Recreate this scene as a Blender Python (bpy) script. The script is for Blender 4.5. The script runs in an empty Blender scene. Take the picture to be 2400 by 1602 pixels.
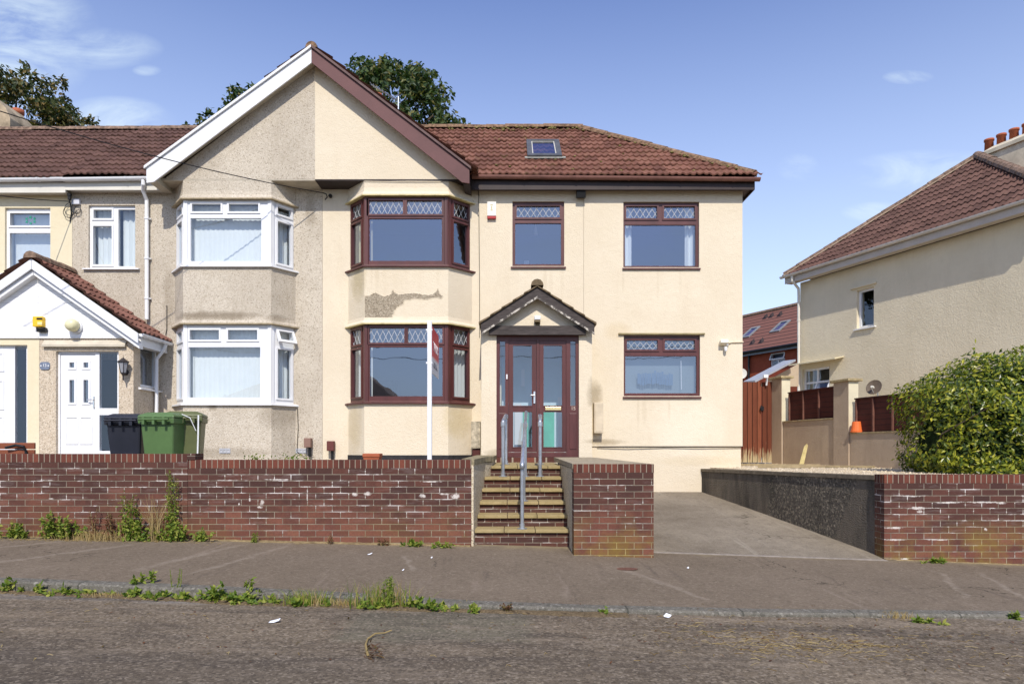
import bpy, bmesh, math, random
from mathutils import Vector, Matrix
random.seed(11)
R = math.radians
S = bpy.context.scene
COL = S.collection
# ------------------------------------------------------------------ camera, world, sun, exposure
F, CX, HY, ZC = 1600.0, 1200.0, 1050.0, 1.45      # focal length in photo pixels, principal column, horizon row, eye height
cam_d = bpy.data.cameras.new('camera')
cam = bpy.data.objects.new('camera', cam_d); COL.objects.link(cam)
cam.location = (0, 0, ZC); cam.rotation_euler = (R(90), 0, 0)
cam_d.sensor_width = 36; cam_d.lens = 36 * F / 2400
cam_d.shift_y = (HY - 801) / 2400
cam_d.clip_start = .05; cam_d.clip_end = 3000
S.camera = cam
SUN_EL, SUN_AZ = 44.0, 2.5                         # height, degrees to the right of straight behind the camera
sd = bpy.data.lights.new('sun', 'SUN'); sun = bpy.data.objects.new('sun', sd); COL.objects.link(sun)
sd.energy = 4.3; sd.angle = R(.5); sd.color = (1, .93, .82)
to_sun = Vector((math.sin(R(SUN_AZ)) * math.cos(R(SUN_EL)), -math.cos(R(SUN_AZ)) * math.cos(R(SUN_EL)), math.sin(R(SUN_EL))))
sun.rotation_euler = to_sun.to_track_quat('Z', 'Y').to_euler(); sun.location = (0, -10, 30)
S.view_settings.view_transform = 'Standard'; S.view_settings.look = 'None'
S.view_settings.exposure = 0.08; S.view_settings.gamma = 1
S.render.engine = 'CYCLES'
S.cycles.caustics_reflective = False; S.cycles.caustics_refractive = False

W = bpy.data.worlds.new('World'); S.world = W; W.use_nodes = True
wt = W.node_tree; wt.nodes.clear()
def wn(t, **k):
    n = wt.nodes.new(t)
    for a, b in k.items(): setattr(n, a, b)
    return n
def wmath(op, a, b=None, clamp=False):
    n = wn('ShaderNodeMath', operation=op, use_clamp=clamp)
    for i, v in enumerate((a, b)):
        if v is None: continue
        if isinstance(v, (int, float)): n.inputs[i].default_value = v
        else: wt.links.new(v, n.inputs[i])
    return n.outputs[0]
sky = wn('ShaderNodeTexSky', sky_type='NISHITA', sun_disc=False)
sky.sun_elevation = R(SUN_EL); sky.sun_rotation = R(180 - SUN_AZ)
sky.altitude = 50; sky.air_density = 1.0; sky.dust_density = .8; sky.ozone_density = 2.2
tc = wn('ShaderNodeTexCoord'); sep = wn('ShaderNodeSeparateXYZ'); wt.links.new(tc.outputs['Generated'], sep.inputs[0])
ysafe = wmath('MAXIMUM', wmath('ABSOLUTE', sep.outputs[1]), .05)
ca = wmath('DIVIDE', sep.outputs[0], ysafe); cb = wmath('DIVIDE', sep.outputs[2], ysafe)
comb = wn('ShaderNodeCombineXYZ'); wt.links.new(ca, comb.inputs[0]); wt.links.new(cb, comb.inputs[1])
mp = wn('ShaderNodeMapping'); mp.inputs['Scale'].default_value = (4.5, 11, 1); mp.inputs['Rotation'].default_value = (0, 0, R(14))
wt.links.new(comb.outputs[0], mp.inputs[0])
cn = wn('ShaderNodeTexNoise'); cn.inputs['Scale'].default_value = 1.6; cn.inputs['Detail'].default_value = 9; cn.inputs['Roughness'].default_value = .62
cn.inputs['Distortion'].default_value = .6
wt.links.new(mp.outputs[0], cn.inputs['Vector'])
mask = None                                         # where the sky has its few wisps
for (a0, b0, ra, rb, w) in ((-.79, .60, .17, .115, 1.1), (-.62, .585, .10, .03, .75), (-.585, .478, .085, .035, .95), (-.535, .553, .02, .008, .6),
                            (.62, .405, .13, .03, .75), (.58, .543, .035, .010, .9), (.535, .345, .05, .015, .8), (.42, .41, .03, .02, .45), (-1.1, .4, .3, .12, 1), (1.1, .5, .3, .1, 1)):
    da = wmath('DIVIDE', wmath('SUBTRACT', ca, a0), ra); db = wmath('DIVIDE', wmath('SUBTRACT', cb, b0), rb)
    r2 = wmath('ADD', wmath('MULTIPLY', da, da), wmath('MULTIPLY', db, db))
    m = wmath('MULTIPLY', wmath('SUBTRACT', 1.25, r2, True), w)
    mask = m if mask is None else wmath('MAXIMUM', mask, m)
mask = wmath('MAXIMUM', mask, wmath('MULTIPLY', wmath('LESS_THAN', sep.outputs[1], -.05), .42))  # extra wisps behind the camera, added so the panes mirror some cloud
cf = wmath('MULTIPLY', wmath('SUBTRACT', cn.outputs[0], .36), 3.2, True)
cf = wmath('MULTIPLY', wmath('MULTIPLY', cf, mask), .72, True)
tint = wn('ShaderNodeMix', data_type='RGBA', blend_type='MULTIPLY'); tint.inputs[0].default_value = 1
wt.links.new(sky.outputs[0], tint.inputs[6]); tint.inputs[7].default_value = (.97, 1.02, 1.42, 1)
mixc = wn('ShaderNodeMix', data_type='RGBA'); wt.links.new(cf, mixc.inputs[0])
el = wmath('POWER', wmath('SUBTRACT', 1, wmath('MULTIPLY', wmath('MAXIMUM', sep.outputs[2], 0), 1.56), True), 1.3)
hz = wn('ShaderNodeMix', data_type='RGBA'); wt.links.new(wmath('MULTIPLY', el, .95), hz.inputs[0]); wt.links.new(tint.outputs[2], hz.inputs[6]); hz.inputs[7].default_value = (7.0, 8.3, 9.7, 1)
wt.links.new(hz.outputs[2], mixc.inputs[6]); mixc.inputs[7].default_value = (6.2, 7.3, 7.9, 1)
bg = wn('ShaderNodeBackground'); bg.inputs[1].default_value = .13
wt.links.new(mixc.outputs[2], bg.inputs[0])
wo = wn('ShaderNodeOutputWorld'); wt.links.new(bg.outputs[0], wo.inputs[0])

# ------------------------------------------------------------------ geometry helpers
def P(px, py, d): return Vector(((px - CX) * d / F, d, ZC + (HY - py) * d / F))
def X(px, d): return (px - CX) * d / F
def Z(py, d): return ZC + (HY - py) * d / F
ORG = {}
class MB:
    """collects shapes in world coordinates; build() links them as ONE mesh object"""
    def __init__(s): s.v = []; s.f = []
    def add(s, vs, fs):
        b = len(s.v); s.v += [tuple(v) for v in vs]; s.f += [tuple(i + b for i in f) for f in fs]; return s
    def box(s, x0, x1, y0, y1, z0, z1):
        return s.add([(x0,y0,z0),(x1,y0,z0),(x1,y1,z0),(x0,y1,z0),(x0,y0,z1),(x1,y0,z1),(x1,y1,z1),(x0,y1,z1)],
                     [(0,3,2,1),(4,5,6,7),(0,1,5,4),(1,2,6,5),(2,3,7,6),(3,0,4,7)])
    def obox(s, O, a, b, c):                        # box from a corner and three edge vectors
        O, a, b, c = map(Vector, (O, a, b, c))
        return s.add([O, O+a, O+a+b, O+b, O+c, O+a+c, O+a+b+c, O+b+c],
                     [(0,3,2,1),(4,5,6,7),(0,1,5,4),(1,2,6,5),(2,3,7,6),(3,0,4,7)])
    def prism(s, pts, ext):
        n = len(pts); pts = [Vector(p) for p in pts]; e = Vector(ext)
        return s.add(pts + [p + e for p in pts], [tuple(range(n))[::-1], tuple(range(n, 2*n))] + [(i, (i+1) % n, n + (i+1) % n, n + i) for i in range(n)])
    def quad(s, *p): return s.add(p, [tuple(range(len(p)))])
    def tube(s, pts, r, n=8, r1=None, cap=True):
        pts = [Vector(p) for p in pts]; m = len(pts); vs = []
        t0 = (pts[1] - pts[0]).normalized()
        a = t0.cross(Vector((0, 0, 1)))
        if a.length < .05: a = t0.cross(Vector((1, 0, 0)))
        a.normalize()
        for i, p in enumerate(pts):
            t = (pts[min(i+1, m-1)] - pts[max(i-1, 0)]).normalized()
            a = (a - t * a.dot(t)).normalized(); b = t.cross(a)
            rr = r if r1 is None else r + (r1 - r) * i / (m - 1)
            vs += [p + (a * math.cos(2*math.pi*k/n) + b * math.sin(2*math.pi*k/n)) * rr for k in range(n)]
        fs = [(i*n+k, i*n+(k+1) % n, (i+1)*n+(k+1) % n, (i+1)*n+k) for i in range(m-1) for k in range(n)]
        if cap: fs += [tuple(range(n))[::-1], tuple(range((m-1)*n, m*n))]
        return s.add(vs, fs)
    def lathe(s, c, prof, n=16, axis=(0, 0, 1)):    # prof: (radius, height along the axis)
        c = Vector(c); ax = Vector(axis).normalized(); a = ax.cross(Vector((0, 1, 0)))
        if a.length < .05: a = ax.cross(Vector((1, 0, 0)))
        a.normalize(); b = ax.cross(a); vs = []
        for (r, h) in prof: vs += [c + ax*h + (a*math.cos(2*math.pi*k/n) + b*math.sin(2*math.pi*k/n))*max(r, 1e-4) for k in range(n)]
        m = len(prof)
        return s.add(vs, [(i*n+k, i*n+(k+1) % n, (i+1)*n+(k+1) % n, (i+1)*n+k) for i in range(m-1) for k in range(n)] + [tuple(range(n))[::-1], tuple(range((m-1)*n, m*n))])
    def plate(s, O, u, v, nrm, W_, H_, holes=(), t=.05):
        """flat plate with rectangular holes; holes = (u0,u1,v0,v1); front face at O, back at O - nrm*t"""
        O, u, v, nrm = map(Vector, (O, u, v, nrm))
        us = sorted({0, W_} | {h[0] for h in holes} | {h[1] for h in holes}); vs_ = sorted({0, H_} | {h[2] for h in holes} | {h[3] for h in holes})
        us = [x for x in us if -1e-6 <= x <= W_+1e-6]; vs_ = [x for x in vs_ if -1e-6 <= x <= H_+1e-6]
        nu, nv = len(us)-1, len(vs_)-1
        def solid(i, j):
            if i < 0 or j < 0 or i >= nu or j >= nv: return False
            cu, cv = (us[i]+us[i+1])/2, (vs_[j]+vs_[j+1])/2
            return not any(h[0] < cu < h[1] and h[2] < cv < h[3] for h in holes)
        pt = lambda i, j, k: O + u*us[i] + v*vs_[j] - nrm*(t*k)
        for i in range(nu):
            for j in range(nv):
                if not solid(i, j): continue
                s.quad(pt(i,j,0), pt(i+1,j,0), pt(i+1,j+1,0), pt(i,j+1,0)); s.quad(pt(i,j,1), pt(i,j+1,1), pt(i+1,j+1,1), pt(i+1,j,1))
                if not solid(i-1, j): s.quad(pt(i,j,0), pt(i,j+1,0), pt(i,j+1,1), pt(i,j,1))
                if not solid(i+1, j): s.quad(pt(i+1,j,0), pt(i+1,j,1), pt(i+1,j+1,1), pt(i+1,j+1,0))
                if not solid(i, j-1): s.quad(pt(i,j,0), pt(i,j,1), pt(i+1,j,1), pt(i+1,j,0))
                if not solid(i, j+1): s.quad(pt(i,j+1,0), pt(i+1,j+1,0), pt(i+1,j+1,1), pt(i,j+1,1))
        return s
    def build(s, name, mat, parent=None, smooth=False, recalc=True, origin=None, merge=False, bevel=0):
        if parent is not None: o0 = ORG[parent.name]
        elif origin is not None: o0 = Vector(origin)
        else:
            xs, ys, zs = zip(*s.v); o0 = Vector(((min(xs)+max(xs))/2, (min(ys)+max(ys))/2, min(zs)))
        me = bpy.data.meshes.new(name)
        me.from_pydata([(a-o0.x, b-o0.y, c-o0.z) for a, b, c in s.v], [], s.f)
        if recalc or merge or bevel:
            bm = bmesh.new(); bm.from_mesh(me)
            if merge or bevel: bmesh.ops.remove_doubles(bm, verts=bm.verts, dist=1e-5)
            if recalc: bmesh.ops.recalc_face_normals(bm, faces=bm.faces)
            if bevel: bmesh.ops.bevel(bm, geom=[e for e in bm.edges if len(e.link_faces) == 2 and e.calc_face_angle() > .6], offset=bevel, segments=2, affect='EDGES', profile=.5)
            bm.to_mesh(me); bm.free()
        return link(name, me, mat, parent, o0, smooth)
def link(name, me, mat, parent, o0, smooth=False):
    if mat is not None: me.materials.append(mat)
    if smooth: me.polygons.foreach_set('use_smooth', [True]*len(me.polygons))
    ob = bpy.data.objects.new(name, me); COL.objects.link(ob); ORG[ob.name] = Vector(o0)
    if parent is not None: ob.parent = parent
    else: ob.location = o0
    return ob
def thing(name, label, cat, loc, group=None):
    o = bpy.data.objects.new(name, None); COL.objects.link(o); o.location = loc; ORG[o.name] = Vector(loc); o.empty_display_size = .1
    return tag(o, label, cat, group)
def tag(o, label, cat, group=None):
    o['label'] = label; o['category'] = cat
    if group: o['group'] = group
    return o
def struct(o): o['kind'] = 'structure'; return o

# ------------------------------------------------------------------ material helpers
class Mat:
    def __init__(s, name, col=(.5, .5, .5), rough=.7, spec=.3, metal=0):
        s.m = bpy.data.materials.new(name); s.m.use_nodes = True; s.t = s.m.node_tree
        s.b = s.t.nodes['Principled BSDF']; s.b.inputs['Base Color'].default_value = (*col, 1)
        s.b.inputs['Roughness'].default_value = rough; s.b.inputs['Specular IOR Level'].default_value = spec; s.b.inputs['Metallic'].default_value = metal
        g = s.n('ShaderNodeNewGeometry'); s.pos = g.outputs['Position']; s.isl = g.outputs['Random Per Island']; s.nor = g.outputs['Normal']; s.h = None
    def n(s, t, **k):
        n = s.t.nodes.new(t)
        for a, b in k.items(): setattr(n, a, b)
        return n
    def put(s, sock, v):
        if v is None: return
        if isinstance(v, (int, float)): sock.default_value = v
        elif isinstance(v, tuple): sock.default_value = (*v, 1) if (len(v) == 3 and sock.type == 'RGBA') else v
        else: s.t.links.new(v, sock)
    def math(s, op, a, b=None, clamp=False):
        n = s.n('ShaderNodeMath', operation=op, use_clamp=clamp); s.put(n.inputs[0], a); s.put(n.inputs[1], b); return n.outputs[0]
    def map(s, scale=(1, 1, 1), rot=(0, 0, 0), loc=(0, 0, 0), vec=None):
        n = s.n('ShaderNodeMapping'); n.inputs['Scale'].default_value = scale; n.inputs['Rotation'].default_value = rot; n.inputs['Location'].default_value = loc
        s.t.links.new(vec or s.pos, n.inputs[0]); return n.outputs[0]
    def noise(s, scale=5, detail=4, rough=.55, vec=None, dist=0):
        n = s.n('ShaderNodeTexNoise'); n.inputs['Scale'].default_value = scale; n.inputs['Detail'].default_value = detail; n.inputs['Roughness'].default_value = rough
        n.inputs['Distortion'].default_value = dist; s.t.links.new(vec or s.pos, n.inputs['Vector']); return n.outputs[0]
    def voro(s, scale=30, vec=None, feature='F1', out='Color'):
        n = s.n('ShaderNodeTexVoronoi', feature=feature); n.inputs['Scale'].default_value = scale; s.t.links.new(vec or s.pos, n.inputs['Vector']); return n.outputs[out]
    def ramp(s, fac, stops):
        n = s.n('ShaderNodeValToRGB'); s.put(n.inputs[0], fac); e = n.color_ramp.elements
        while len(e) < len(stops): e.new(.5)
        for i, (p, c) in enumerate(stops):
            e[i].position = p; e[i].color = (*c, 1) if isinstance(c, tuple) else (c, c, c, 1)
        return n.outputs[0]
    def mr(s, v, a, b, c=0, d=1):
        n = s.n('ShaderNodeMapRange'); s.put(n.inputs[0], v)
        for i, x in enumerate((a, b, c, d)): n.inputs[i+1].default_value = x
        return n.outputs[0]
    def mix(s, fac, a, b, mode='MIX'):
        n = s.n('ShaderNodeMix', data_type='RGBA', blend_type=mode); s.put(n.inputs[0], fac); s.put(n.inputs[6], a); s.put(n.inputs[7], b); return n.outputs[2]
    def sep(s, vec=None):
        n = s.n('ShaderNodeSeparateXYZ'); s.t.links.new(vec or s.pos, n.inputs[0]); return n.outputs
    def comb(s, x=0, y=0, z=0):
        n = s.n('ShaderNodeCombineXYZ'); s.put(n.inputs[0], x); s.put(n.inputs[1], y); s.put(n.inputs[2], z); return n.outputs[0]
    def color(s, c): s.put(s.b.inputs['Base Color'], c); return s
    def bump(s, h, strength=.5, dist=.01):
        n = s.n('ShaderNodeBump'); n.inputs['Strength'].default_value = strength; n.inputs['Distance'].default_value = dist; s.put(n.inputs['Height'], h)
        if s.h is not None: s.t.links.new(s.h, n.inputs['Normal'])
        s.h = n.outputs[0]; s.put(s.b.inputs['Normal'], s.h); return s
    def rough(s, v): s.put(s.b.inputs['Roughness'], v); return s

def simple(name, col, rough=.5, var=.12, scale=6, spec=.3, metal=0, bump=0, bscale=60, stretch=(1, 1, 1)):
    k = Mat(name, col, rough, spec, metal)
    n = k.noise(scale, 6, .65, k.map(stretch))
    k.color(k.mix(k.mr(n, .3, .7), tuple(c*(1-var) for c in col), tuple(min(1, c*(1+var)) for c in col)))
    if bump: k.bump(k.noise(bscale, 4, .6, k.map(stretch)), bump, .004)
    return k.m

def pebbledash(name, cols, grime=.5):
    k = Mat(name, rough=.9, spec=.15)
    v = k.voro(62); sx = k.sep(v)
    c = k.ramp(sx[0], [(0, cols[0]), (.22, cols[1]), (.6, cols[2]), (1, cols[3])])
    c = k.mix(k.mr(sx[1], .90, .97, 0, .8), c, (.27, .225, .17))
    big = k.noise(.9, 5, .6); c = k.mix(k.mr(big, .42, .75, 0, .55*grime), c, (.30, .25, .19))
    stk = k.noise(1.6, 5, .7, k.map((2.4, 2.4, .35))); c = k.mix(k.mr(stk, .5, .8, 0, .4*grime), c, (.33, .27, .2))
    k.color(c); k.bump(k.voro(70, out='Distance'), .6, .010); return k
def render_wall(name, a, b, stain, rough_scale=58, bstr=.85):
    k = Mat(name, rough=.92, spec=.12)
    c = k.mix(k.mr(k.noise(1.1, 6, .65), .3, .72), a, b)
    c = k.mix(k.mr(k.noise(26, 4, .7), .35, .75, 0, .16), c, stain)
    c = k.mix(k.mr(k.noise(1.3, 6, .72, k.map((2.2, 2.2, .4))), .52, .82, 0, .42), c, stain)
    k.color(c); k.bump(k.noise(rough_scale, 5, .6), bstr, .012); k.bump(k.noise(12, 3, .5), .25, .02); return k
M = {}
kpb = pebbledash('pebbledash', ((.44, .38, .30), (.525, .465, .375), (.555, .495, .405), (.62, .565, .475)), .8)
M['pebble'] = kpb.m
k = render_wall('cream_render', (.672, .583, .442), (.722, .640, .498), (.57, .47, .33))
xyz = k.sep()                                       # algae under the sills and at the porch corner
cc0 = k.b.inputs['Base Color'].links[0].from_socket
def blot(k, c, p, rx, rz, col, amt, ns=5):                 # a soft-edged stain on a wall
    q = k.sep(); n_ = k.math('MULTIPLY', k.math('SUBTRACT', k.noise(ns, 6, .7), .5), 1.6 if ns < 9 else 4.2)
    a = k.math('DIVIDE', k.math('SUBTRACT', q[0], p.x), rx); b = k.math('DIVIDE', k.math('SUBTRACT', q[2], p.z), rz)
    r = k.math('ADD', k.math('ADD', k.math('MULTIPLY', a, a), k.math('MULTIPLY', b, b)), n_)
    return k.mix(k.mr(r, 1, .1, 0, amt), c, col)
for px_, py_, rx_, rz_, col_, am_ in ((1392, 925, .22, .35, (.22, .17, .10), .6), (1415, 1035, .5, .07, (.28, .22, .13), .6), (842, 660, .20, .45, (.42, .34, .18), .55), (1072, 985, .30, .40, (.55, .44, .24), .6), (1620, 1000, .8, .7, (.80, .72, .58), .5), (1165, 1060, .25, .08, (.36, .30, .2), .6), (830, 1000, .2, .5, (.52, .42, .24), .5), (1450, 770, .3, .2, (.6, .48, .3), .4), (1650, 1080, .9, .12, (.60, .50, .34), .5)):
    cc0 = blot(k, cc0, P(px_, py_, 12.7), rx_, rz_, col_, am_)
rs_ = random.Random(5)
for (xa, xb, yy) in ((1200, 1325, 640), (1460, 1640, 640), (1460, 1640, 942), (850, 1052, 632), (850, 1052, 950)):
    for q_ in range(3): cc0 = blot(k, cc0, P(rs_.uniform(xa, xb), yy+18, 12.8), rs_.uniform(.025, .06), rs_.uniform(.22, .42), (.48, .39, .26), rs_.uniform(.12, .26))
k.color(cc0)
M['cream'] = k.m
cp = kpb.b.inputs['Base Color'].links[0].from_socket
for px_, py_, rx_, rz_, am_ in ((520, 745, .95, .10, .75), (655, 750, .2, .10, .6), (510, 955, .12, .08, .6), (650, 975, .35, .3, .35), (385, 700, .15, .7, .4), (540, 1060, .9, .12, .4), (720, 480, .12, .5, .35)):
    cp = blot(kpb, cp, P(px_, py_, 12.7), rx_, rz_, (.20, .16, .11), am_)
kpb.color(cp)
M['cream_yellow'] = render_wall('yellow_cream_render', (.68, .60, .42), (.71, .64, .47), (.58, .49, .33), 60, .3).m
M['right_render'] = render_wall('grey_buff_roughcast', (.64, .565, .41), (.73, .65, .485), (.53, .46, .33), 30, .8).m
M['low_wall'] = render_wall('weathered_buff_render', (.40, .31, .23), (.50, .40, .29), (.22, .17, .12), 60, .7).m
M['step_render'] = pebbledash('cheek_render', ((.30, .25, .17), (.5, .43, .30), (.60, .52, .38), (.72, .64, .5)), 1).m
M['bare_patch'] = pebbledash('exposed_pebbledash', ((.18, .15, .105), (.27, .225, .16), (.34, .285, .21), (.46, .40, .31)), .3).m
M['white'] = simple('white_upvc', (.74, .75, .77), .35, .03, 3)
M['white_clad'] = simple('white_cladding', (.72, .73, .75), .4, .04, 2)
M['whitegrey'] = simple('grey_white_soffit', (.62, .60, .54), .6, .08, 3)
M['sofbeige'] = simple('weathered_soffit', (.50, .45, .36), .7, .2, 4)
M['brown'] = simple('brown_upvc', (.088, .027, .025), .38, .3, 5, .45, 0, .12, 30, (1, 1, .15))
M['brown_barge'] = simple('brown_bargeboard', (.115, .047, .046), .55, .15, 2, .3)
M['brown_dark'] = simple('dark_brown_fascia', (.030, .018, .016), .45, .3, 3)
M['gutter_brown'] = simple('brown_gutter', (.20, .095, .075), .5, .25, 4)
M['lead'] = simple('lead_strip', (.60, .61, .62), .5, .1, 20)
M['dark'] = simple('black_plastic', (.012, .012, .013), .4, .2, 5)
M['galv'] = simple('galvanised_steel', (.46, .49, .53), .38, .22, 12, .5, .75)
M['charcoal'] = simple('weathered_dark_timber', (.060, .050, .047), .75, .45, 7, .2, 0, .5, 40, (1, 1, 6))
M['curtain'] = simple('white_blind_fabric', (.80, .82, .80), .9, .03, 4)
M['curtain_yellow'] = simple('yellow_curtain_fabric', (.60, .55, .36), .9, .06, 4)
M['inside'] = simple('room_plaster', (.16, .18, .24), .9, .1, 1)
M['inside_pale'] = simple('hall_plaster', (.60, .72, .80), .9, .1, 1)
M['terracotta'] = simple('terracotta', (.36, .10, .045), .75, .12, 12)
M['orange'] = simple('orange_plastic', (.75, .16, .04), .5, .06, 5)
M['timber'] = simple('old_timber', (.33, .26, .15), .85, .25, 6, .15, 0, .4, 30, (1, 1, .2))

def glass(name, fac=.16, tint=(.86, .90, .93)):
    m = bpy.data.materials.new(name); m.use_nodes = True; t = m.node_tree; t.nodes.clear()
    lw = t.nodes.new('ShaderNodeLayerWeight'); pw = t.nodes.new('ShaderNodeMath'); pw.operation = 'POWER'; pw.inputs[1].default_value = 4; t.links.new(lw.outputs['Facing'], pw.inputs[0])
    mu = t.nodes.new('ShaderNodeMath'); mu.operation = 'ADD'; mu.inputs[1].default_value = fac; mu.use_clamp = True; t.links.new(pw.outputs[0], mu.inputs[0])
    a = t.nodes.new('ShaderNodeBsdfTransparent'); a.inputs[0].default_value = (*tint, 1)
    b = t.nodes.new('ShaderNodeBsdfGlossy'); b.inputs['Roughness'].default_value = .012; b.inputs[0].default_value = (.74, .84, 1, 1)
    tx = t.nodes.new('ShaderNodeTexNoise'); tx.inputs['Scale'].default_value = 1.7; g = t.nodes.new('ShaderNodeNewGeometry'); t.links.new(g.outputs['Position'], tx.inputs['Vector'])
    bp = t.nodes.new('ShaderNodeBump'); bp.inputs['Strength'].default_value = .05; bp.inputs['Distance'].default_value = .03; t.links.new(tx.outputs[0], bp.inputs['Height']); t.links.new(bp.outputs[0], b.inputs['Normal'])
    mx = t.nodes.new('ShaderNodeMixShader'); t.links.new(mu.outputs[0], mx.inputs[0]); t.links.new(a.outputs[0], mx.inputs[1]); t.links.new(b.outputs[0], mx.inputs[2])
    o = t.nodes.new('ShaderNodeOutputMaterial'); t.links.new(mx.outputs[0], o.inputs[0]); return m
M['glass'] = glass('window_glass', .24)
M['glass_light'] = glass('clear_window_glass', .10)
M['glass_porch'] = glass('porch_glass', .17)

def tiles_mat(name, c0, c1, c2, moss, mossamt, roll):
    k = Mat(name, rough=.85, spec=.2)
    uv = k.n('ShaderNodeUVMap'); uv.uv_map = 'tile'
    sx = k.sep(uv.outputs[0])
    cell = k.comb(k.math('FLOOR', k.math('DIVIDE', sx[0], roll)), k.math('FLOOR', k.math('DIVIDE', sx[1], .3)))
    wn_ = k.n('ShaderNodeTexWhiteNoise', noise_dimensions='2D'); k.t.links.new(cell, wn_.inputs['Vector'])
    c = k.ramp(wn_.outputs[0], [(0, c0), (.5, c1), (1, c2)])
    c = k.mix(k.mr(k.noise(22, 5, .7), .4, .8, 0, .55), c, tuple(x*.45 for x in c0))
    c = k.mix(k.mr(k.noise(5, 6, .75), .55, .72, 0, mossamt), c, moss)
    k.color(c); k.bump(k.noise(60, 4, .6), .3, .006); return k.m
M['tile_red'] = tiles_mat('red_clay_tile', (.140, .062, .044), (.19, .084, .058), (.24, .112, .078), (.155, .115, .05), .7, .24)
M['tile_brown'] = tiles_mat('brown_concrete_tile', (.092, .050, .040), (.12, .065, .052), (.15, .082, .065), (.15, .11, .06), .25, .24)
M['tile_porch'] = tiles_mat('porch_tile', (.13, .060, .045), (.18, .084, .062), (.22, .105, .08), (.13, .11, .07), .3, .2)
M['ridge_red'] = simple('mossy_ridge_tile', (.19, .12, .075), .9, .75, 13, .15, 0, .5, 50)
M['porch_moss'] = simple('mossy_porch_tile', (.155, .115, .070), .9, .45, 9, .15, 0, .6, 40)
M['ridge_brown'] = simple('brown_ridge_tile', (.19, .13, .095), .9, .7, 13, .15, 0, .5, 50)
M['ridge_pale'] = simple('mortar_bedding', (.50, .38, .27), .9, .25, 9, .15, 0, .4, 50)

def brick_mat(name, top_z, base_z, bl=.198, bh=.0745, moss=.3, eff=1.0, off=0, runs=()):
    k = Mat(name, rough=.85, spec=.2)
    p = k.sep(); u = k.math('ADD', k.math('ADD', p[0], p[1]), off)
    vec = k.comb(u, k.math('SUBTRACT', p[2], top_z), 0)
    b = k.n('ShaderNodeTexBrick'); k.t.links.new(vec, b.inputs['Vector'])
    for n_, v in (('Scale', 1), ('Brick Width', bl), ('Row Height', bh), ('Mortar Size', .0048), ('Mortar Smooth', .25), ('Bias', 0)): b.inputs[n_].default_value = v
    b.inputs['Color1'].default_value = (0, 0, 0, 1); b.inputs['Color2'].default_value = (1, 1, 1, 1); b.inputs['Mortar'].default_value = (.5, .5, .5, 1)
    hh = k.mr(p[2], top_z, base_z)                   # the lower courses are a redder, less weathered brick
    hh = k.math('ADD', hh, k.mr(k.noise(2.3, 5, .65), .3, .7, -.35, .35), True)
    dark = k.ramp(b.outputs[0], [(0, (.060, .030, .025)), (.5, (.084, .037, .029)), (1, (.112, .045, .033))])
    red = k.ramp(b.outputs[0], [(0, (.125, .050, .036)), (.5, (.168, .064, .043)), (1, (.21, .085, .056))])
    c = k.mix(k.mr(hh, .3, .85), dark, red)
    c = k.mix(k.mr(k.noise(45, 5, .7), .35, .8, 0, .5), c, (.045, .022, .02))
    gm = k.noise(1.7, 5, .7); mz = k.math('MULTIPLY', k.mr(gm, .42, .62), k.mr(p[2], base_z+.55, base_z, 0, 1))
    c = k.mix(k.math('MULTIPLY', mz, moss, True), c, (.19, .125, .03))
    mort = k.mix(k.mr(k.noise(5, 5, .6), .4, .65), (.17, .138, .105), (.29, .245, .19))
    mort = k.mix(k.math('MULTIPLY', mz, moss+.3, True), mort, (.35, .27, .09))
    c = k.mix(b.outputs[1], c, mort)
    # lime bloom: short pale runs along some bed joints, in a band below the capping
    lime_n = k.noise(1.0, 6, .72, k.map((2.2, 2.2, 14.0), loc=(off*3, 0, 0)))
    band = k.ramp(hh, [(0, 0.0), (.12, 1.0), (.5, .75), (.8, .12), (1, .1)])
    near = k.math('MULTIPLY', k.mr(b.outputs[1], 0, .5, .05, 1), k.mr(lime_n, .53, .57))
    c = k.mix(k.math('MULTIPLY', k.math('MULTIPLY', near, band), eff, True), c, (.72, .68, .64))
    for px_, py_, rx_, rz_ in runs:
        c = blot(k, c, P(px_, py_, 8.18), rx_*1.25 if rx_ > .02 else rx_, rz_*.8, (.70, .66, .61), .75, 26)
    k.color(c); k.bump(k.math('SUBTRACT', 1, b.outputs[1]), .8, .008); k.bump(k.noise(90, 4, .6), .3, .004); return k.m
def soldier_mat(name, pitch=.066, off=0):
    k = Mat(name, rough=.85, spec=.2)
    p = k.sep(); u = k.math('DIVIDE', k.math('ADD', k.math('ADD', p[0], p[1]), off), pitch)
    fr = k.math('FRACT', u); w = k.n('ShaderNodeTexWhiteNoise', noise_dimensions='1D'); k.t.links.new(k.math('FLOOR', u), w.inputs['W'])
    c = k.ramp(w.outputs[0], [(0, (.075, .028, .022)), (.4, (.125, .040, .028)), (1, (.19, .058, .036))])
    c = k.mix(k.mr(k.noise(40, 5, .7), .35, .8, 0, .5), c, (.05, .025, .02))
    jt = k.math('MAXIMUM', k.mr(fr, .90, .95), k.mr(fr, .10, .05))
    c = k.mix(jt, c, (.30, .25, .19)); k.color(c); k.bump(k.math('SUBTRACT', 1, jt), .8, .008); k.bump(k.noise(80, 4), .3, .004); return k.m

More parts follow.
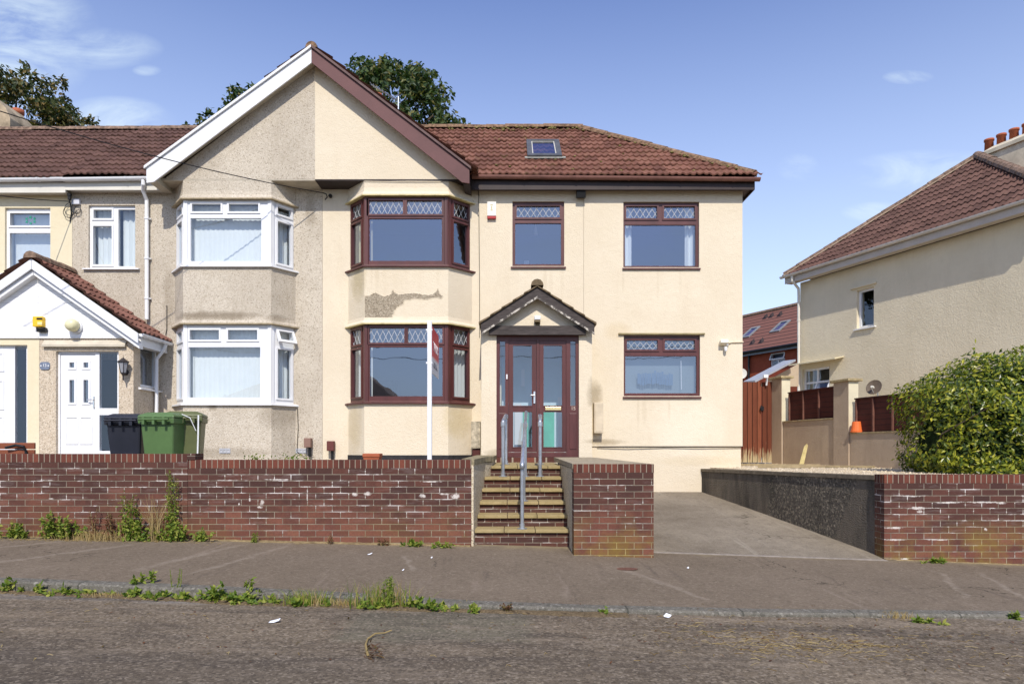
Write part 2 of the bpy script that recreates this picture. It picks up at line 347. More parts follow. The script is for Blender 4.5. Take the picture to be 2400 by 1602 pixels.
def ground_mat(name, a, b, speck, stain, streak=None, sc=1.0, agg=.5):
    k = Mat(name, rough=.93, spec=.12)
    c = k.mix(k.mr(k.noise(.8*sc, 7, .68), .3, .7), a, b)
    c = k.mix(k.mr(k.noise(7*sc, 6, .75), .48, .75, 0, .5), c, stain)
    c = k.mix(k.mr(k.noise(95, 3, .7), .52, .72, 0, .6), c, speck)
    c = k.mix(k.mr(k.noise(70, 3, .7, k.map(loc=(4, 3, 9))), .56, .75, 0, .55), c, tuple(x*.4 for x in a))
    if streak:
        for rot, th, stc in streak:
            c = k.mix(k.mr(k.noise(1.1, 6, .65, k.map((5, .45, 1), (0, 0, rot), (th*9, th*5, 0)), .4), th, th+.1, 0, .55), c, stc)
    ag = k.sep(k.voro(48)); c = k.mix(k.mr(ag[0], .80, .95, 0, agg), c, speck); c = k.mix(k.mr(ag[1], .84, .95, 0, agg), c, tuple(x*.45 for x in a))
    c = k.mix(k.mr(k.noise(19*sc, 5, .75), .50, .72, 0, .5), c, tuple(x*.6 for x in a))
    cv = k.n('ShaderNodeTexVoronoi', feature='DISTANCE_TO_EDGE'); cv.inputs['Scale'].default_value = .55
    wv = k.n('ShaderNodeVectorMath', operation='ADD'); k.t.links.new(k.pos, wv.inputs[0]); dn = k.n('ShaderNodeTexNoise'); dn.inputs['Scale'].default_value = 2.2; dn.inputs['Detail'].default_value = 6; k.t.links.new(k.pos, dn.inputs['Vector'])
    sc_ = k.n('ShaderNodeVectorMath', operation='SCALE'); k.t.links.new(dn.outputs['Color'], sc_.inputs[0]); sc_.inputs['Scale'].default_value = .9; k.t.links.new(sc_.outputs[0], wv.inputs[1]); k.t.links.new(wv.outputs[0], cv.inputs['Vector'])
    crk = k.math('MULTIPLY', k.mr(cv.outputs[0], .006, .002), k.mr(k.noise(.7, 3), .5, .58)); c = k.mix(k.math('MULTIPLY', crk, .8), c, tuple(x*.3 for x in a))
    k.color(c); k.bump(k.noise(110, 4, .7), .8, .008); k.bump(ag[0], .25, .006); k.bump(k.noise(9, 4, .6), .3, .02); return k

# ------------------------------------------------------------------ the street: road, kerb, pavement, drive, gardens
def zp0(x):                                         # height of the pavement along the garden walls
    x = max(-14, min(14, x)); return ZC - 1.187 - .0275*x - .0012*x*x
def zpav(x, y): return zp0(x) - .02*(8.18 - y)
kerb_px = [(-500, 1345), (0, 1361), (400, 1376), (800, 1396), (1100, 1416), (1400, 1427), (1800, 1436), (2400, 1441), (2900, 1443)]
kerb_pts = []
for px, py in kerb_px:
    d = 5.7
    for _ in range(30): d = (ZC - zpav(X(px, d), d)) * F / (py - HY)
    kerb_pts.append((X(px, d), d))
kerb_pts = [(-45, kerb_pts[0][1])] + kerb_pts + [(45, kerb_pts[-1][1])]
def kd(x):
    for (a, da), (b, db) in zip(kerb_pts, kerb_pts[1:]):
        if x <= b:
            t = (x-a)/(b-a); return da + (db-da)*t
    return kerb_pts[-1][1]
def kh(x):
    t = min(1, max(0, (x + 2.6) / 3.4)); t = t*t*(3-2*t); return .085*(1-t) + .028*t
def zroad(x, y): return zpav(x, kd(x)) - kh(x) + .012*min(3.2, kd(x) - y)
def sheet(name, fz, xs, rows, mat):
    mb = MB(); n = len(xs); vs = []
    for r in rows: vs += [(x, r(x), fz(x, r(x))) for x in xs]
    mb.add(vs, [(j*n+i, j*n+i+1, (j+1)*n+i+1, (j+1)*n+i) for j in range(len(rows)-1) for i in range(n-1)])
    return struct(mb.build(name, mat, smooth=True))
gxs = sorted(set([-45, -30, -20, -15, 15, 20, 30, 45] + [-13 + .25*i for i in range(105)]))
km = ground_mat('road_asphalt', (.112, .086, .060), (.200, .158, .110), (.40, .33, .24), (.068, .054, .042), None)
pz = km.sep(); 
pat = km.math('MULTIPLY', km.mr(km.math('ABSOLUTE', km.math('ADD', pz[0], .52)), .72, .60), km.mr(km.math('ABSOLUTE', km.math('SUBTRACT', pz[1], km.math('ADD', 4.78, km.math('MULTIPLY', km.noise(2.5), .22)))), .50, .36), True)
base = km.b.inputs['Base Color'].links[0].from_socket
c = km.mix(km.math('MULTIPLY', pat, .62), base, (.150, .140, .100))
strip = km.math('ADD', km.math('SUBTRACT', 6.0, pz[1]), km.math('MULTIPLY', km.noise(1.4, 5, .6), .5))
c = km.mix(km.mr(strip, .75, .6, 0, .55), c, (.30, .285, .27))
bands = km.noise(.9, 6, .7, km.map((.35, 2.6, 1)), .5)
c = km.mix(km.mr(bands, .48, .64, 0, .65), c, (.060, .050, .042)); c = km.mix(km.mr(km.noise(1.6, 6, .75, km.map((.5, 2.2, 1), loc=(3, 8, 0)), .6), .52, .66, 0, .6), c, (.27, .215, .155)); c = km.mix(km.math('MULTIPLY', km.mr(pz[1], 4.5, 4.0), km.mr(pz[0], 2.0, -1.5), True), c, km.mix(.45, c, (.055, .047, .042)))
c = km.mix(km.mr(km.noise(14, 4, .7, km.map((.6, 1.6, 1))), .55, .7, 0, .5), c, (.27, .225, .18))
vg = km.sep(km.voro(66)); c = km.mix(km.mr(vg[0], .78, .95, 0, .45), c, (.34, .285, .22)); c = km.mix(km.mr(vg[1], .76, .95, 0, .5), c, (.045, .037, .031))
km.color(c)
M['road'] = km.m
kp = ground_mat('pavement_asphalt', (.150, .117, .083), (.196, .155, .114), (.34, .28, .21), (.114, .089, .066),
                [(R(-24), .60, (.25, .20, .155)), (R(-16), .60, (.105, .083, .066))], 1.0, .28)
c0 = kp.b.inputs['Base Color'].links[0].from_socket
pw = kp.sep(); bx = kp.math('SUBTRACT', 8.35, pw[1])
c0 = kp.mix(kp.math('MULTIPLY', kp.mr(kp.math('ADD', bx, kp.math('MULTIPLY', kp.noise(3, 5), .5)), .62, .3), kp.mr(kp.noise(2, 5, .7), .35, .6), True), c0, (.27, .22, .13))
def streakline(k, c, x0, y0, x1, y1, w, col, amt):   # a pale scuffed line between two ground points
    L = math.hypot(x1-x0, y1-y0); ux, uy = (x1-x0)/L, (y1-y0)/L; p = k.sep()
    dx = k.math('SUBTRACT', p[0], x0); dy = k.math('SUBTRACT', p[1], y0)
    al = k.math('ADD', k.math('MULTIPLY', dx, ux), k.math('MULTIPLY', dy, uy))
    ac = k.math('ADD', k.math('SUBTRACT', k.math('MULTIPLY', dx, -uy), k.math('MULTIPLY', dy, -ux)), k.math('MULTIPLY', k.math('SUBTRACT', k.noise(2.2, 5, .65), .5), .30))
    m = k.math('MULTIPLY', k.mr(k.math('ABSOLUTE', ac), w, w*.3), k.math('MULTIPLY', k.mr(al, 0, .15), k.mr(al, L, L-.2)), True)
    m = k.math('MULTIPLY', m, k.mr(k.noise(9, 5, .7), .3, .62, 0, amt), True)
    return k.mix(m, c, col)
for a in ((1.05, 7.2, 1.72, 5.75, .05), (-2.6, 8.0, -2.95, 6.2, .05), (-3.1, 8.0, -3.55, 6.3, .07), (-4.3, 7.9, -5.3, 6.1, .08), (-5.2, 8.0, -6.3, 6.5, .07),
          (-1.2, 7.5, -.9, 6.6, .035), (5.2, 7.6, 4.6, 6.0, .05), (4.7, 7.5, 4.1, 6.1, .04), (6.0, 7.8, 5.2, 6.3, .05)):
    c0 = streakline(kp, c0, *a, (.30, .25, .195), .6)
kp.color(c0)
M['pavement'] = kp.m
kk = ground_mat('kerb_stone', (.115, .108, .090), (.175, .160, .132), (.32, .30, .26), (.070, .072, .050))
kx = kk.sep(); fr = kk.math('FRACT', kk.math('MULTIPLY', kx[0], 1.09))
kk.color(kk.mix(kk.mr(fr, .980, .986, 0, .75), kk.b.inputs['Base Color'].links[0].from_socket, (.05, .05, .04))); M['kerb'] = kk.m
KW = .13
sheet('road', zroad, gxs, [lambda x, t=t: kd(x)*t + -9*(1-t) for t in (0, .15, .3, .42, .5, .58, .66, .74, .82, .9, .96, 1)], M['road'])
sheet('pavement', zpav, gxs, [lambda x, t=t: (kd(x)+KW-.01)*(1-t) + 8.5*t for t in (0, .1, .2, .35, .5, .65, .8, .9, 1)], M['pavement'])
mb = MB(); n = len(gxs); prof = lambda x: [(kd(x)-.012, zroad(x, kd(x))-.1), (kd(x)-.006, zpav(x, kd(x))-.012), (kd(x)+.014, zpav(x, kd(x))+.003), (kd(x)+KW, zpav(x, kd(x)+KW)+.003), (kd(x)+KW, zpav(x, kd(x))-.1)]
vs = [(x, y, z) for x in gxs for (y, z) in prof(x)]
mb.add(vs, [(i*5+j, i*5+j+1, (i+1)*5+j+1, (i+1)*5+j) for i in range(n-1) for j in range(4)])
struct(mb.build('kerb', M['kerb']))
M['earth'] = ground_mat('rough_earth', (.09, .085, .045), (.13, .115, .07), (.2, .18, .1), (.05, .055, .025)).m
mb = MB(); mb.quad((-700, -500, ZC-2.1), (700, -500, ZC-2.1), (700, 900, ZC-2.1), (-700, 900, ZC-2.1))
struct(mb.build('ground', M['earth']))
# opposite pavement behind the camera
mb = MB(); mb.box(-45, 45, -12, -5.6, ZC-1.9, ZC-1.15); struct(mb.build('far_pavement', M['pavement']))
# left garden terrace, landing in front of the door, and the drive
GZ = ZC - .50
mb = MB(); mb.box(-14, -.47, 8.32, 13.1, ZC-1.9, GZ-.08); struct(mb.build('garden_terrace', ground_mat('garden_slabs', (.26, .22, .17), (.34, .29, .23), (.5, .46, .4), (.16, .15, .10)).m))
kd_ = ground_mat('drive_concrete', (.160, .132, .098), (.300, .258, .198), (.42, .36, .29), (.112, .092, .070), [(R(60), .58, (.34, .30, .24)), (R(75), .6, (.17, .145, .12))], .9, .12)
M['drive'] = kd_.m
mb = MB(); rows = []
for i in range(13):
    t = i/12; y = 8.16 + (12.95-8.16)*t; zz = lambda x: (1-t)*(zpav(x, 8.18)+.004) + t*(ZC-.822)
    rows += [(x, y, zz(x)) for x in (1.2, 1.6, 2.4, 3.2, 4.0, 4.6)]
mb.add(rows, [(j*6+i, j*6+i+1, (j+1)*6+i+1, (j+1)*6+i) for j in range(12) for i in range(5)])
struct(mb.build('driveway', M['drive'], smooth=True))
mb = MB()                                            # pale concrete edging between drive and pavement
mb.prism([(1.61, 8.09, zpav(1.6, 8.1)+.006), (4.46, 8.09, zpav(4.46, 8.1)+.006), (4.46, 8.15, zpav(4.46, 8.1)+.009), (1.61, 8.15, zpav(1.6, 8.1)+.009)], (0, 0, -.05))
struct(mb.build('drive_edging', simple('edging_concrete', (.27, .235, .20), .9, .3, 14)))
# right hand gravel garden on its raised bed
M['gravel'] = pebbledash('gravel', ((.36, .27, .16), (.52, .42, .28), (.62, .52, .37), (.72, .64, .5)), .5).m
mb = MB(); gp = [(4.62, 8.4), (14, 8.4), (14, 27), (4.36, 27), (4.36, 13.1), (3.74, 12.88)]
mb.prism([(x, y, ZC-.362) for x, y in gp], (0, 0, -1.2)); struct(mb.build('gravel_bed', M['gravel']))
mb = MB(); rr = random.Random(4)
for i in range(2600):
    y = 8.9 + 8*rr.random()**1.6; x = 3.9 + 3.6*rr.random()
    if x < 4.38 - (y-8.37)*.172 + .1 or x > 6.9 - (y-12.3)*.2: continue
    r = rr.uniform(.008, .021); z = ZC-.360; a = rr.random()*3
    c_, s_ = math.cos(a)*r, math.sin(a)*r
    mb.add([(x+c_, y+s_, z), (x-s_, y+c_, z), (x-c_*1.2, y-s_*1.2, z), (x+s_, y-c_, z), (x, y, z+r*.9)], [(0,1,4), (1,2,4), (2,3,4), (3,0,4)])
g = mb.build('loose_gravel', M['gravel']); g['kind'] = 'stuff'

# ------------------------------------------------------------------ garden walls and steps
def garden_wall(name, label, x0, x1, y0, top, base, group=None, bmat=None, smat=None, thick=.215):
    t = thing(name, label, 'wall', ((x0+x1)/2, y0+thick/2, base))
    mb = MB(); mb.box(x0, x1, y0, y0+thick, base-.25, top-.1); mb.build('brickwork', bmat, t)
    mb = MB(); mb.box(x0, x1, y0-.004, y0+thick+.004, top-.1, top); mb.build('brick_coping', smat, t)
    return t
b1, b2 = ZC-.0665, ZC-.138
bm1 = brick_mat('brick_long_wall', b1-.1, ZC-1.10, off=.03, runs=((420, 1110, .10, .010), (330, 1097, .12, .008), (110, 1125, .07, .008), (105, 1140, .05, .008), (120, 1168, .03, .008), (375, 1126, .05, .012))); bm2 = brick_mat('brick_mid_wall', b2-.1, ZC-1.15, off=.11, moss=.2, runs=((614, 1178, .022, .055), (608, 1188, .03, .02), (832, 1158, .03, .03), (862, 1156, .035, .035), (990, 1162, .035, .04), (1068, 1163, .045, .05), (1040, 1157, .05, .018), (715, 1140, .06, .010), (530, 1125, .12, .010), (650, 1123, .14, .010), (1010, 1128, .10, .010), (720, 1160, .008, .10), (585, 1170, .010, .03), (560, 1180, .012, .02)))
bm3 = brick_mat('brick_block', ZC-.179-.095, ZC-1.225, bh=.0722, off=.07, moss=1.0, eff=.8); bm4 = brick_mat('brick_end_wall', ZC-.317-.1, ZC-1.34, off=.15, moss=1.1, eff=1.1, runs=((2140, 1162, .12, .012), (2150, 1190, .10, .022), (2155, 1198, .03, .03), (2220, 1177, .12, .014), (2300, 1176, .16, .016), (2345, 1178, .05, .02), (2310, 1240, .02, .025), (2095, 1236, .10, .016), (2100, 1264, .12, .016), (2200, 1264, .10, .014), (2120, 1309, .05, .014)))
sm1 = soldier_mat('coping_brick', .066); sm2 = soldier_mat('coping_brick_red', .066, .3)
w1 = garden_wall('garden_wall', 'long brick garden wall in front of the bins, highest coping, weeds along its foot', -13, -3.888, 8.18, b1, zpav(-6, 8.18), bmat=bm1, smat=sm1)
mb = MB(); mb.box(-3.888, -3.79, 8.17, 8.39, b2+.002, b2+.075); mb.build('end_brick', bm1, w1)
garden_wall('garden_wall', 'brick garden wall between the bins and the steps, with white lime streaks', -3.885, -.487, 8.182, b2, zpav(-2, 8.18), bmat=bm2, smat=sm2)
w4 = garden_wall('garden_wall', 'brick garden wall under the laurel hedge at the right of the drive', 4.46, 13, 8.18, ZC-.317, zpav(6, 8.18), bmat=bm4, smat=sm1)
# brick planter block right of the steps
t = thing('planter_block', 'square brick pier of a raised planter between the steps and the drive', 'planter', (1.15, 8.5, zpav(1.2, 7.75)))
T3 = ZC-.179
mb = MB(); mb.prism([(.702, 7.75, T3-.095), (1.608, 7.75, T3-.095), (1.608, 7.97, T3-.095), (.702, 7.97, T3-.095)], (0, 0, -1.3)); mb.prism([(1.39, 7.97, T3-.095), (1.608, 7.97, T3-.095), (1.36, 11.5, T3-.095), (1.15, 11.5, T3-.095)], (0, 0, -1.3)); mb.build('brickwork', bm3, t)
mb = MB(); mb.box(.700, 1.610, 7.746, 7.85, T3-.095, T3); mb.prism([(1.50, 7.85, T3), (1.61, 7.85, T3), (1.36, 11.5, T3), (1.25, 11.5, T3)], (0, 0, -.095)); mb.build('brick_coping', soldier_mat('coping_brick_block', .0655, .16), t)
mb = MB(); mb.prism([(.69, 7.80, T3+.004), (1.58, 7.85, T3+.004), (1.36, 11.4, T3+.03), (.70, 11.4, T3+.03)], (0, 0, -.06)); mb.build('concrete_top', simple('rough_concrete', (.33, .28, .20), .95, .35, 14, .1, 0, .7, 30), t)
mb = MB(); mb.prism([(.70, 7.97, T3-.06), (.84, 7.97, T3-.06), (.84, 10.2, T3-.06), (.70, 10.2, T3-.06)], (0, 0, -1.2)); mb.build('rendered_cheek', M['step_render'], t)
# retaining wall along the drive
k = Mat('stained_roughcast', rough=.92, spec=.15)
xyz = k.sep(); v = k.sep(k.voro(40))
base = k.ramp(v[0], [(0, (.075, .066, .054)), (.6, (.130, .114, .092)), (.88, (.20, .172, .130)), (1, (.30, .255, .19))])
smooth_c = k.mix(k.mr(k.noise(1.6, 6, .7, k.map((1.1, 1.1, .3))), .36, .66), (.085, .075, .063), (.22, .185, .14))
far = k.mr(k.math('ADD', xyz[1], k.math('MULTIPLY', k.noise(2, 4), .8)), 11.05, 11.2); near = k.mr(k.math('ADD', k.math('ADD', xyz[1], k.math('MULTIPLY', xyz[2], .53)), k.math('MULTIPLY', k.noise(2, 4), .3)), 9.46, 9.40)
c = k.mix(k.math('MAXIMUM', far, near), base, smooth_c)
c = k.mix(k.mr(k.noise(1.8, 6, .7, k.map((1.2, 1.2, .35))), .48, .66, 0, .6), c, (.030, .029, .025))
k.color(c); k.bump(k.voro(52, out='Distance'), .8, .014)
t = thing('retaining_wall', 'black stained roughcast retaining wall sloping down beside the drive', 'wall', (4.1, 10.5, ZC-1.3))
A, B = Vector((4.475, 8.395)), Vector((3.59, 12.92))
mb = MB(); mb.prism([(A.x, A.y, ZC-.39), (B.x, B.y, ZC-.43), (B.x+.2, B.y, ZC-.43), (A.x+.2, A.y, ZC-.39)], (0, 0, -1.3)); mb.build('roughcast_face', k.m, t)
mb = MB(); mb.prism([(A.x-.02, A.y, ZC-.335), (B.x-.02, B.y, ZC-.385), (B.x+.23, B.y, ZC-.385), (A.x+.23, A.y, ZC-.335)], (0, 0, -.052)); mb.build('coping', simple('dirty_coping', (.17, .14, .10), .95, .4, 10, .1, 0, .6, 40), t)

# steps
kst = Mat('riven_slab', rough=.9, spec=.15)
c = kst.mix(kst.mr(kst.noise(3.2, 6, .7), .3, .7), (.29, .225, .105), (.385, .305, .16)); c = kst.mix(kst.mr(kst.noise(12, 6, .75), .5, .75, 0, .6), c, (.17, .14, .065)); kst.color(c); kst.bump(kst.noise(14, 6, .7, kst.map((.7, 2.5, 1))), .6, .02)
bst = brick_mat('brick_riser', ZC, ZC-5, bh=.072, moss=.8, eff=.6, off=.02)
t = thing('garden_steps', 'yellow slab steps with brick risers up to the front door', 'steps', (.2, 8.9, zpav(.2, 8.3)))
tz = [-.986, -.839, -.692, -.545, -.398, -.251]; lx = [-.456, -.438, -.423, -.408, -.386, -.30]
for i, h in enumerate(tz):
    d0 = 8.3 + .3*i; d1 = d0 + (.36 if i < 5 else 2.36); zt = ZC + h
    mb = MB(); cuts = [lx[i], lx[i]+.36+.02*(i % 2), lx[i]+.74+.015*i, .74]
    for a, b in zip(cuts, cuts[1:]): mb.box(a+.003, b-.003, d0+random.uniform(0, .008), d1, zt-.043, zt+random.uniform(-.003, 0))
    mb.build('tread', kst.m, t, bevel=.006)
    mb = MB(); mb.box(lx[i]-.02, .74, d0+.04, d0+.3, (ZC+tz[i-1]-.03 if i else ZC-1.6), zt-.044); mb.build('riser', bst, t)
mb = MB(); mb.box(-.46, .8, 10.2, 12.9, ZC-1.6, ZC-.297); mb.build('landing_base', bst, t)
t = thing('cheek_wall', 'short roughcast cheek wall at the left side of the steps', 'wall', (-.45, 9.0, zpav(-.4, 8.3)))
mb = MB(); mb.prism([(-.487, 8.2, ZC-.20), (-.462, 8.2, ZC-.20), (-.385, 9.6, ZC-.20), (-.29, 9.9, ZC-.20), (-.29, 12, ZC-.2), (-.60, 12, ZC-.20), (-.60, 8.4, ZC-.20)], (0, 0, -1.35)); mb.build('roughcast', M['step_render'], t)
mb = MB(); mb.prism([(-.487, 8.21, ZC-.13), (-.455, 8.22, ZC-.132), (-.37, 9.6, ZC-.12), (-.27, 9.9, ZC-.12), (-.27, 12, ZC-.12), (-.62, 12, ZC-.12), (-.62, 8.41, ZC-.13)], (0, 0, -.072)); mb.build('coping', simple('mossy_coping', (.26, .22, .14), .95, .4, 14, .1, 0, .7, 40), t)

# ------------------------------------------------------------------ windows
UP = Vector((0, 0, 1))
def window(house, O, u, n, W_, H_, lights, fmat, lattice=(), sashes=(), openl=(), sill=None, curtains=(), gmat=None, fd=.06, label=None, sillmat=None):
    """frame sheet with its panes; lights = (u0,u1,v0,v1); the window is a part of the house, its pieces are sub-parts"""
    O, u, n = Vector(O), Vector(u).normalized(), Vector(n).normalized()
    mb = MB(); mb.plate(O, u, UP, n, W_, H_, lights, fd)
    for i in sashes:
        if i in openl: continue
        a, b, c, d = lights[i]; r = .034
        mb.plate(O + u*(a-r) + UP*(c-r) + n*.018, u, UP, n, b-a+2*r, d-c+2*r, [(r, r+b-a, r, r+d-c)], .022)
    w = mb.build('window', fmat, house)
    if label: w['label'] = label
    mb = MB()
    for i, (a, b, c, d) in enumerate(lights):
        if i in openl: continue
        q = O - n*.028; mb.quad(q+u*a+UP*c, q+u*b+UP*c, q+u*b+UP*d, q+u*a+UP*d)
    if mb.v: mb.build('pane', gmat or M['glass'], w, recalc=False)
    for i in openl:                                  # top-hung sash standing open
        a, b, c, d = lights[i]; r = .045; th = R(24)
        v2 = UP*math.cos(th) - n*math.sin(th); n2 = n*math.cos(th) + UP*math.sin(th); Hh = d-c+2*r
        top = O + u*(a-r) + UP*(d+r) + n*.03; o2 = top - v2*Hh
        mb = MB(); mb.plate(o2, u, v2, n2, b-a+2*r, Hh, [(r, r+b-a, r, Hh-r)], .04); mb.build('open_sash', fmat, w)
        q = o2 - n2*.02; mb = MB(); mb.quad(q+u*r+v2*r, q+u*(r+b-a)+v2*r, q+u*(r+b-a)+v2*(Hh-r), q+u*r+v2*(Hh-r)); mb.build('sash_pane', gmat or M['glass'], w, recalc=False)
    if lattice:
        mb = MB(); lw = .0031
        for i in lattice:
            a, b, c, d = lights[i]; Hh = d-c; nd = max(2, round((b-a)/.112)); pit = (b-a)/nd; sl = pit*1.23/Hh
            for sg in (1, -1):
                for j in range(-3, nd+4):
                    # line: uu = a + pit*j + sg*sl*(v-c)
                    v0, v1 = c, d; f = lambda v: a + pit*(j+.25) + sg*sl*(v-c)
                    for lim in (a, b):
                        pass
                    t0, t1 = 0.0, 1.0; ua, ub = f(c), f(d)
                    if abs(ub-ua) < 1e-9: continue
                    ta, tb = (a-ua)/(ub-ua), (b-ua)/(ub-ua); t0 = max(0, min(ta, tb)); t1 = min(1, max(ta, tb))
                    if t1 <= t0: continue
                    p0 = O - n*.022 + u*(ua+(ub-ua)*t0) + UP*(c+Hh*t0); p1 = O - n*.022 + u*(ua+(ub-ua)*t1) + UP*(c+Hh*t1)
                    dr = (p1-p0).normalized(); sd_ = dr.cross(n)*lw
                    mb.obox(p0 - sd_ - n*.003, p1-p0, sd_*2, n*.004)
        mb.build('lead_lattice', M['lead'], w)
    if sill:
        ov, pr, h = sill                              # overhang each side, projection, height
        mb = MB(); q = O - UP*h - u*ov - n*(fd-.01)
        mb.prism([q, q + n*(fd-.01+pr), q + n*(fd-.01+pr) + UP*h*.55, q + n*.0 + n*(fd-.012) + UP*(h-.001), q + UP*(h-.001)], u*(W_+2*ov)); mb.build('sill', sillmat or fmat, w)
    for (a, b, c, d, cm, amp) in curtains:
        mb = MB(); m = max(4, int((b-a)/.045)); q = O - n*.17; vs = []
        rr_ = random.Random(int(a*100)+int(d*100))
        for j in range(m+1):
            x = a + (b-a)*j/m; off = (amp if j % 2 else -amp) * rr_.uniform(.7, 1.3)
            vs += [q + u*x + n*off + UP*(c + rr_.uniform(0, .004)), q + u*x + n*off*.8 + UP*d]
        mb.add(vs, [(2*j, 2*j+2, 2*j+3, 2*j+1) for j in range(m)]); mb.build('curtain', cm, w, recalc=False)
    return w
def front_window(house, d, box, lights, fmat, curtains=(), **kw):
    x0, x1, y0, y1 = box; O = (X(x0, d), d, Z(y1, d)); sc = d / F
    L = [((a-x0)*sc, (b-x0)*sc, (y1-f)*sc, (y1-e)*sc) for a, b, e, f in lights]
    Cn = [((a-x0)*sc, (b-x0)*sc, (y1-f)*sc, (y1-e)*sc, m, am) for a, b, e, f, m, am in curtains]
    return window(house, O, (1, 0, 0), (0, -1, 0), (x1-x0)*sc, (y1-y0)*sc, L, fmat, curtains=Cn, **kw)
def hole(box, d, O, pad=.012):                       # the opening in a wall plate for a front window
    x0, x1, y0, y1 = box
    return (X(x0, d)-O[0]-0*pad, X(x1, d)-O[0], Z(y1, d)-O[2], Z(y0, d)-O[2])

def line_x(p, q, r, s):
    d1, d2 = q-p, s-r; den = d1.x*d2.y - d1.y*d2.x
    t = ((r.x-p.x)*d2.y - (r.y-p.y)*d2.x)/den; return p + d1*t
def offs(pts, o, ywall):
    P_ = [Vector(p) for p in pts]; segs = []
    for a, b in zip(P_, P_[1:]):
        d = (b-a).normalized(); nn = Vector((d.y, -d.x)); segs.append((a+nn*o, b+nn*o))
    wl = (Vector((-99, ywall)), Vector((99, ywall)))
    return [line_x(*segs[0], *wl), line_x(*segs[0], *segs[1]), line_x(*segs[1], *segs[2]), line_x(*segs[2], *wl)]
YF = 12.9
def band(mb, pl, z0, z1, pl2=None):
    a = [(p.x, p.y, z0) for p in pl]; b = [(p.x, p.y, z1) for p in (pl2 or pl)]; n = len(a)
    mb.add(a+b, [tuple(range(n))[::-1], tuple(range(n, 2*n))] + [(i, (i+1) % n, n+(i+1) % n, n+i) for i in range(n)])
def bay(house, plan, z, wmat, dripmat=None):
    """z = base, lower sill, lower head, upper sill, upper head, top"""
    yw = YF + .02; pl = offs(plan, 0, yw); ws = []
    for za, zb in ((z[0], z[1]), (z[2]+.14, z[3]), (z[4]+.16, z[5])):
        mb = MB(); band(mb, pl, za, zb); ws.append(mb.build('bay_wall', wmat, house))
    o1, o2, o3 = offs(plan, .05, yw), offs(plan, .05, yw), offs(plan, .012, yw)
    for zz, h, w in ((z[2], .14, ws[1]), (z[4], .16, ws[2])):          # render bellcast over each head
        mb = MB(); lv = [(o1, zz+.018), (o2, zz+.03), (o3, zz+h*.55), (pl, zz+h)]; n = len(pl); vs = []
        for q, zq in lv: vs += [(p.x, p.y, zq) for p in q]
        mb.add(vs, [tuple(range(n))[::-1], tuple(range(3*n, 4*n))] + [(j*n+i, j*n+(i+1) % n, (j+1)*n+(i+1) % n, (j+1)*n+i) for j in range(3) for i in range(n)])
        mb.build('bellcast', wmat, w)
        mb = MB(); band(mb, offs(plan, .053, yw), zz, zz+.0179); mb.build('drip_edge', dripmat or wmat, w)
    return ws[1]
def bay_windows(house, plan, zs, zh, fmat, lights, lattice, sill_h=.045, splay_cur=None, front_cur=None, openl=None, gmat=None, sashes=(0, 1)):
    """three faces between sill zs and head zh; lights in px for the front face, splays follow"""
    pl = offs(plan, -.03, YF+.02)
    co_, ci_ = offs(plan, -.012, YF+.02), offs(plan, -.075, YF+.02)
    for i in (1, 2):
        d1, d2 = (co_[i-1]-co_[i]).normalized(), (co_[i+1]-co_[i]).normalized(); mb = MB()
        mb.prism([(p.x, p.y, zs+.002) for p in (co_[i]+d1*.062, co_[i], co_[i]+d2*.062, ci_[i]+d2*.062, ci_[i], ci_[i]+d1*.062)], (0, 0, zh-zs-.004))
        mb.prism([(p.x, p.y, zs+.004) for p in (co_[i]+d1*.025, co_[i]-(ci_[i]-co_[i])*.12, co_[i]+d2*.025)], (0, 0, zh-zs-.008)); mb.build('bay_post', fmat, house)
    d = pl[1].y
    for i in range(3):
        a, b = pl[i], pl[i+1]; u = Vector((b.x-a.x, b.y-a.y, 0)); L = u.length; u.normalize(); n = Vector((u.y, -u.x, 0))
        O = Vector((a.x, a.y, zs)); H_ = zh-zs
        if i == 1: ls = [(X(x0, d)-a.x, X(x1, d)-a.x, Z(y1, d)-zs, Z(y0, d)-zs) for x0, x1, y0, y1 in lights]; cur = front_cur or []; lat = lattice; op = (); sa = sashes
        else:
            yt0, yt1, yb0, yb1 = [Z(q, d)-zs for q in (lights[0][3], lights[0][2], lights[2][3], lights[2][2])]
            m0, m1 = (.05, .10) if i == 0 else (.10, .05)
            ls = [(m0+.035, L-m1-.035, yt0, yt1), (m0+.035, L-m1-.035, yb0, yb1-.02)]; cur = (splay_cur or {}).get(i, []); lat = (0,) if lattice else (); op = (openl or {}).get(i, ()); sa = (0, 1)
        window(house, O, u, n, L, H_, ls, fmat, lattice=lat, sashes=sa, openl=op, curtains=cur, gmat=gmat)
    mb = MB(); o3 = offs(plan, .05, YF+.02); band(mb, o3, zs-sill_h, zs-sill_h*.4); band(mb, o3, zs-sill_h*.4, zs-.001, offs(plan, .0, YF+.02)); mb.build('bay_sill', fmat, house)

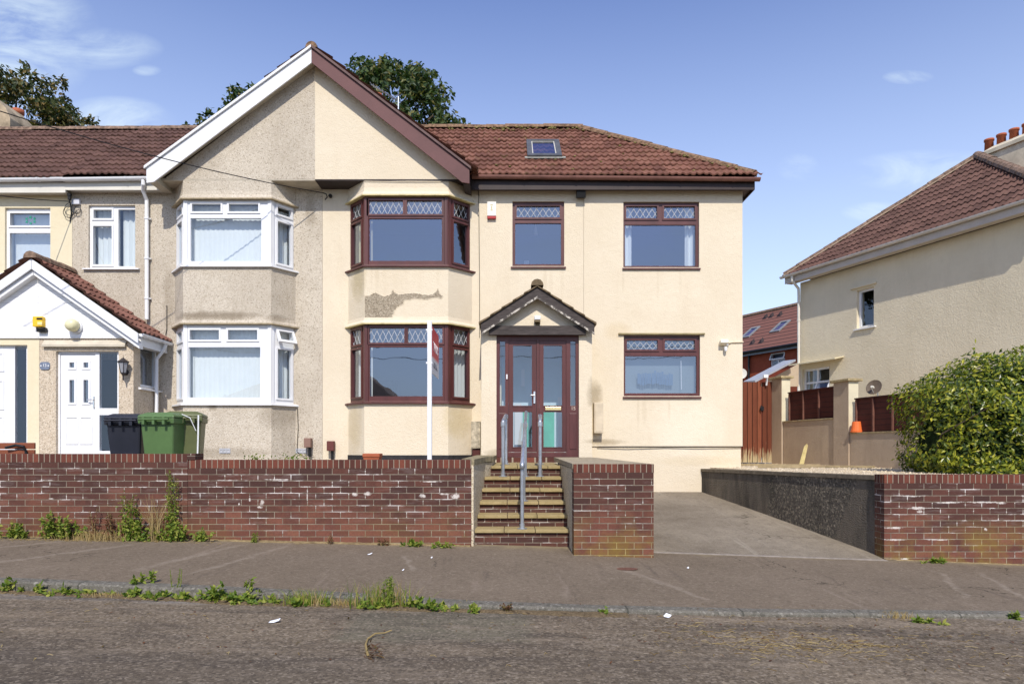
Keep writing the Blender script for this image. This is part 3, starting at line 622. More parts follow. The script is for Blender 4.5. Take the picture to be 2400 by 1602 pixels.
# ------------------------------------------------------------------ tiled roofs
def tile_roof(name, mat, parent, O, u, v, U, V, clips=(), roll=.12, gauge=.3, amp=.020, sub=6):
    """pantile-like sheet; O lower left corner, u along the eaves, v up the slope"""
    O, u, v = Vector(O), Vector(u).normalized(), Vector(v).normalized(); n = u.cross(v).normalized()
    if n.z < 0: n = -n
    o0 = ORG[parent.name]; bm = bmesh.new(); uvl = bm.loops.layers.uv.new('tile')
    nc = int(math.ceil(V/gauge)); step = roll/sub; nu = int(math.ceil(U/step)); rng = random.Random(len(name)*7+nc); jit = {}
    for j in range(nc):
        v0, v1 = j*gauge - .02, min(V, (j+1)*gauge); ro = []
        for (vv, h) in ((v0, .018), (v0+.004, .045), (v1, .012)):
            row = []
            for i in range(nu+1):
                ph = (i % sub)/sub; w = math.cos(2*math.pi*ph); w = amp*(w if w > 0 else w*.35)
                tk = (i//(2*sub), j); jt = jit.setdefault(tk, (rng.uniform(-.006, .006), rng.gauss(0, .011)))
                row.append(bm.verts.new(O + u*(i*step) + v*(vv + (jt[1] if vv < v1 else 0)) + n*(h + w + jt[0] + rng.uniform(-.0015, .0015)) - o0))
            ro.append((vv, row))
        for (va, ra), (vb, rb) in zip(ro, ro[1:]):
            for i in range(nu):
                f = bm.faces.new((ra[i], ra[i+1], rb[i+1], rb[i]))
                uc = i*step + step*.5; vc = j*gauge + .15
                for lp in f.loops: lp[uvl].uv = (uc, vc)
                f.smooth = True
    for co, no in clips:
        bmesh.ops.bisect_plane(bm, geom=bm.verts[:] + bm.edges[:] + bm.faces[:], plane_co=Vector(co)-o0, plane_no=Vector(no), clear_outer=True)
    me = bpy.data.meshes.new(name); bm.to_mesh(me); bm.free()
    me.set_sharp_from_angle(angle=R(50))
    return link(name, me, mat, parent, o0)
def ridge_run(mb, p0, p1, r=.10, seg=.42, drop=.03):
    p0, p1 = Vector(p0), Vector(p1); d = (p1-p0); L = d.length; d.normalize(); m = max(1, round(L/seg)); s = L/m
    side = d.cross(UP).normalized(); up = side.cross(d).normalized(); K = 7
    for i in range(m):
        a, b = p0 + d*(s*i), p0 + d*(s*(i+1)+.025); vs = []
        j = random.uniform(-.006, .006)
        for q, rr_ in ((a, r*1.06), (b, r*.97)):
            vs += [q + up*(j-drop) + side*math.cos(math.pi*k_/(K-1))*rr_ + up*math.sin(math.pi*k_/(K-1))*rr_ for k_ in range(K)]
        mb.add(vs, [(k_, k_+1, K+k_+1, K+k_) for k_ in range(K-1)] + [tuple(range(K)), tuple(range(K, 2*K))[::-1]])
def gutter(name, mat, parent, p0, p1, r=.055, brackets=.9):
    p0, p1 = Vector(p0), Vector(p1); mb = MB(); d = p1-p0; side = Vector((d.y, -d.x, 0)).normalized(); vs = []; K = 8
    for q in (p0, p1):
        for rr_ in (r, r-.006): vs += [q + side*math.cos(math.pi*k_/(K-1))*rr_ - UP*math.sin(math.pi*k_/(K-1))*rr_*1.05 for k_ in range(K)]
    f = []
    for k_ in range(K-1): f += [(k_, k_+1, 2*K+k_+1, 2*K+k_), (K+k_, 3*K+k_, 3*K+k_+1, K+k_+1)]
    f += [(0, 2*K, 3*K, K), (K-1, 2*K-1, 4*K-1, 3*K-1)]
    for b0 in (0, 2*K): f += [tuple(range(b0, b0+K))]
    mb.add(vs, f); L = d.length; m = int(L/brackets)
    for i in range(1, m+1):
        q = p0 + d*(i/(m+.5)); e = d.normalized()*.018
        pts = [side*math.cos(math.pi*k_/(K-1))*(r+.006) - UP*math.sin(math.pi*k_/(K-1))*(r+.006)*1.05 for k_ in range(K)]
        mb.add([q-e+p for p in pts] + [q+e+p for p in pts], [(k_, k_+1, K+k_+1, K+k_) for k_ in range(K-1)])
    return mb.build(name, mat, parent)

# ================================================================== the three joined houses
SOF = ZC + 4.887; EAVE_Y, EAVE_Z, SLOPE = 12.64, ZC + 5.06, .77
RY = 15.42; RZ = EAVE_Z + SLOPE*(RY-EAVE_Y)          # ridge
AX, AZ, GY = -3.598, ZC + 7.20, 12.47                # gable apex, gable wall plane
mz = lambda y: EAVE_Z + SLOPE*(y-EAVE_Y)
vdir = Vector((0, 1, SLOPE)).normalized(); VL = math.hypot(RY-EAVE_Y, RZ-EAVE_Z)
GR = .757                                            # gable roof gradient
val_n = Vector((SLOPE, GR, 0))                       # right valley plane, in plan: GR*(x-AX) + SLOPE*(y-EAVE_Y) = AZ-EAVE_Z
houseA = thing('terraced_house', 'cream rendered house with brown leaded windows, gabled brown porch and a two storey side extension', 'house', (.4, 12.9, ZC-.85))
houseB = thing('terraced_house', 'grey pebbledashed house with white bay windows and a white porch behind the wheelie bins', 'house', (-5.9, 12.9, ZC-.5))
houseC = thing('terraced_house', 'yellow cream house at the left edge, only its upper window and porch half showing', 'house', (-10, 12.9, ZC-.5))

# ---- cream house: walls
bayA = [(-3.09, YF), (-2.70, 12.476), (-1.165, 12.476), (-.755, YF)]
zA = (ZC-.6, ZC+.857, ZC+2.262, ZC+3.352, ZC+4.60, ZC+4.915)
W1 = (1201, 1322, 474, 625); W2 = (1460, 1637, 475, 628); W3 = (1461, 1639, 786, 928); FD = 12.945
wb = ZC - 1.1; O1 = (-3.58, YF, wb)
def rel(x0, x1, z0, z1, O): return (x0-O[0], x1-O[0], z0-O[2], z1-O[2])
mb = MB()
mb.plate(O1, (1, 0, 0), UP, (0, -1, 0), 1.352+3.58, SOF-wb, [hole(W1, FD, O1), rel(-2.98, -.86, zA[1], zA[2], O1), rel(-2.98, -.86, zA[3], zA[4], O1), rel(-.20, 1.10, ZC-.2, ZC+1.95, O1)], .28)
O2 = (1.356, YF-.004, ZC+.04)
mb.plate(O2, (1, 0, 0), UP, (0, -1, 0), 4.355-1.356, SOF-O2[2], [hole(W2, FD, O2), hole(W3, FD, O2)], .284)
O3 = (1.356, YF+.026, wb)
mb.plate(O3, (1, 0, 0), UP, (0, -1, 0), 4.335-1.356, ZC+.04-wb, [], .25)
wallA = mb.build('wall', M['cream'], houseA)
mb = MB(); mb.box(4.075, 4.353, YF+.285, 18.2, wb, SOF); mb.build('side_wall', M['cream'], houseA)
mb = MB(); mb.box(-3.55, 4.35, 18.2, 18.45, wb, SOF); mb.build('rear_wall', M['cream'], houseA)
bwA = bay(houseA, bayA, zA, M['cream'], simple('mossy_drip', (.55, .47, .24), .95, .3, 9, .1, 0, .5, 40))
# crumbled patch of render between the bay windows
pp = [(316, 178), (330, 183), (352, 181), (385, 165), (412, 150), (440, 172), (470, 182), (505, 176), (536, 166), (545, 131), (556, 148), (572, 163), (606, 168), (640, 164), (690, 161), (720, 160), (775, 168), (830, 176), (868, 168), (890, 152), (905, 121), (914, 142), (920, 164), (948, 186), (926, 205), (902, 196), (880, 195), (850, 200), (820, 211), (780, 206), (740, 205), (690, 211), (640, 215), (636, 232), (628, 247), (600, 262), (572, 280), (556, 312), (545, 342), (547, 372), (538, 396), (480, 398), (420, 400), (360, 396), (316, 399)]
rj = random.Random(3); pts = []
for i in range(len(pp)):
    a, b = pp[i], pp[(i+1) % len(pp)]
    for q in range(5):
        t_ = q/5; j = 0 if q == 0 else rj.uniform(-6, 6); jy = 0 if q == 0 else rj.uniform(-5, 5)
        pts.append(P(760 + (a[0]+(b[0]-a[0])*t_+j)*.2935, 640 + (a[1]+(b[1]-a[1])*t_+jy)*.2935, 12.4735))
pts = [Vector((max(p.x, -2.698), p.y, p.z)) for p in pts]
mb = MB(); mb.prism(pts, (0, .002, 0)); mb.build('bare_render_patch', M['bare_patch'], bwA)
mb = MB(); mb.tube([p + Vector((0, .004, 0)) for p in pts] + [pts[0] + Vector((0, .004, 0))], .008, 5, cap=False); mb.build('broken_render_edge', M['cream'], bwA)
# interior: floors, partitions
mb = MB()
for (z0, z1) in ((ZC-.35, ZC-.3), (ZC+2.45, ZC+2.7), (SOF-.02, SOF+.1)): mb.box(-3.5, 4.05, 13.19, 18.1, z0, z1)
mb.box(-3.5, 4.05, 15.6, 15.7, ZC-.3, SOF-.03); mb.box(-.62, -.55, 13.19, 15.59, ZC-.29, SOF-.03); mb.box(1.4, 1.47, 13.19, 15.59, ZC-.29, SOF-.03)
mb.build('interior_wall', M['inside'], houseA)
mb = MB(); xa, xb, yb, zb = -.05, .95, 14.1, ZC+2.72      # banister on the landing
mb.box(xa+.35, xb, yb, yb+.06, zb+.98, zb+1.04); mb.box(xa+.35, xb, yb, yb+.06, zb+.08, zb+.13); mb.box(xa+.30, xa+.40, yb-.01, yb+.07, zb, zb+1.15)
for i in range(6): mb.box(xa+.48+i*.085, xa+.51+i*.085, yb+.01, yb+.04, zb+.13, zb+.98)
mb.prism([(xa-.3, yb+.01, zb+.3), (xa+.3, yb+.01, zb+.95), (xa+.3, yb+.01, zb+1.02), (xa-.3, yb+.01, zb+.37)], (0, .04, 0))
mb.build('banister', M['white'], houseA)
mb = MB(); mb.tube([(.48, 13.8, SOF-.03), (.48, 13.8, SOF-.42)], .008, 5); mb.lathe((.48, 13.8, SOF-.58), [(.035, 0), (.03, .08), (.02, .16)], 8); mb.build('pendant_lamp', M['white'], houseA)
fur = simple('blue_furniture', (.05, .07, .20), .6, .1, 3); z2 = ZC+2.7
mb = MB(); mb.box(-2.35, -.95, 14.6, 15.1, z2, z2+1.05)
for i in range(4): mb.box(-2.3+i*.36, -2.06+i*.36, 14.2, 14.3, z2+.45, z2+.9)
mb.box(-2.35, -.95, 14.25, 14.35, z2+.3, z2+.5); mb.build('cabinet', fur, houseA)
mb = MB(); mb.box(-3.3, -2.6, 15.0, 15.5, ZC-.3, ZC+1.5); mb.box(-1.9, -1.0, 14.9, 15.5, ZC-.3, ZC+.9); mb.build('sideboard', simple('dark_wood_furniture', (.06, .035, .02), .6, .2, 3), houseA)
# windows on the flat wall
front_window(houseA, FD, W1, [(1211, 1312, 483, 510), (1207.5, 1315, 523, 619)], M['brown'], lattice=(0,), sashes=(0,), sill=(.03, .085, .045), label='upper brown window over the porch')
front_window(houseA, FD, W2, [(1467.5, 1539.5, 484, 512), (1556, 1628, 484, 512), (1464.5, 1630, 527, 623)], M['brown'], lattice=(0, 1), sashes=(0, 1), sill=(.02, .085, .045),
             curtains=[(1462, 1484, 480, 626, M['curtain'], .03), (1611, 1632, 480, 626, M['curtain'], .03)], label='upper extension window with white curtains')
w3 = front_window(houseA, FD, W3, [(1469, 1541, 797, 819), (1558, 1628, 797, 819), (1465.5, 1632.5, 834, 921)], M['brown'], lattice=(0, 1), sashes=(0, 1), sill=(.02, .085, .045), label='lower extension window', curtains=[(1462, 1637, 829, 925, simple('grey_roller_blind', (.17, .20, .22), .9, .05, 3), .0005)])
mb = MB(); q = P(1596, 845, 13.02); mb.tube([q, P(1597, 912, 13.02)], .006, 6); mb.build('blind_pull', M['white'], w3)
mb = MB(); rs = random.Random(8)
for i in range(15): mb.obox(P(1494 + i*5.6, 900+rs.uniform(-2, 3), 13.03), (.044*rs.uniform(.75, 1.02), 0, 0), (0, .002, 0), (0, 0, .24*rs.uniform(.8, 1.05)))
mb.build('window_marks', simple('blue_marks', (.07, .115, .20), .6, .1, 5), w3)  # blue blocks of uneven size just inside the pane
mb = MB(); mb.box(X(1449, YF), X(1651, YF), YF-.05, YF+.01, Z(784, YF), Z(781, YF)); mb.build('drip_moulding', simple('mossy_moulding', (.28, .23, .12), .9, .3, 9), houseA)
# bay windows
brl_u = [(864, 944.7, 470, 502), (954, 1035.5, 470, 502), (864.5, 1035.5, 512, 611)]
brl_l = [(866, 948, 768, 803), (956, 1037, 768, 803), (866.5, 1037, 813, 928)]
cy = (.1, .34, .08, .74, M['curtain_yellow'], .012)
bay_windows(houseA, bayA, zA[3], zA[4], M['brown'], brl_u, (0, 1), splay_cur={0: [(.02, .5, .05, .86, M['curtain_yellow'], .015)]})
bay_windows(houseA, bayA, zA[1], zA[2], M['brown'], brl_l, (0, 1), splay_cur={0: [(.02, .5, .05, 1.33, M['curtain'], .022)], 2: [(.05, .55, .05, 1.33, M['curtain'], .022)]})
# gable wall, right half, and its soffit
mb = MB(); gb = ZC + 4.91
gpoly = lambda sx: [(AX, GY, gb), (AX + sx*2.72, GY, gb), (AX + sx*2.72, GY, AZ-.20-GR*2.72), (AX, GY, AZ-.20)]
mb.prism(gpoly(1), (0, .2, 0)); mb.build('gable_wall', render_wall('cream_gable_render', (.76, .64, .46), (.81, .70, .53), (.66, .56, .42), 40, .3), houseA) if False else mb.build('gable_wall', M['cream'], houseA)
mb = MB(); mb.box(AX+.003, -.84, GY+.004, YF-.003, gb-.022, gb+.02); mb.build('gable_soffit', M['brown_dark'], houseA)
# bargeboards: front face at y=12.25
BY = 12.25
def barge(house, name, mat, x0, z0, x1, z1, dep, capmat=None, end=None):
    mb = MB(); pts = [(x0, BY, z0), (x1, BY, z1), (x1, BY, z1-dep), (x0, BY, z0-dep)]
    if end: pts = [(x0, BY, z0), (x1, BY, z1), (x1, BY, z1-dep*1.02), (x1 - (.13 if x1 > x0 else -.13), BY, z1 - dep*1.02 + .02), (x0, BY, z0-dep)]
    mb.prism(pts, (0, .03, 0)); b = mb.build(name, mat, house)
    mb = MB(); mb.prism([(x0, BY-.035, z0+.055), (x1 + (.03 if x1 > x0 else -.03), BY-.035, z1+.055-.022), (x1 + (.03 if x1 > x0 else -.03), BY-.035, z1+.008-.022), (x0, BY-.035, z0+.008)], (0, .12, 0)); mb.build('verge_cap', capmat or mat, b)
    return b
barge(houseA, 'bargeboard', M['brown_barge'], AX+.002, AZ-.03, -.765, ZC+5.01, .255, simple('verge_mortar', (.13, .085, .08), .8, .3, 8), True)
barge(houseB, 'bargeboard', M['white'], AX-.002, AZ-.03, -6.56, ZC+5.02, .255, None, True)
def verge_soffit(house, x0, z0, x1, z1, mat):
    mb = MB(); mb.prism([(x0, BY+.032, z0-.20), (x1, BY+.032, z1-.20), (x1, GY-.002, z1-.20), (x0, GY-.002, z0-.20)], (0, 0, .02)); mb.build('verge_soffit', mat, house)
verge_soffit(houseA, AX+.003, AZ-.03, -.80, ZC+5.03, simple('brown_grey_soffit', (.36, .29, .22), .8, .2, 5))
verge_soffit(houseB, AX-.003, AZ-.03, -6.5, ZC+5.05, M['sofbeige'])
mb = MB(); mb.box(-.88, -.765, BY+.04, YF, ZC+4.76, ZC+4.95); mb.build('gable_foot_box', M['brown_dark'], houseA)
mb = MB(); mb.box(-6.56, -6.40, BY+.04, YF-.003, ZC+4.80, ZC+4.905); mb.build('gable_foot_box', M['sofbeige'], houseB)
# gable roof slopes
for house, sx, mat in ((houseA, 1, 'tile_red'), (houseB, -1, 'tile_brown')):
    L = 2.95; vv = Vector((-sx, 0, GR)); o = Vector((AX + sx*L, BY-.01, AZ + .02 - GR*L))
    clip = [((AX, RY, 0), Vector((sx*GR, SLOPE, 0)))]
    clip = [(Vector((AX + sx*(AZ-EAVE_Z)/GR, EAVE_Y, 0)) + Vector((0, .12, 0)), Vector((sx*GR, SLOPE, 0)))]
    tile_roof('gable_roof', M[mat], house, o, (0, 1, 0), vv, 3.3, L*math.hypot(1, GR), clip)
mb = MB(); ridge_run(mb, (AX, BY-.02, AZ+.01), (AX, RY, AZ+.03), .10); mb.build('gable_ridge', M['ridge_red'], houseA)
# main roof right of the gable, hip, rear
HIPX = 4.53; RXE = 1.52
cl = [(Vector((AX+(AZ-EAVE_Z)/GR, EAVE_Y-.1, 0)), -Vector((GR, SLOPE, 0))), (Vector((HIPX, EAVE_Y, EAVE_Z)), Vector((RY-EAVE_Y, HIPX-RXE, 0)))]
tile_roof('roof', M['tile_red'], houseA, (-3.6, EAVE_Y-.03, mz(EAVE_Y-.03)), (1, 0, 0), vdir, 8.4, VL+.03, cl, roll=.125)
roofA = [o for o in COL.objects if o.name.startswith('roof')][0]
mb = MB(); hs = Vector((HIPX, EAVE_Y, EAVE_Z)); he = Vector((RXE, RY, RZ)); hb = Vector((HIPX, 18.2, EAVE_Z))
mb.quad(hs, hb, he); mb.quad((AX, 18.2, EAVE_Z), (HIPX, 18.2, EAVE_Z), he, (AX, RY, RZ)); mb.build('rear_roof', M['tile_red'], houseA, recalc=False)
mb = MB(); ridge_run(mb, (AX, RY, RZ+.02), (RXE+.05, RY, RZ+.045), .10); ridge_run(mb, hs + Vector((-.02, .02, .03)), he + Vector((0, 0, .05)), .095); mb.build('ridge_tiles', M['ridge_red'], roofA)
mb = MB(); rm = random.Random(17)                       # moss lumps and mortar crumbs along the ridge and in the courses
for i in range(150):
    if i < 80: x = rm.uniform(-1.5, RXE+.2); p = Vector((x, RY-rm.uniform(.02, .25), 0)); p.z = mz(p.y)+rm.uniform(.05, .08)
    elif i < 115: f = rm.random(); p = hs + (he-hs)*f + Vector((-rm.uniform(.05, .25), 0, .06))
    else: x = rm.uniform(-.4, 3.6); p = Vector((x, rm.uniform(EAVE_Y+.05, RY-.3), 0)); p.z = mz(p.y)+.045
    if p.x > HIPX - (p.y-EAVE_Y)*(HIPX-RXE)/(RY-EAVE_Y): continue
    r = rm.uniform(.012, .045); mb.lathe(p - UP*r*.4, [(r*.9, 0), (r, r*.35), (r*.55, r*.8), (.001, r)], 6)
mo = mb.build('moss', simple('roof_moss', (.17, .15, .055), .95, .7, 20, .1), roofA); mo['kind'] = 'stuff'
# rooflight
def on_roof(px, py):                                 # the point of the front roof slope behind a photo pixel
    r = Vector(((px-CX)/F, 1, (HY-py)/F)); d = (EAVE_Z - ZC - SLOPE*EAVE_Y) / (r.z - SLOPE); return Vector((0, 0, ZC)) + r*d
ra, rb, rc = on_roof(1236, 377), on_roof(1317, 377), on_roof(1240, 339)
rn = Vector((0, -SLOPE, 1)).normalized(); ru = Vector((1, 0, 0)); Wd = (rb-ra).x; Hd = (rc-ra).length
o_ = ra + rn*.11
mb = MB(); mb.plate(o_, ru, vdir, rn, Wd, Hd, [(.10, Wd-.10, .13, Hd-.085)], .14); rl = mb.build('rooflight', simple('grey_rooflight_cladding', (.085, .088, .095), .5, .3, 8), roofA)
mb = MB(); mb.plate(o_+ru*.085+vdir*.115-rn*.02, ru, vdir, rn, Wd-.17, Hd-.185, [(.035, Wd-.205, .035, Hd-.22)], .03); mb.build('rooflight_sash', simple('pale_sash', (.5, .49, .45), .5), rl)
q = o_ + ru*.1 + vdir*.13 - rn*.035; mb = MB(); mb.quad(q, q+ru*(Wd-.2), q+ru*(Wd-.2)+vdir*(Hd-.215), q+vdir*(Hd-.215)); mb.build('rooflight_pane', M['glass'], rl, recalc=False)
mb = MB(); mb.obox(ra + ru*-.05 + rn*.06 - vdir*.06, ru*(Wd+.12), vdir*.1, rn*.014); mb.build('lead_flashing', simple('lead_flashing', (.28, .28, .25), .7, .3, 12), rl)
# eaves of the extension
mb = MB(); mb.box(-.76, HIPX-.01, 12.705, 12.73, ZC+4.81, ZC+5.03); mb.box(HIPX-.03, HIPX-.008, 12.731, 18.3, ZC+4.81, ZC+5.03); mb.build('fascia', M['brown_dark'], houseA)
mb = MB(); mb.box(-.76, HIPX-.035, 12.732, YF-.005, SOF-.03, SOF-.008); mb.box(4.358, HIPX-.035, YF-.003, 18.3, SOF-.03, SOF-.008); mb.build('soffit', simple('brown_soffit', (.06, .035, .03), .5, .2, 4), houseA)
gutter('gutter', M['gutter_brown'], houseA, (-.74, 12.64, ZC+5.045), (HIPX+.06, 12.64, ZC+4.995), .058)
mb = MB(); mb.tube([P(1122, 452, 12.885), P(1123, 560, 12.885), P(1124, 680, 12.885), P(1124, 790, 12.885)], .0055, 6); mb.tube([P(1122, 452, 12.885), P(1115, 430, 12.88), P(1108, 445, 12.6), P(1100, 425, 12.48), P(1040, 424, 12.455), P(960, 425, 12.455), P(850, 423, 12.455)], .006, 6); mb.build('wall_cable', M['dark'], houseA)
mb = MB(); mb.tube([P(1400, 1046, 12.89), P(1470, 1048, 12.885), P(1560, 1046, 12.89), P(1640, 1047, 12.885), P(1739, 1046, 12.89)], .008, 6); mb.build('plinth_cable', M['dark'], houseA)

# ---- cream house: porch
PY = 12.15; px0, px1 = -.547, 1.424; fx0, fx1 = -.277, 1.192; ftop = ZC+2.02; fbot = ZC-.16
mb = MB()
mb.box(px0, fx0, PY, YF-.003, ZC-.5, ZC+2.16); mb.box(fx1, px1, PY, YF-.003, ZC-.5, ZC+2.16); mb.box(fx0, fx1, PY, PY+.1, ftop, ZC+2.16)
mb.prism([(px0+.03, PY+.02, ZC+2.16), (px1-.03, PY+.02, ZC+2.16), (.4425, PY+.02, ZC+2.74)], (0, .08, 0))
porA = mb.build('porch', M['cream'], houseA)
AXP, AZP, PBY = .4425, ZC+2.836, 12.0; ex0, ex1, ez = -.548, 1.448, ZC+2.195
def pbarge(mb, x1, y, dep, t, up=0): mb.prism([(AXP, y, AZP+up), (x1, y, ez+up), (x1, y, ez+up-dep), (AXP, y, AZP+up-dep)], (0, t, 0))
mb = MB(); pbarge(mb, ex0, PBY, .195, .03); pbarge(mb, ex1, PBY, .195, .03); mb.build('porch_bargeboard', M['charcoal'], porA)
mb = MB(); mb.prism([(AXP, PBY-.012, AZP-.165), (ex0, PBY-.012, ez-.165), (ex0, PBY-.012, ez-.205), (AXP, PBY-.012, AZP-.205)], (0, .011, 0)); mb.prism([(AXP, PBY-.012, AZP-.165), (ex1, PBY-.012, ez-.165), (ex1, PBY-.012, ez-.205), (AXP, PBY-.012, AZP-.205)], (0, .011, 0))
kt = Mat('peeling_trim', rough=.85); kt.color(kt.mix(kt.mr(kt.noise(9, 6, .75), .48, .56), (.07, .06, .055), (.50, .46, .40))); mb.build('porch_trim', kt.m, porA)
mb = MB(); mb.box(ex0+.14, ex1-.14, PBY+.06, PY-.002, ZC+2.0+.005, ZC+2.165); mb.build('porch_beam', M['charcoal'], porA)
gp_ = (AZP-ez)/(AXP-ex0); mb = MB()
for sx, xe in ((-1, ex0), (1, ex1)):
    for i in range(5):
        L0 = abs(xe-AXP); a0 = L0*(1 - i/5)+.035; a1 = L0*(1-(i+1)/5) - .03; a1 = max(a1, 0)
        y0 = PBY-.035; g_ = gp_; zt = lambda a: AZP - g_*a
        mb.prism([(AXP+sx*a0, y0, zt(a0)+.045), (AXP+sx*a1, y0, zt(a1)+.018), (AXP+sx*a1, y0, zt(a1)+.003), (AXP+sx*a0, y0, zt(a0)+.006)], (0, YF-y0-.004, 0))
mb.build('porch_roof', M['porch_moss'], porA)
mb = MB(); ridge_run(mb, (AXP, PBY-.045, AZP+.045), (AXP, YF-.01, AZP+.045), .105, .45, .02); mb.build('porch_ridge', M['porch_moss'], porA)
# porch doors: frame, two leaves, sidelights
dd = PY+.05
door = lambda x0, x1, y0, y1: (X(x0, dd)-fx0, X(x1, dd)-fx0, Z(y1, dd)-fbot, Z(y0, dd)-fbot)
lts = [door(1171.5, 1184, 799, 950), door(1337, 1349, 799, 950), door(1192, 1257.5, 797.5, 1059), door(1263.5, 1327, 797.5, 1059)]
dW, dH = fx1-fx0, ftop-fbot
mb = MB(); mb.plate((fx0, dd, fbot), (1, 0, 0), UP, (0, -1, 0), dW, dH, lts, .06)
for (a, b) in ((1169, 1186), (1335, 1351)):
    x0, x1 = X(a, dd), X(b, dd); mb.box(x0, x1, dd-.012, dd, Z(1052, dd), Z(968, dd))
pd = mb.build('porch_door', M['brown'], houseA, bevel=.004)
mb = MB()
for i in (0, 1):
    a, b, c, e = lts[i]; mb.quad((fx0+a, dd+.03, fbot+c), (fx0+b, dd+.03, fbot+c), (fx0+b, dd+.03, fbot+e), (fx0+a, dd+.03, fbot+e))
mb.build('sidelight_pane', M['glass_porch'], pd, recalc=False)
for (a, b), (c, e) in (((1192.4, 1257), (1202.7, 1246.7)), ((1264, 1326.6), (1274, 1317.5))):
    x0, x1 = X(a, dd), X(b, dd); zb, zt_ = Z(1058.5, dd), Z(798, dd); O = (x0, dd+.012, zb)
    hl = [(X(c, dd)-x0, X(e, dd)-x0, Z(950, dd)-zb, Z(809, dd)-zb), (X(c, dd)-x0, X(e, dd)-x0, Z(1047, dd)-zb, Z(965, dd)-zb)]
    mb = MB(); mb.plate(O, (1, 0, 0), UP, (0, -1, 0), x1-x0, zt_-zb, hl, .05)
    for h in hl: r = .018; mb.plate((O[0]+h[0]-r, O[1]-.008, O[2]+h[2]-r), (1, 0, 0), UP, (0, -1, 0), h[1]-h[0]+2*r, h[3]-h[2]+2*r, [(r, r+h[1]-h[0], r, r+h[3]-h[2])], .01)
    mb.build('door_leaf', M['brown'], pd)
    mb = MB()
    for h in hl: mb.quad((x0+h[0], dd+.035, zb+h[2]), (x0+h[1], dd+.035, zb+h[2]), (x0+h[1], dd+.035, zb+h[3]), (x0+h[0], dd+.035, zb+h[3]))
    mb.build('door_pane', M['glass_porch'], pd, recalc=False)
mb = MB(); mb.box(X(1278, dd), X(1315, dd), dd-.016, dd+.01, Z(961, dd), Z(953, dd)); mb.build('letterbox', simple('brass', (.75, .62, .32), .3, .1, 8, .5, .6), pd, bevel=.004)
chrome = simple('chrome', (.7, .7, .7), .2, .05, 5, .5, .9)
mb = MB(); mb.box(X(1250.5, dd), X(1254.5, dd), dd-.012, dd+.008, Z(945, dd), Z(917, dd)); mb.tube([(X(1252.5, dd), dd-.01, Z(926, dd)), (X(1252.5, dd), dd-.05, Z(926, dd)), (X(1244, dd), dd-.055, Z(926, dd))], .009, 8); mb.build('handle', chrome, pd)
mb = MB(); mb.box(X(1186.5, dd), X(1189.5, dd), dd-.02, dd+.002, Z(888, dd), Z(877, dd)); mb.build('doorbell', M['white'], pd)
def text(body, size, loc, rot, mat, name, parent, sx=1.0, ext=.002):
    cu = bpy.data.curves.new(name, 'FONT'); cu.body = body; cu.size = size; cu.align_x = 'CENTER'; cu.align_y = 'CENTER'; cu.extrude = ext
    ob = bpy.data.objects.new(name, cu); me = bpy.data.meshes.new_from_object(ob); bpy.data.objects.remove(ob); bpy.data.curves.remove(cu)
    me.transform(Matrix.Diagonal((sx, 1, 1, 1))); me.transform(rot.to_4x4()); me.transform(Matrix.Translation(Vector(loc) - ORG[parent.name]))
    me.name = name; return link(name, me, mat, parent, ORG[parent.name])
RF = Matrix.Rotation(R(90), 3, 'X')
text('15', .085, (X(1343.5, dd), dd-.004, Z(957, dd)), RF, simple('pale_numerals', (.6, .5, .42), .5), 'door_number', pd)
mb = MB(); mb.box(fx0-.0, fx1+.0, PY-.01, PY+.15, ZC-.25, fbot-.002); mb.build('threshold', soldier_mat('threshold_brick', .2, .05), porA)
# what shows through the porch glass: pale hall with a green door
mb = MB(); mb.box(-.195, 1.095, 13.19, 13.25, ZC-.29, ZC+2.3); hall = mb.build('hall_partition', M['inside_pale'], houseA)
mb = MB(); mb.box(X(1246, 13), X(1300, 13), 13.12, 13.17, ZC-.28, Z(955, 13)); mb.box(X(1226, 13), X(1243, 13), 13.12, 13.17, ZC-.28, Z(955, 13)); mb.build('green_panel', simple('green_paint', (.07, .50, .30), .6, .2, 3), hall)
mb = MB(); mb.box(X(1206, 12.95), X(1222, 12.95), 12.98, 13.02, ZC-.28, Z(945, 13)); mb.box(X(1222, 12.95), X(1230, 12.95), 12.99, 13.01, Z(905, 13), Z(865, 13)); mb.box(X(1308, 12.95), X(1318, 12.95), 12.98, 13.02, ZC-.28, Z(930, 13)); mb.build('hall_board', M['white'], hall)

# ---- pebbledash house
bayB = [(-6.37, YF), (-6.01, 12.476), (-4.40, 12.476), (-4.09, YF)]
zB = (ZC-.6, ZC+.830, ZC+2.262, ZC+3.352, ZC+4.54, ZC+4.915)
W4 = (211, 320, 483, 629); OB = (-8.306, YF, wb)
mb = MB(); mb.plate(OB, (1, 0, 0), UP, (0, -1, 0), 8.306-3.584, SOF+.03-wb, [hole(W4, FD, OB), rel(-6.26, -4.2, zB[1], zB[2], OB), rel(-6.26, -4.2, zB[3], zB[4], OB), rel(-8.0, -7.0, ZC-.35, ZC+1.7, OB)], .28)
wallB = mb.build('wall', M['pebble'], houseB)
mb = MB(); mb.box(-8.30, -3.6, 18.2, 18.45, wb, SOF); mb.build('rear_wall', M['pebble'], houseB)
mb = MB(); mb.box(-3.70, -3.585, YF+.285, 18.2, wb, SOF); mb.build('party_wall', M['inside'], houseB)
bay(houseB, bayB, zB, M['pebble'], simple('grimy_drip', (.40, .33, .22), .95, .35, 12, .1, 0, .6, 40))
mb = MB(); mb.prism(gpoly(-1), (0, .2, 0)); mb.build('gable_wall', M['pebble'], houseB)
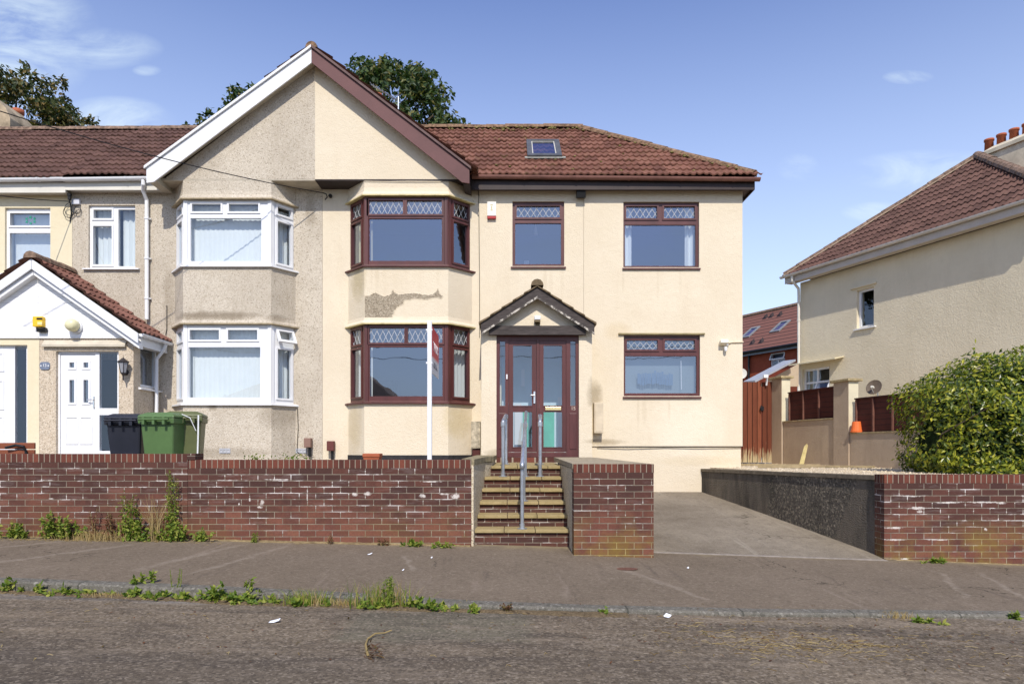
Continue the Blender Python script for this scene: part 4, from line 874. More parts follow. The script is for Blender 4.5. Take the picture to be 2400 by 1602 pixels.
mb = MB(); mb.box(-6.40, AX-.003, GY+.004, YF-.003, gb-.022, gb+.02); mb.build('gable_soffit', M['sofbeige'], houseB)
mb = MB()
for (z0, z1) in ((ZC-.35, ZC-.3), (ZC+2.45, ZC+2.7), (SOF-.02, SOF+.1)): mb.box(-8.3, -3.75, 13.19, 18.1, z0, z1)
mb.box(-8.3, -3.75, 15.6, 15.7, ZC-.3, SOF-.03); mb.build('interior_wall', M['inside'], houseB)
wl_u = [(450.6, 518, 478, 496), (537, 606, 478, 496), (446.5, 612.5, 511, 612)]; wl_l = [(445.5, 514, 773, 796), (535, 603.6, 773, 796), (441.6, 610, 813, 931)]
CU = M['curtain']
bay_windows(houseB, bayB, zB[3], zB[4], M['white'], wl_u, (), front_cur=[(.08, 1.55, .03, 1.14, CU, .006)], splay_cur={0: [(.02, .5, .03, 1.1, CU, .012)], 2: [(.03, .5, .03, 1.1, CU, .012)]}, gmat=M['glass_light'])
bay_windows(houseB, bayB, zB[1], zB[2], M['white'], wl_l, (), front_cur=[(.08, 1.55, .03, 1.38, CU, .006)], splay_cur={0: [(.02, .5, .03, 1.36, CU, .012)], 2: [(.03, .5, .03, 1.36, CU, .012)]}, openl={2: (0,)}, gmat=M['glass_light'])
front_window(houseB, FD, W4, [(220.5, 263, 492, 512), (219.5, 263, 530, 620), (277.5, 317, 491, 624)], M['white'], sashes=(0, 1), sill=(.09, .10, .04), curtains=[(214, 268, 488, 626, CU, .02), (276, 319, 488, 626, CU, .02)], gmat=M['glass_light'], label='narrow white window beside the downpipe')
# main roof left of the gable: pebbledash house and yellow house
def lz(x): return -.008*(-x-6)                       # the terrace sinks slightly to the left
for house, xa, xb in ((houseB, -8.31, -3.5), (houseC, -14.5, -8.31)):
    cl = [((AX-(AZ-EAVE_Z)/GR, EAVE_Y-.1, 0), Vector((GR, -SLOPE, 0)))] if house is houseB else []
    tile_roof('roof', M['tile_brown'], house, (xa, EAVE_Y-.03, mz(EAVE_Y-.03)+lz((xa+xb)/2)), (1, 0, 0), vdir, xb-xa, VL+.03, cl, roll=.125)
    mb = MB(); ridge_run(mb, (xa, RY, RZ+.02+lz(xa)), (xb if house is houseC else AX, RY, RZ+.02+lz(xb)), .10); mb.build('ridge_tiles', M['ridge_brown'], house)
    mb = MB(); mb.quad((xa, 18.2, EAVE_Z), (xb, 18.2, EAVE_Z), (xb, RY, RZ+lz(xb)), (xa, RY, RZ+lz(xa))); mb.build('rear_roof', M['tile_brown'], house, recalc=False)
    xe = -6.57 if house is houseB else xb
    mb = MB(); mb.box(xa, xe, 12.70, 12.73, ZC+4.82+lz(xa), ZC+5.01+lz(xa)); mb.build('fascia', M['whitegrey'], house)
    mb = MB(); mb.box(xa, xe-.0, 12.732, YF-.005, ZC+4.84+lz(xa), ZC+4.862+lz(xa)); mb.build('soffit', M['whitegrey'], house)
    gutter('gutter', M['white'], house, (xa, 12.64, ZC+5.02+lz(xa)*1.6), (xe+.02, 12.64, ZC+5.02+lz(xe)*1.2), .056)
xd = X(342, 12.8)
mb = MB(); mb.tube([(X(336, 12.64), 12.64, ZC+4.98), (X(336, 12.64), 12.64, ZC+4.88), (xd-.01, 12.72, ZC+4.80), (xd, 12.83, ZC+4.66), (xd, 12.83, ZC+4.5), (xd, 12.83, ZC+2.42)], .036, 10)
for zz in (4.3, 3.55, 2.8): mb.lathe((xd, 12.83, ZC+zz), [(.045, 0), (.045, .035)], 10); mb.box(xd-.06, xd+.06, 12.85, 12.899, ZC+zz+.005, ZC+zz+.03)
mb.build('downpipe', M['white'], houseB, smooth=False)
# white porch shared by the pebbledash and yellow houses
QY = 12.0; qx = -6.654; qz = ZC+1.93; qbx = -8.31; QBY = 11.8; qa = ZC+3.27; qe = ZC+2.03; qex = -6.53; qg = (qa-qe)/(qex-qbx)
D1 = (131, 278, 822, 1095); zq0 = ZC-.36
OQ = (qbx+.002, QY, wb)
mb = MB(); mb.plate(OQ, (1, 0, 0), UP, (0, -1, 0), qx-OQ[0], qz-wb, [hole(D1, QY, OQ)], .15)
sz0, sz1 = ZC+1.10, ZC+1.86
mb.plate((qx-.002, QY+.004, wb), (0, 1, 0), UP, (1, 0, 0), YF-.008-QY, qz-wb+.12, [(.22, .83, sz0-wb, sz1-wb)], .148)
pq = mb.build('porch', pebbledash('tan_pebbledash', ((.38, .31, .22), (.52, .43, .325), (.575, .485, .375), (.65, .57, .455)), .3).m, houseB)
k = Mat('white_shiplap', (.80, .80, .80), .4); pz = k.sep(); fr = k.math('FRACT', k.math('MULTIPLY', pz[2], 10)); k.color(k.mix(k.mr(fr, .93, .96), (.80, .80, .80), (.5, .52, .55))); k.bump(k.mr(fr, .0, .97, 1, 0), .5, .012)
for house, sx in ((houseB, 1), (houseC, -1)):
    par = pq if house is houseB else None
    if house is houseC:
        OC = (-12, QY, wb)
        mb = MB(); mb.plate(OC, (1, 0, 0), UP, (0, -1, 0), qbx-.002+12, qz-wb, [rel(X(-60, QY), X(64, QY), ZC-.4, Z(808, QY), OC)], .15); par = pc = mb.build('porch', M['cream_yellow'], houseC)
    L = abs(qex-qbx)
    mb = MB(); mb.prism([(qbx+sx*.002, QY-.03, qz), (qbx+sx*(L-.05), QY-.03, qz), (qbx+sx*(L-.05), QY-.03, qe-.05), (qbx+sx*.002, QY-.03, qa-.05)], (0, .12, 0)); mb.build('cladding', k.m, par)
    mb = MB(); g = lambda a: qa - qg*a
    for (y, u0, dep, t) in ((QBY, 0, .17, .03), (QBY+.05, -.17, .09, .12)): mb.prism([(qbx+sx*.004, y, g(0)+u0), (qbx+sx*(L+.06), y, g(L+.06)+u0), (qbx+sx*(L+.06), y, g(L+.06)+u0-dep), (qbx+sx*.004, y, g(0)+u0-dep)], (0, t, 0))
    mb.build('porch_bargeboard', M['white'], par)
    vv = Vector((-sx, 0, qg)); o = Vector((qbx+sx*(L+.1), QBY-.03, g(L+.1)+.02))
    tile_roof('porch_roof', M['tile_porch'], par, o, (0, 1, 0), vv, YF-.01-QBY+.03, (L+.1)*math.hypot(1, qg), [((0, YF-.01, 0), Vector((0, 1, 0)))], roll=.15, gauge=.30, amp=.03)
mb = MB(); ridge_run(mb, (qbx, QBY-.04, qa+.05), (qbx, YF-.01, qa+.06), .11, .4, .03); mb.build('porch_ridge', M['ridge_brown'], pq)
gutter('porch_gutter', M['white'], pq, (qex+.09, QBY+.05, qe-.04), (qex+.09, YF-.02, qe-.05), .05)
mb = MB(); mb.box(qx+.004, qex+.02, QBY+.18, YF-.006, qe-.24, qe-.07); mb.build('porch_fascia', M['white'], pq)
xq = qex+.06; mb = MB(); mb.tube([(xq+.03, 12.70, qe-.1), (xq-.01, 12.70, qe-.2), (qx+.05, 12.68, qe-.38), (qx+.05, 12.68, ZC-.3)], .034, 10); mb.build('porch_downpipe', M['white'], pq)
# porch windows and doors
window(pq, (qx-.03, QY+.22, sz0), (0, 1, 0), (1, 0, 0), .61, sz1-sz0, [(.05, .56, .05, sz1-sz0-.05)], M['white'], sill=(.06, .08, .05), gmat=M['glass'])
dq = QY+.06; dzb = Z(1095, dq)
def dq_(x0, x1, y0, y1): return (X(x0, dq)-X(131, dq), X(x1, dq)-X(131, dq), Z(y1, dq)-dzb, Z(y0, dq)-dzb)
l4 = [dq_(140.5, 223.5, 829, 1090), dq_(233, 275, 822+4, 956), dq_(233, 275, 972, 1056)]
mb = MB(); mb.plate((X(131, dq), dq, dzb), (1, 0, 0), UP, (0, -1, 0), X(278, dq)-X(131, dq), Z(822, dq)-dzb, l4, .07); fdB = mb.build('front_door', M['white'], houseB)
mb = MB()
for a, b, c, e in l4[1:]: mb.quad(*[(X(131, dq)+s_, dq+.03, dzb+r_) for s_, r_ in ((a, c), (b, c), (b, e), (a, e))])
mb.build('sidelight_pane', M['glass_light'], fdB, recalc=False)
sm_ = [(162.6, 173.6, 849, 861), (195.5, 206.5, 849, 861), (162.6, 173.6, 890, 943), (195.5, 206.5, 890, 943)]
OL = (X(141, dq), dq+.012, Z(1089.5, dq)); dl = lambda q: (X(q[0], dq)-OL[0], X(q[1], dq)-OL[0], Z(q[3], dq)-OL[2], Z(q[2], dq)-OL[2])
mb = MB(); mb.plate(OL, (1, 0, 0), UP, (0, -1, 0), X(223, dq)-OL[0], Z(830, dq)-OL[2], [dl(q) for q in sm_], .045)
for q in sm_ + [(158, 178, 980, 1036), (191, 211, 980, 1036)]:
    a, b, c, e = dl(q); r = .035; mb.plate((OL[0]+a-r, OL[1]-.012, OL[2]+c-r), (1, 0, 0), UP, (0, -1, 0), b-a+2*r, e-c+2*r, [(.022, b-a+2*r-.022, .022, e-c+2*r-.022)] if q[3]-q[2] > 54 else [(r, r+b-a, r, r+e-c)], .014)
mb.build('door_leaf', M['white'], fdB, bevel=.003)
mb = MB()
for q in sm_: a, b, c, e = dl(q); mb.quad(*[(OL[0]+s_, dq+.035, OL[2]+r_) for s_, r_ in ((a, c), (b, c), (b, e), (a, e))])
mb.build('door_pane', M['glass'], fdB, recalc=False)
mb = MB(); mb.box(X(218.5, dq), X(221.5, dq), dq-.012, dq+.014, Z(955, dq), Z(929, dq)); mb.tube([(X(220, dq), dq-.01, Z(936, dq)), (X(220, dq), dq-.05, Z(936, dq)), (X(208, dq), dq-.055, Z(937, dq))], .009, 8); mb.build('handle', chrome, fdB)
mb = MB(); mb.box(X(103, QY), X(297, QY), QY-.06, QY+.01, Z(813, QY), Z(808, QY)); mb.prism([(X(103, QY), QY-.055, Z(808, QY)), (X(297, QY), QY-.055, Z(808, QY)), (X(297, QY), QY-.001, Z(797, QY)), (X(103, QY), QY-.001, Z(797, QY))], (0, .003, 0)); mb.build('door_hood', M['sofbeige'], pq)
mb = MB(); mb.plate((X(-60, dq), dq, dzb), (1, 0, 0), UP, (0, -1, 0), X(64, dq)-X(-60, dq), Z(808, dq)-dzb, [(X(35, dq)-X(-60, dq), X(62, dq)-X(-60, dq), .1, Z(812, dq)-dzb)], .06)
for (y0, y1) in ((826, 870), (890, 960), (975, 1040)): mb.plate((X(-12, dq), dq-.014, Z(y1, dq)), (1, 0, 0), UP, (0, -1, 0), X(10, dq)-X(-12, dq), Z(y0, dq)-Z(y1, dq), [(.025, X(10, dq)-X(-12, dq)-.025, .025, Z(y0, dq)-Z(y1, dq)-.025)], .016)
fdC = mb.build('front_door', M['white'], houseC)
mb = MB(); mb.quad(*[(X(a, dq), dq+.03, Z(b, dq)) for a, b in ((35, 1080), (62, 1080), (62, 812), (35, 812))]); mb.build('sidelight_pane', M['glass_light'], fdC, recalc=False)

# ---- yellow cream house
W5 = (16, 122, 489, 640); OC2 = (-14.5, YF-.003, wb)
mb = MB(); mb.plate(OC2, (1, 0, 0), UP, (0, -1, 0), 14.5-8.309, ZC+4.9-wb, [hole(W5, FD, OC2), rel(-10.5, -8.6, ZC-.3, ZC+1.9, OC2)], .28); mb.build('wall', M['cream_yellow'], houseC)
mb = MB(); mb.box(-14.5, -8.32, 18.2, 18.45, wb, SOF); mb.build('rear_wall', M['cream_yellow'], houseC)
mb = MB()
for (z0, z1) in ((ZC-.35, ZC-.3), (ZC+2.45, ZC+2.7), (SOF-.04, SOF+.08)): mb.box(-14.4, -8.35, 13.19, 18.1, z0, z1)
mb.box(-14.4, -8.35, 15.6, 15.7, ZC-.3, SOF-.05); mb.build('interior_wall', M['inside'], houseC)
w5 = front_window(houseC, FD, W5, [(25, 118, 500, 529), (23, 120, 546, 632)], M['white'], sashes=(0,), sill=(.06, .10, .05), curtains=[(20, 121, 497, 634, CU, .002)], gmat=M['glass'], label='white window with a green star ornament')
mb = MB(); cx, cy_ = 71.5, 516
for i in range(6):
    a = i*math.pi/3 + .5; q = P(cx+10.5*math.cos(a), cy_+7*math.sin(a), FD+.02); st = []
    for j in range(10): r_ = (.033 if j % 2 == 0 else .014); st.append((q.x + r_*math.cos(j*math.pi/5), q.y, q.z + r_*math.sin(j*math.pi/5)))
    mb.prism(st, (0, .003, 0))
mb.build('star_ornament', simple('green_glass', (.02, .30, .20), .4), w5)
# chimney of the yellow house
mb = MB(); c0, c1 = X(-60, 16.2), X(60, 16.2); zt = Z(245, 16.2)
mb.prism([(c0, 15.7, ZC+6.4), (c1, 15.7, ZC+6.4), (c1, 15.7, Z(300, 16.2)), (X(50, 16.2), 15.7, Z(278, 16.2)), (X(25, 16.2), 15.7, Z(252, 16.2)), (X(-5, 16.2), 15.7, Z(232, 16.2)), (c0, 15.7, zt)], (0, .9, 0))
ch = mb.build('chimney', simple('stained_chimney_render', (.36, .29, .20), .95, .5, 3, .1, 0, .6, 30), houseC)
mb = MB(); mb.lathe((X(43, 16.8), 16.8, ZC+7.9), [(.12, 0), (.10, .3), (.13, .32), (.13, .42), (.09, .42), (.08, .1)], 14); mb.build('chimney_pot', M['terracotta'], ch, smooth=True)

# ================================================================== the right-hand neighbour and what stands between
rE0 = Vector((8.25, 20.7, ZC+5.2)); rE1 = Vector((11.0, 13.73, ZC+5.2)); w_ = (rE1-rE0).normalized(); m_ = Vector((-w_.y, w_.x, 0)); 
if m_.x < 0: m_ = -m_
RLen = (rE1-rE0).length
houseR = thing('detached_house', 'buff roughcast house on the right seen side on, hipped brown tiled roof', 'house', (10.5, 17, ZC-.5))
rO = rE0 + m_*.36 + w_*.28; rO.z = ZC-2.0; wl = RLen-.56
def on_rwall(px, py, off=0):                          # where a photo pixel meets the side wall
    r = Vector(((px-CX)/F, 1, (HY-py)/F)); a = rO - m_*off; d = (a - Vector((0, 0, ZC))).dot(m_) / r.dot(m_); q = Vector((0, 0, ZC)) + r*d
    return (q-a).dot(w_), q.z, q
def rrect(x0, x1, y0a, y1a):
    u0, _, _ = on_rwall(x0, 800); u1, _, _ = on_rwall(x1, 800); _, zt, _ = on_rwall(x0, y0a); _, zb, _ = on_rwall(x0, y1a); return u0, u1, zb-rO.z, zt-rO.z
h1 = rrect(2008, 2048, 681, 770); h2 = rrect(1880, 1944, 866, 935)
mb = MB(); rH = ZC+4.98-rO.z
mb.plate(rO, w_, UP, -m_, wl, rH, [h1, h2], .28); mb.build('side_wall', M['right_render'], houseR)
mb = MB(); q = rO + m_*.285; mb.obox(q, m_*6.5, w_*.25, UP*rH); mb.build('rear_wall', M['right_render'], houseR)
mb = MB(); q = rO + m_*.285 + w_*(wl-.25); mb.obox(q, m_*6.5, w_*.25, UP*rH); mb.build('front_wall', M['right_render'], houseR)
mb = MB(); q = rO + m_*1.6 + w_*.3; mb.obox(q, m_*.1, w_*(wl-.6), UP*rH); q = rO + m_*.285 + w_*.26 + UP*(rH-.03); mb.obox(q, m_*6, w_*(wl-.52), UP*.05); mb.build('interior_wall', M['inside'], houseR)
for h, ls, sa, op in ((h1, [(.06, h1[1]-h1[0]-.06, .06, h1[3]-h1[2]-.06)], (), ()),
              (h2, None, (0, 1), (3,))):
    Wd, Hd = h[1]-h[0], h[3]-h[2]
    if ls is None: ls = [(.06, Wd/2-.03, Hd*.56, Hd-.06), (Wd/2+.03, Wd-.06, Hd*.56, Hd-.06), (.06, Wd/2-.03, .06, Hd*.50), (Wd/2+.03, Wd-.06, .06, Hd*.50)]
    window(houseR, rO + w_*h[0] + UP*h[2] + m_*.09, w_, -m_, Wd, Hd, ls, M['white'], openl=op, sill=(.07, .15, .05), gmat=M['glass_light'])
mb = MB(); u0, _, _ = on_rwall(1996, 700); u1, _, _ = on_rwall(2055, 700); _, zt, _ = on_rwall(1996, 679); mb.obox(rO + w_*u0 - m_*.06 + UP*(zt-rO.z), w_*(u1-u0), m_*.059, UP*.04); mb.build('drip_moulding', M['right_render'], houseR)
# sloping canopy over the lower window
u0, za, _ = on_rwall(1869, 855); u1, zb_, _ = on_rwall(1978, 833); zz = (za+zb_)/2
a = rO + w_*u0 + UP*(za-rO.z); L_ = w_*(u1-u0)
mb = MB(); mb.prism([a - m_*.002 + UP*.03, a - m_*.002 + UP*.06, a - m_*.34 - UP*.005, a - m_*.34 - UP*.045], L_); mb.build('window_canopy', simple('cream_canopy', (.60, .53, .36), .7, .1, 4), houseR)
# roof
apx = (rE0+rE1)/2 + m_*3.12; apx.z = ZC+7.82; rvv = (m_*3.12 + UP*2.62).normalized(); RVL = math.hypot(3.12, 2.62)
ha, hb_ = (apx-rE0), (apx-rE1)
cA = (rE0, (lambda d: Vector((-d.y, d.x, 0)))(Vector((ha.x, ha.y, 0)))); cB = (rE1, (lambda d: Vector((d.y, -d.x, 0)))(Vector((hb_.x, hb_.y, 0))))
tile_roof('roof', M['tile_brown'], houseR, rE0 - rvv*.03, w_, rvv, RLen, RVL, [cA, cB], roll=.15, gauge=.32, amp=.03)
mb = MB(); far_r = apx + m_*5; mb.quad(rE0, far_r + (rE0-apx)*1 - m_*0 + m_*3.12, far_r, apx); mb.quad(rE1, apx, far_r, rE1 + m_*5); mb.build('roof_slopes', M['tile_brown'], houseR, recalc=False)
mb = MB(); ridge_run(mb, rE0 + Vector((0, 0, .05)), apx + Vector((0, 0, .06)), .11); ridge_run(mb, rE1 + Vector((0, 0, .05)), apx + Vector((0, 0, .06)), .13); mb.build('hip_tiles', M['ridge_brown'], houseR)
nn = w_.cross(rvv); nn = nn if nn.z > 0 else -nn
mb = MB(); e = ha.normalized(); sd_ = e.cross(nn).normalized(); sd_ = sd_ if sd_.dot(w_) > 0 else -sd_
mb.obox(rE0 + nn*.055 + sd_*.03, ha, sd_*.085, nn*.02); mb.build('hip_bedding', M['ridge_pale'], houseR)
mb = MB(); mb.obox(rE0 + m_*.03 + UP*-.23, w_*RLen, m_*.02, UP*.21); mb.build('fascia', simple('grey_pvc', (.50, .45, .40), .5, .08, 4), houseR)
mb = MB(); mb.obox(rE0 + m_*.052 + UP*-.22, w_*(RLen-.05), m_*.245, UP*.02); mb.build('soffit', simple('grey_soffit', (.48, .43, .37), .6, .08, 4), houseR)
gutter('gutter', simple('grey_gutter', (.56, .53, .49), .5, .1, 4), houseR, rE0 - m_*.035 - w_*.10, rE1 - m_*.035, .06)
q0 = rE0 + w_*.35 - m_*.02; mb = MB(); mb.tube([q0 + UP*-.06, q0 + UP*-.2, q0 + m_*.24 + UP*-.42, q0 + m_*.25 + UP*-.6, q0 + m_*.25 + UP*-7.0], .04, 10)
for zz in (1.4, 3.0): mb.lathe(q0 + m_*.25 - UP*zz, [(.05, 0), (.05, .06)], 10)
mb.build('downpipe', M['whitegrey'], houseR)
# chimney
cc = Vector((13.0, 18.9, ZC+6.4)); mb = MB(); Lc, Dc = 2.4, .62; zt = Z(350, 18.9) - ZC - 6.4
mb.obox(cc, w_*Lc, m_*Dc, UP*(zt-.22)); mb.prism([cc - w_*.06 - m_*.06 + UP*(zt-.22), cc + w_*(Lc+.06) - m_*.06 + UP*(zt-.22), cc + w_*(Lc+.06) + m_*(Dc+.06) + UP*(zt-.22), cc - w_*.06 + m_*(Dc+.06) + UP*(zt-.22)], UP*.10)
a4 = [cc - w_*.04 - m_*.04, cc + w_*(Lc+.04) - m_*.04, cc + w_*(Lc+.04) + m_*(Dc+.04), cc - w_*.04 + m_*(Dc+.04)]; b4 = [cc + w_*.2 + m_*.18, cc + w_*(Lc-.2) + m_*.18, cc + w_*(Lc-.2) + m_*(Dc-.18), cc + w_*.2 + m_*(Dc-.18)]
mb.add([p + UP*(zt-.12) for p in a4] + [p + UP*(zt+.04) for p in b4], [(0, 1, 5, 4), (1, 2, 6, 5), (2, 3, 7, 6), (3, 0, 4, 7), (4, 5, 6, 7)])
chR = mb.build('chimney', simple('pale_chimney_render', (.56, .50, .38), .95, .25, 3, .1, 0, .6, 25), houseR)
for i in range(5):
    p = cc + w_*(.02 + .33*i) + m_*.28; mb = MB(); mb.lathe((p.x, p.y, p.z+zt), [(.115, 0), (.105, .25), (.125, .26), (.125, .31), (.095, .31), (.085, .15)], 14); mb.build('chimney_pot', M['terracotta'], chR, smooth=True)

# ---- far brick house
houseF = thing('brick_house', 'distant red brick house with roof windows seen over the timber gate', 'house', (12, 33, ZC-2))
fA, fB = Vector((11.3, 33.4, 0)), Vector((12.66, 30.7, 0)); fd_ = (fB-fA).normalized(); fn = Vector((-fd_.y, fd_.x, 0)); fn = fn if fn.x > 0 else -fn
f0 = fA - fd_*3.5; fL = 9.0; fe = ZC + 4.64
def on_f(px, py, slope=0):
    r = Vector(((px-CX)/F, 1, (HY-py)/F)); o = Vector((0, 0, ZC))
    nv = fn if not slope else (fn*SLF - UP).normalized(); q0 = f0 + UP*fe - (fn*.3 if slope else Vector((0, 0, 0)))
    d = (q0-o).dot(nv)/r.dot(nv); return o + r*d
SLF = .74
q = on_f(1808, 828); uf = (q-f0).dot(fd_); zf = q.z; bk = simple('far_red_brick', (.26, .058, .028), .9, .18, 3)
wfh = (uf-.35, uf+.65, ZC-2-ZC+2, 0)
fbz = ZC-2; fh = [(uf-.06, uf+.78, Z(858, 31.5)-fbz, Z(826, 31.5)-fbz)]
mb = MB(); mb.plate(f0 + UP*fbz, fd_, UP, -fn, fL, fe-fbz-.05, fh, .25); mb.build('wall', bk, houseF)
mb = MB(); mb.obox(f0 + fn*.3 + UP*fbz, fd_*fL, fn*.1, UP*(fe-fbz-.2)); mb.build('interior_wall', M['inside'], houseF)
Wd, Hd = fh[0][1]-fh[0][0], fh[0][3]-fh[0][2]
window(houseF, f0 + fd_*fh[0][0] + UP*(fbz+fh[0][2]) + fn*.06, fd_, -fn, Wd, Hd, [(.05, Wd/2-.025, .05, Hd/2-.03), (Wd/2+.025, Wd-.05, .05, Hd/2-.03), (.05, Wd-.05, Hd/2+.03, Hd-.05)], M['white'], openl=(2,), sill=(.06, .1, .06), gmat=M['glass_light'])
k = Mat('far_roof_tile', rough=.9); pz = k.sep(); fr = k.math('FRACT', k.math('MULTIPLY', pz[2], 4.6)); k.color(k.mix(k.mr(fr, .74, .86), k.mix(k.noise(3, 5, .7), (.155, .065, .05), (.20, .09, .068)), (.05, .025, .022))); k.bump(fr, .6, .03)
fvv = (fn + UP*SLF).normalized(); rb0 = f0 + UP*fe - fn*.3
mb = MB(); mb.prism([rb0, rb0 + fd_*fL, rb0 + fd_*fL + fvv*4.3, rb0 + fvv*4.3], fvv.cross(fd_).normalized()*-.08 if fvv.cross(fd_).z > 0 else fvv.cross(fd_).normalized()*.08); rfF = mb.build('roof', k.m, houseF)
mb = MB(); mb.tube([rb0 + fvv*4.3 + UP*.02, rb0 + fvv*4.3 + fd_*fL + UP*.02], .12, 8); mb.build('ridge_tiles', M['ridge_brown'], rfF)
mb = MB(); mb.tube([rb0 - fn*.05 - UP*.04, rb0 - fn*.05 + fd_*fL - UP*.04], .07, 8); mb.build('gutter', M['dark'], houseF)
mb = MB(); mb.obox(rb0 + fn*.05 - UP*.2, fd_*fL, fn*.03, UP*.16); mb.build('fascia', simple('slate_grey_fascia', (.20, .24, .30), .5), houseF)
q = on_f(1758, 850); mb = MB(); mb.tube([q - fn*.08 + UP*(fe-q.z-.1), q - fn*.08 - UP*6], .05, 8); mb.build('downpipe', M['dark'], houseF)
for (px, py) in ((1759, 780), (1829, 766)):
    q = on_f(px, py, 1); nrm = (UP - fn*SLF).normalized(); mb = MB(); mb.plate(q - fd_*.3 - fvv*.5 + nrm*.07, fd_, fvv, nrm, .6, 1.0, [(.09, .51, .1, .88)], .06); rw = mb.build('roof_window', simple('roof_window_frame', (.22, .23, .24), .5), rfF)
    mb = MB(); p = q - fd_*.21 - fvv*.4 + nrm*.045; mb.quad(p, p + fd_*.42, p + fd_*.42 + fvv*.78, p + fvv*.78); mb.build('pane', M['glass'], rw, recalc=False)
for (px, py) in ((1790, 748), (1804, 745), (1824, 742), (1759, 808), (1780, 805)):
    q = on_f(px, py, 1); mb = MB(); mb.prism([q - fd_*.14, q + fd_*.14, q + fvv*.1 + UP*.16], fvv*.2); mb.build('roof_vent', M['brown_dark'], rfF)

# ---- buff garden wall with piers and its fence panels
wO, wD = Vector((6.14, 15.8, 0)), Vector((.72, -3.5, 0)).normalized(); wN = Vector((-wD.y, wD.x, 0)); wN = wN if wN.x > 0 else -wN     # wN points away from the drive
bwall = thing('garden_wall', 'low buff rendered garden wall with square capped piers behind the gravel', 'wall', (6.6, 14, ZC-.36))
def wpt(y): return wO + wD*((wO.y-y)/-wD.y)
def wseg(y0, y1, z0, z1, t0, t1, name, mat, par):
    a, b = wpt(y0), wpt(y1); mb = MB(); mb.obox(a + wN*t0 + UP*z0, b-a, wN*(t1-t0), UP*(z1-z0)); return mb.build(name, mat, par)
wseg(15.6, 13.85, ZC-.6, ZC+.595, .02, .20, 'wall_panel', M['low_wall'], bwall); wseg(13.42, 9.4, ZC-.6, ZC+.285, .02, .20, 'wall_panel', M['low_wall'], bwall)
cap = simple('mossy_pier_cap', (.34, .27, .15), .95, .4, 14, .1, 0, .6, 40)
wseg(15.6, 13.85, ZC+.596, ZC+.62, .0, .21, 'ledge', cap, bwall); wseg(13.42, 9.4, ZC+.286, ZC+.31, .0, .21, 'ledge', cap, bwall)
pierf = simple('sunlit_pier_render', (.62, .56, .40), .9, .1, 3, .1, 0, .4, 60)  # paler tone for the pier fronts: sunshine put into the colour
for (ya, yb, zt) in ((16.0, 15.62, ZC+1.60), (13.86, 13.43, ZC+1.32)):
    pr = wseg(ya, yb, ZC-.6, zt, -.012, .212, 'pier', M['low_wall'], bwall)
    a, b = wpt(yb), wpt(yb-.004); mb = MB(); mb.obox(a - wN*.008 + UP*(ZC+.62 if ya > 15 else ZC+.32), wD*.004, wN*.216, UP*(zt-(ZC+.62 if ya > 15 else ZC+.32))); mb.build('sunlit_face', pierf, pr)
    a, b = wpt(ya+.06), wpt(yb-.06); mb = MB(); mb.obox(a - wN*.06 + UP*zt, b-a, wN*.33, UP*.055); mb.build('pier_cap', cap, pr, bevel=.01)
kf = Mat('dark_red_fence', rough=.8); pz = kf.sep(); fr = kf.math('FRACT', kf.math('MULTIPLY', pz[2], 9.5)); cfe = kf.mix(kf.noise(6, 6, .7, kf.map((1, 1, 5))), (.050, .013, .011), (.095, .026, .020)); kf.color(kf.mix(kf.mr(fr, .88, .95), cfe, (.015, .006, .006))); kf.bump(fr, .6, .015)
bat = simple('fence_batten', (.16, .07, .05), .85, .3, 9)
for (ya, yb, z0, z1, lab) in ((15.5, 13.92, ZC+.63, ZC+1.245, 'dark red lap fence panel between the two wall piers'), (13.36, 10.0, ZC+.315, ZC+.955, 'dark red lap fence panel running into the laurel hedge')):
    a, b = wpt(ya), wpt(yb); t = thing('fence_panel', lab, 'fence', (a+b)/2 + UP*z0, 'fence panels on the buff wall')
    mb = MB(); mb.obox(a + wN*.10 + UP*z0, b-a, wN*.03, UP*(z1-z0)); mb.build('boards', kf.m, t)
    n = int((ya-yb)/.42)
    for i in range(n+1):
        p = a + (b-a)*(i/n) - wD*.015 * (1 if i else -1); mb = MB(); mb.obox(p + wN*.068 + UP*(z0+.004), wD*.03, wN*.032, UP*(z1-z0-.01)); mb.build('batten', bat, t)
    mb = MB(); mb.obox(a + wN*.06 + UP*z1, b-a, wN*.08, UP*.025); mb.build('capping_rail', kf.m, t)
p = wpt(13.28) + wN*.05; t = thing('plant_pot', 'orange plastic plant pot upside down on the low wall ledge', 'plant pot', (p.x, p.y, ZC+.31))
mb = MB(); mb.lathe((p.x, p.y, ZC+.311), [(.108, 0), (.112, .03), (.10, .035), (.075, .21), (.0, .212)], 16); mb.build('pot_body', M['orange'], t, smooth=False)

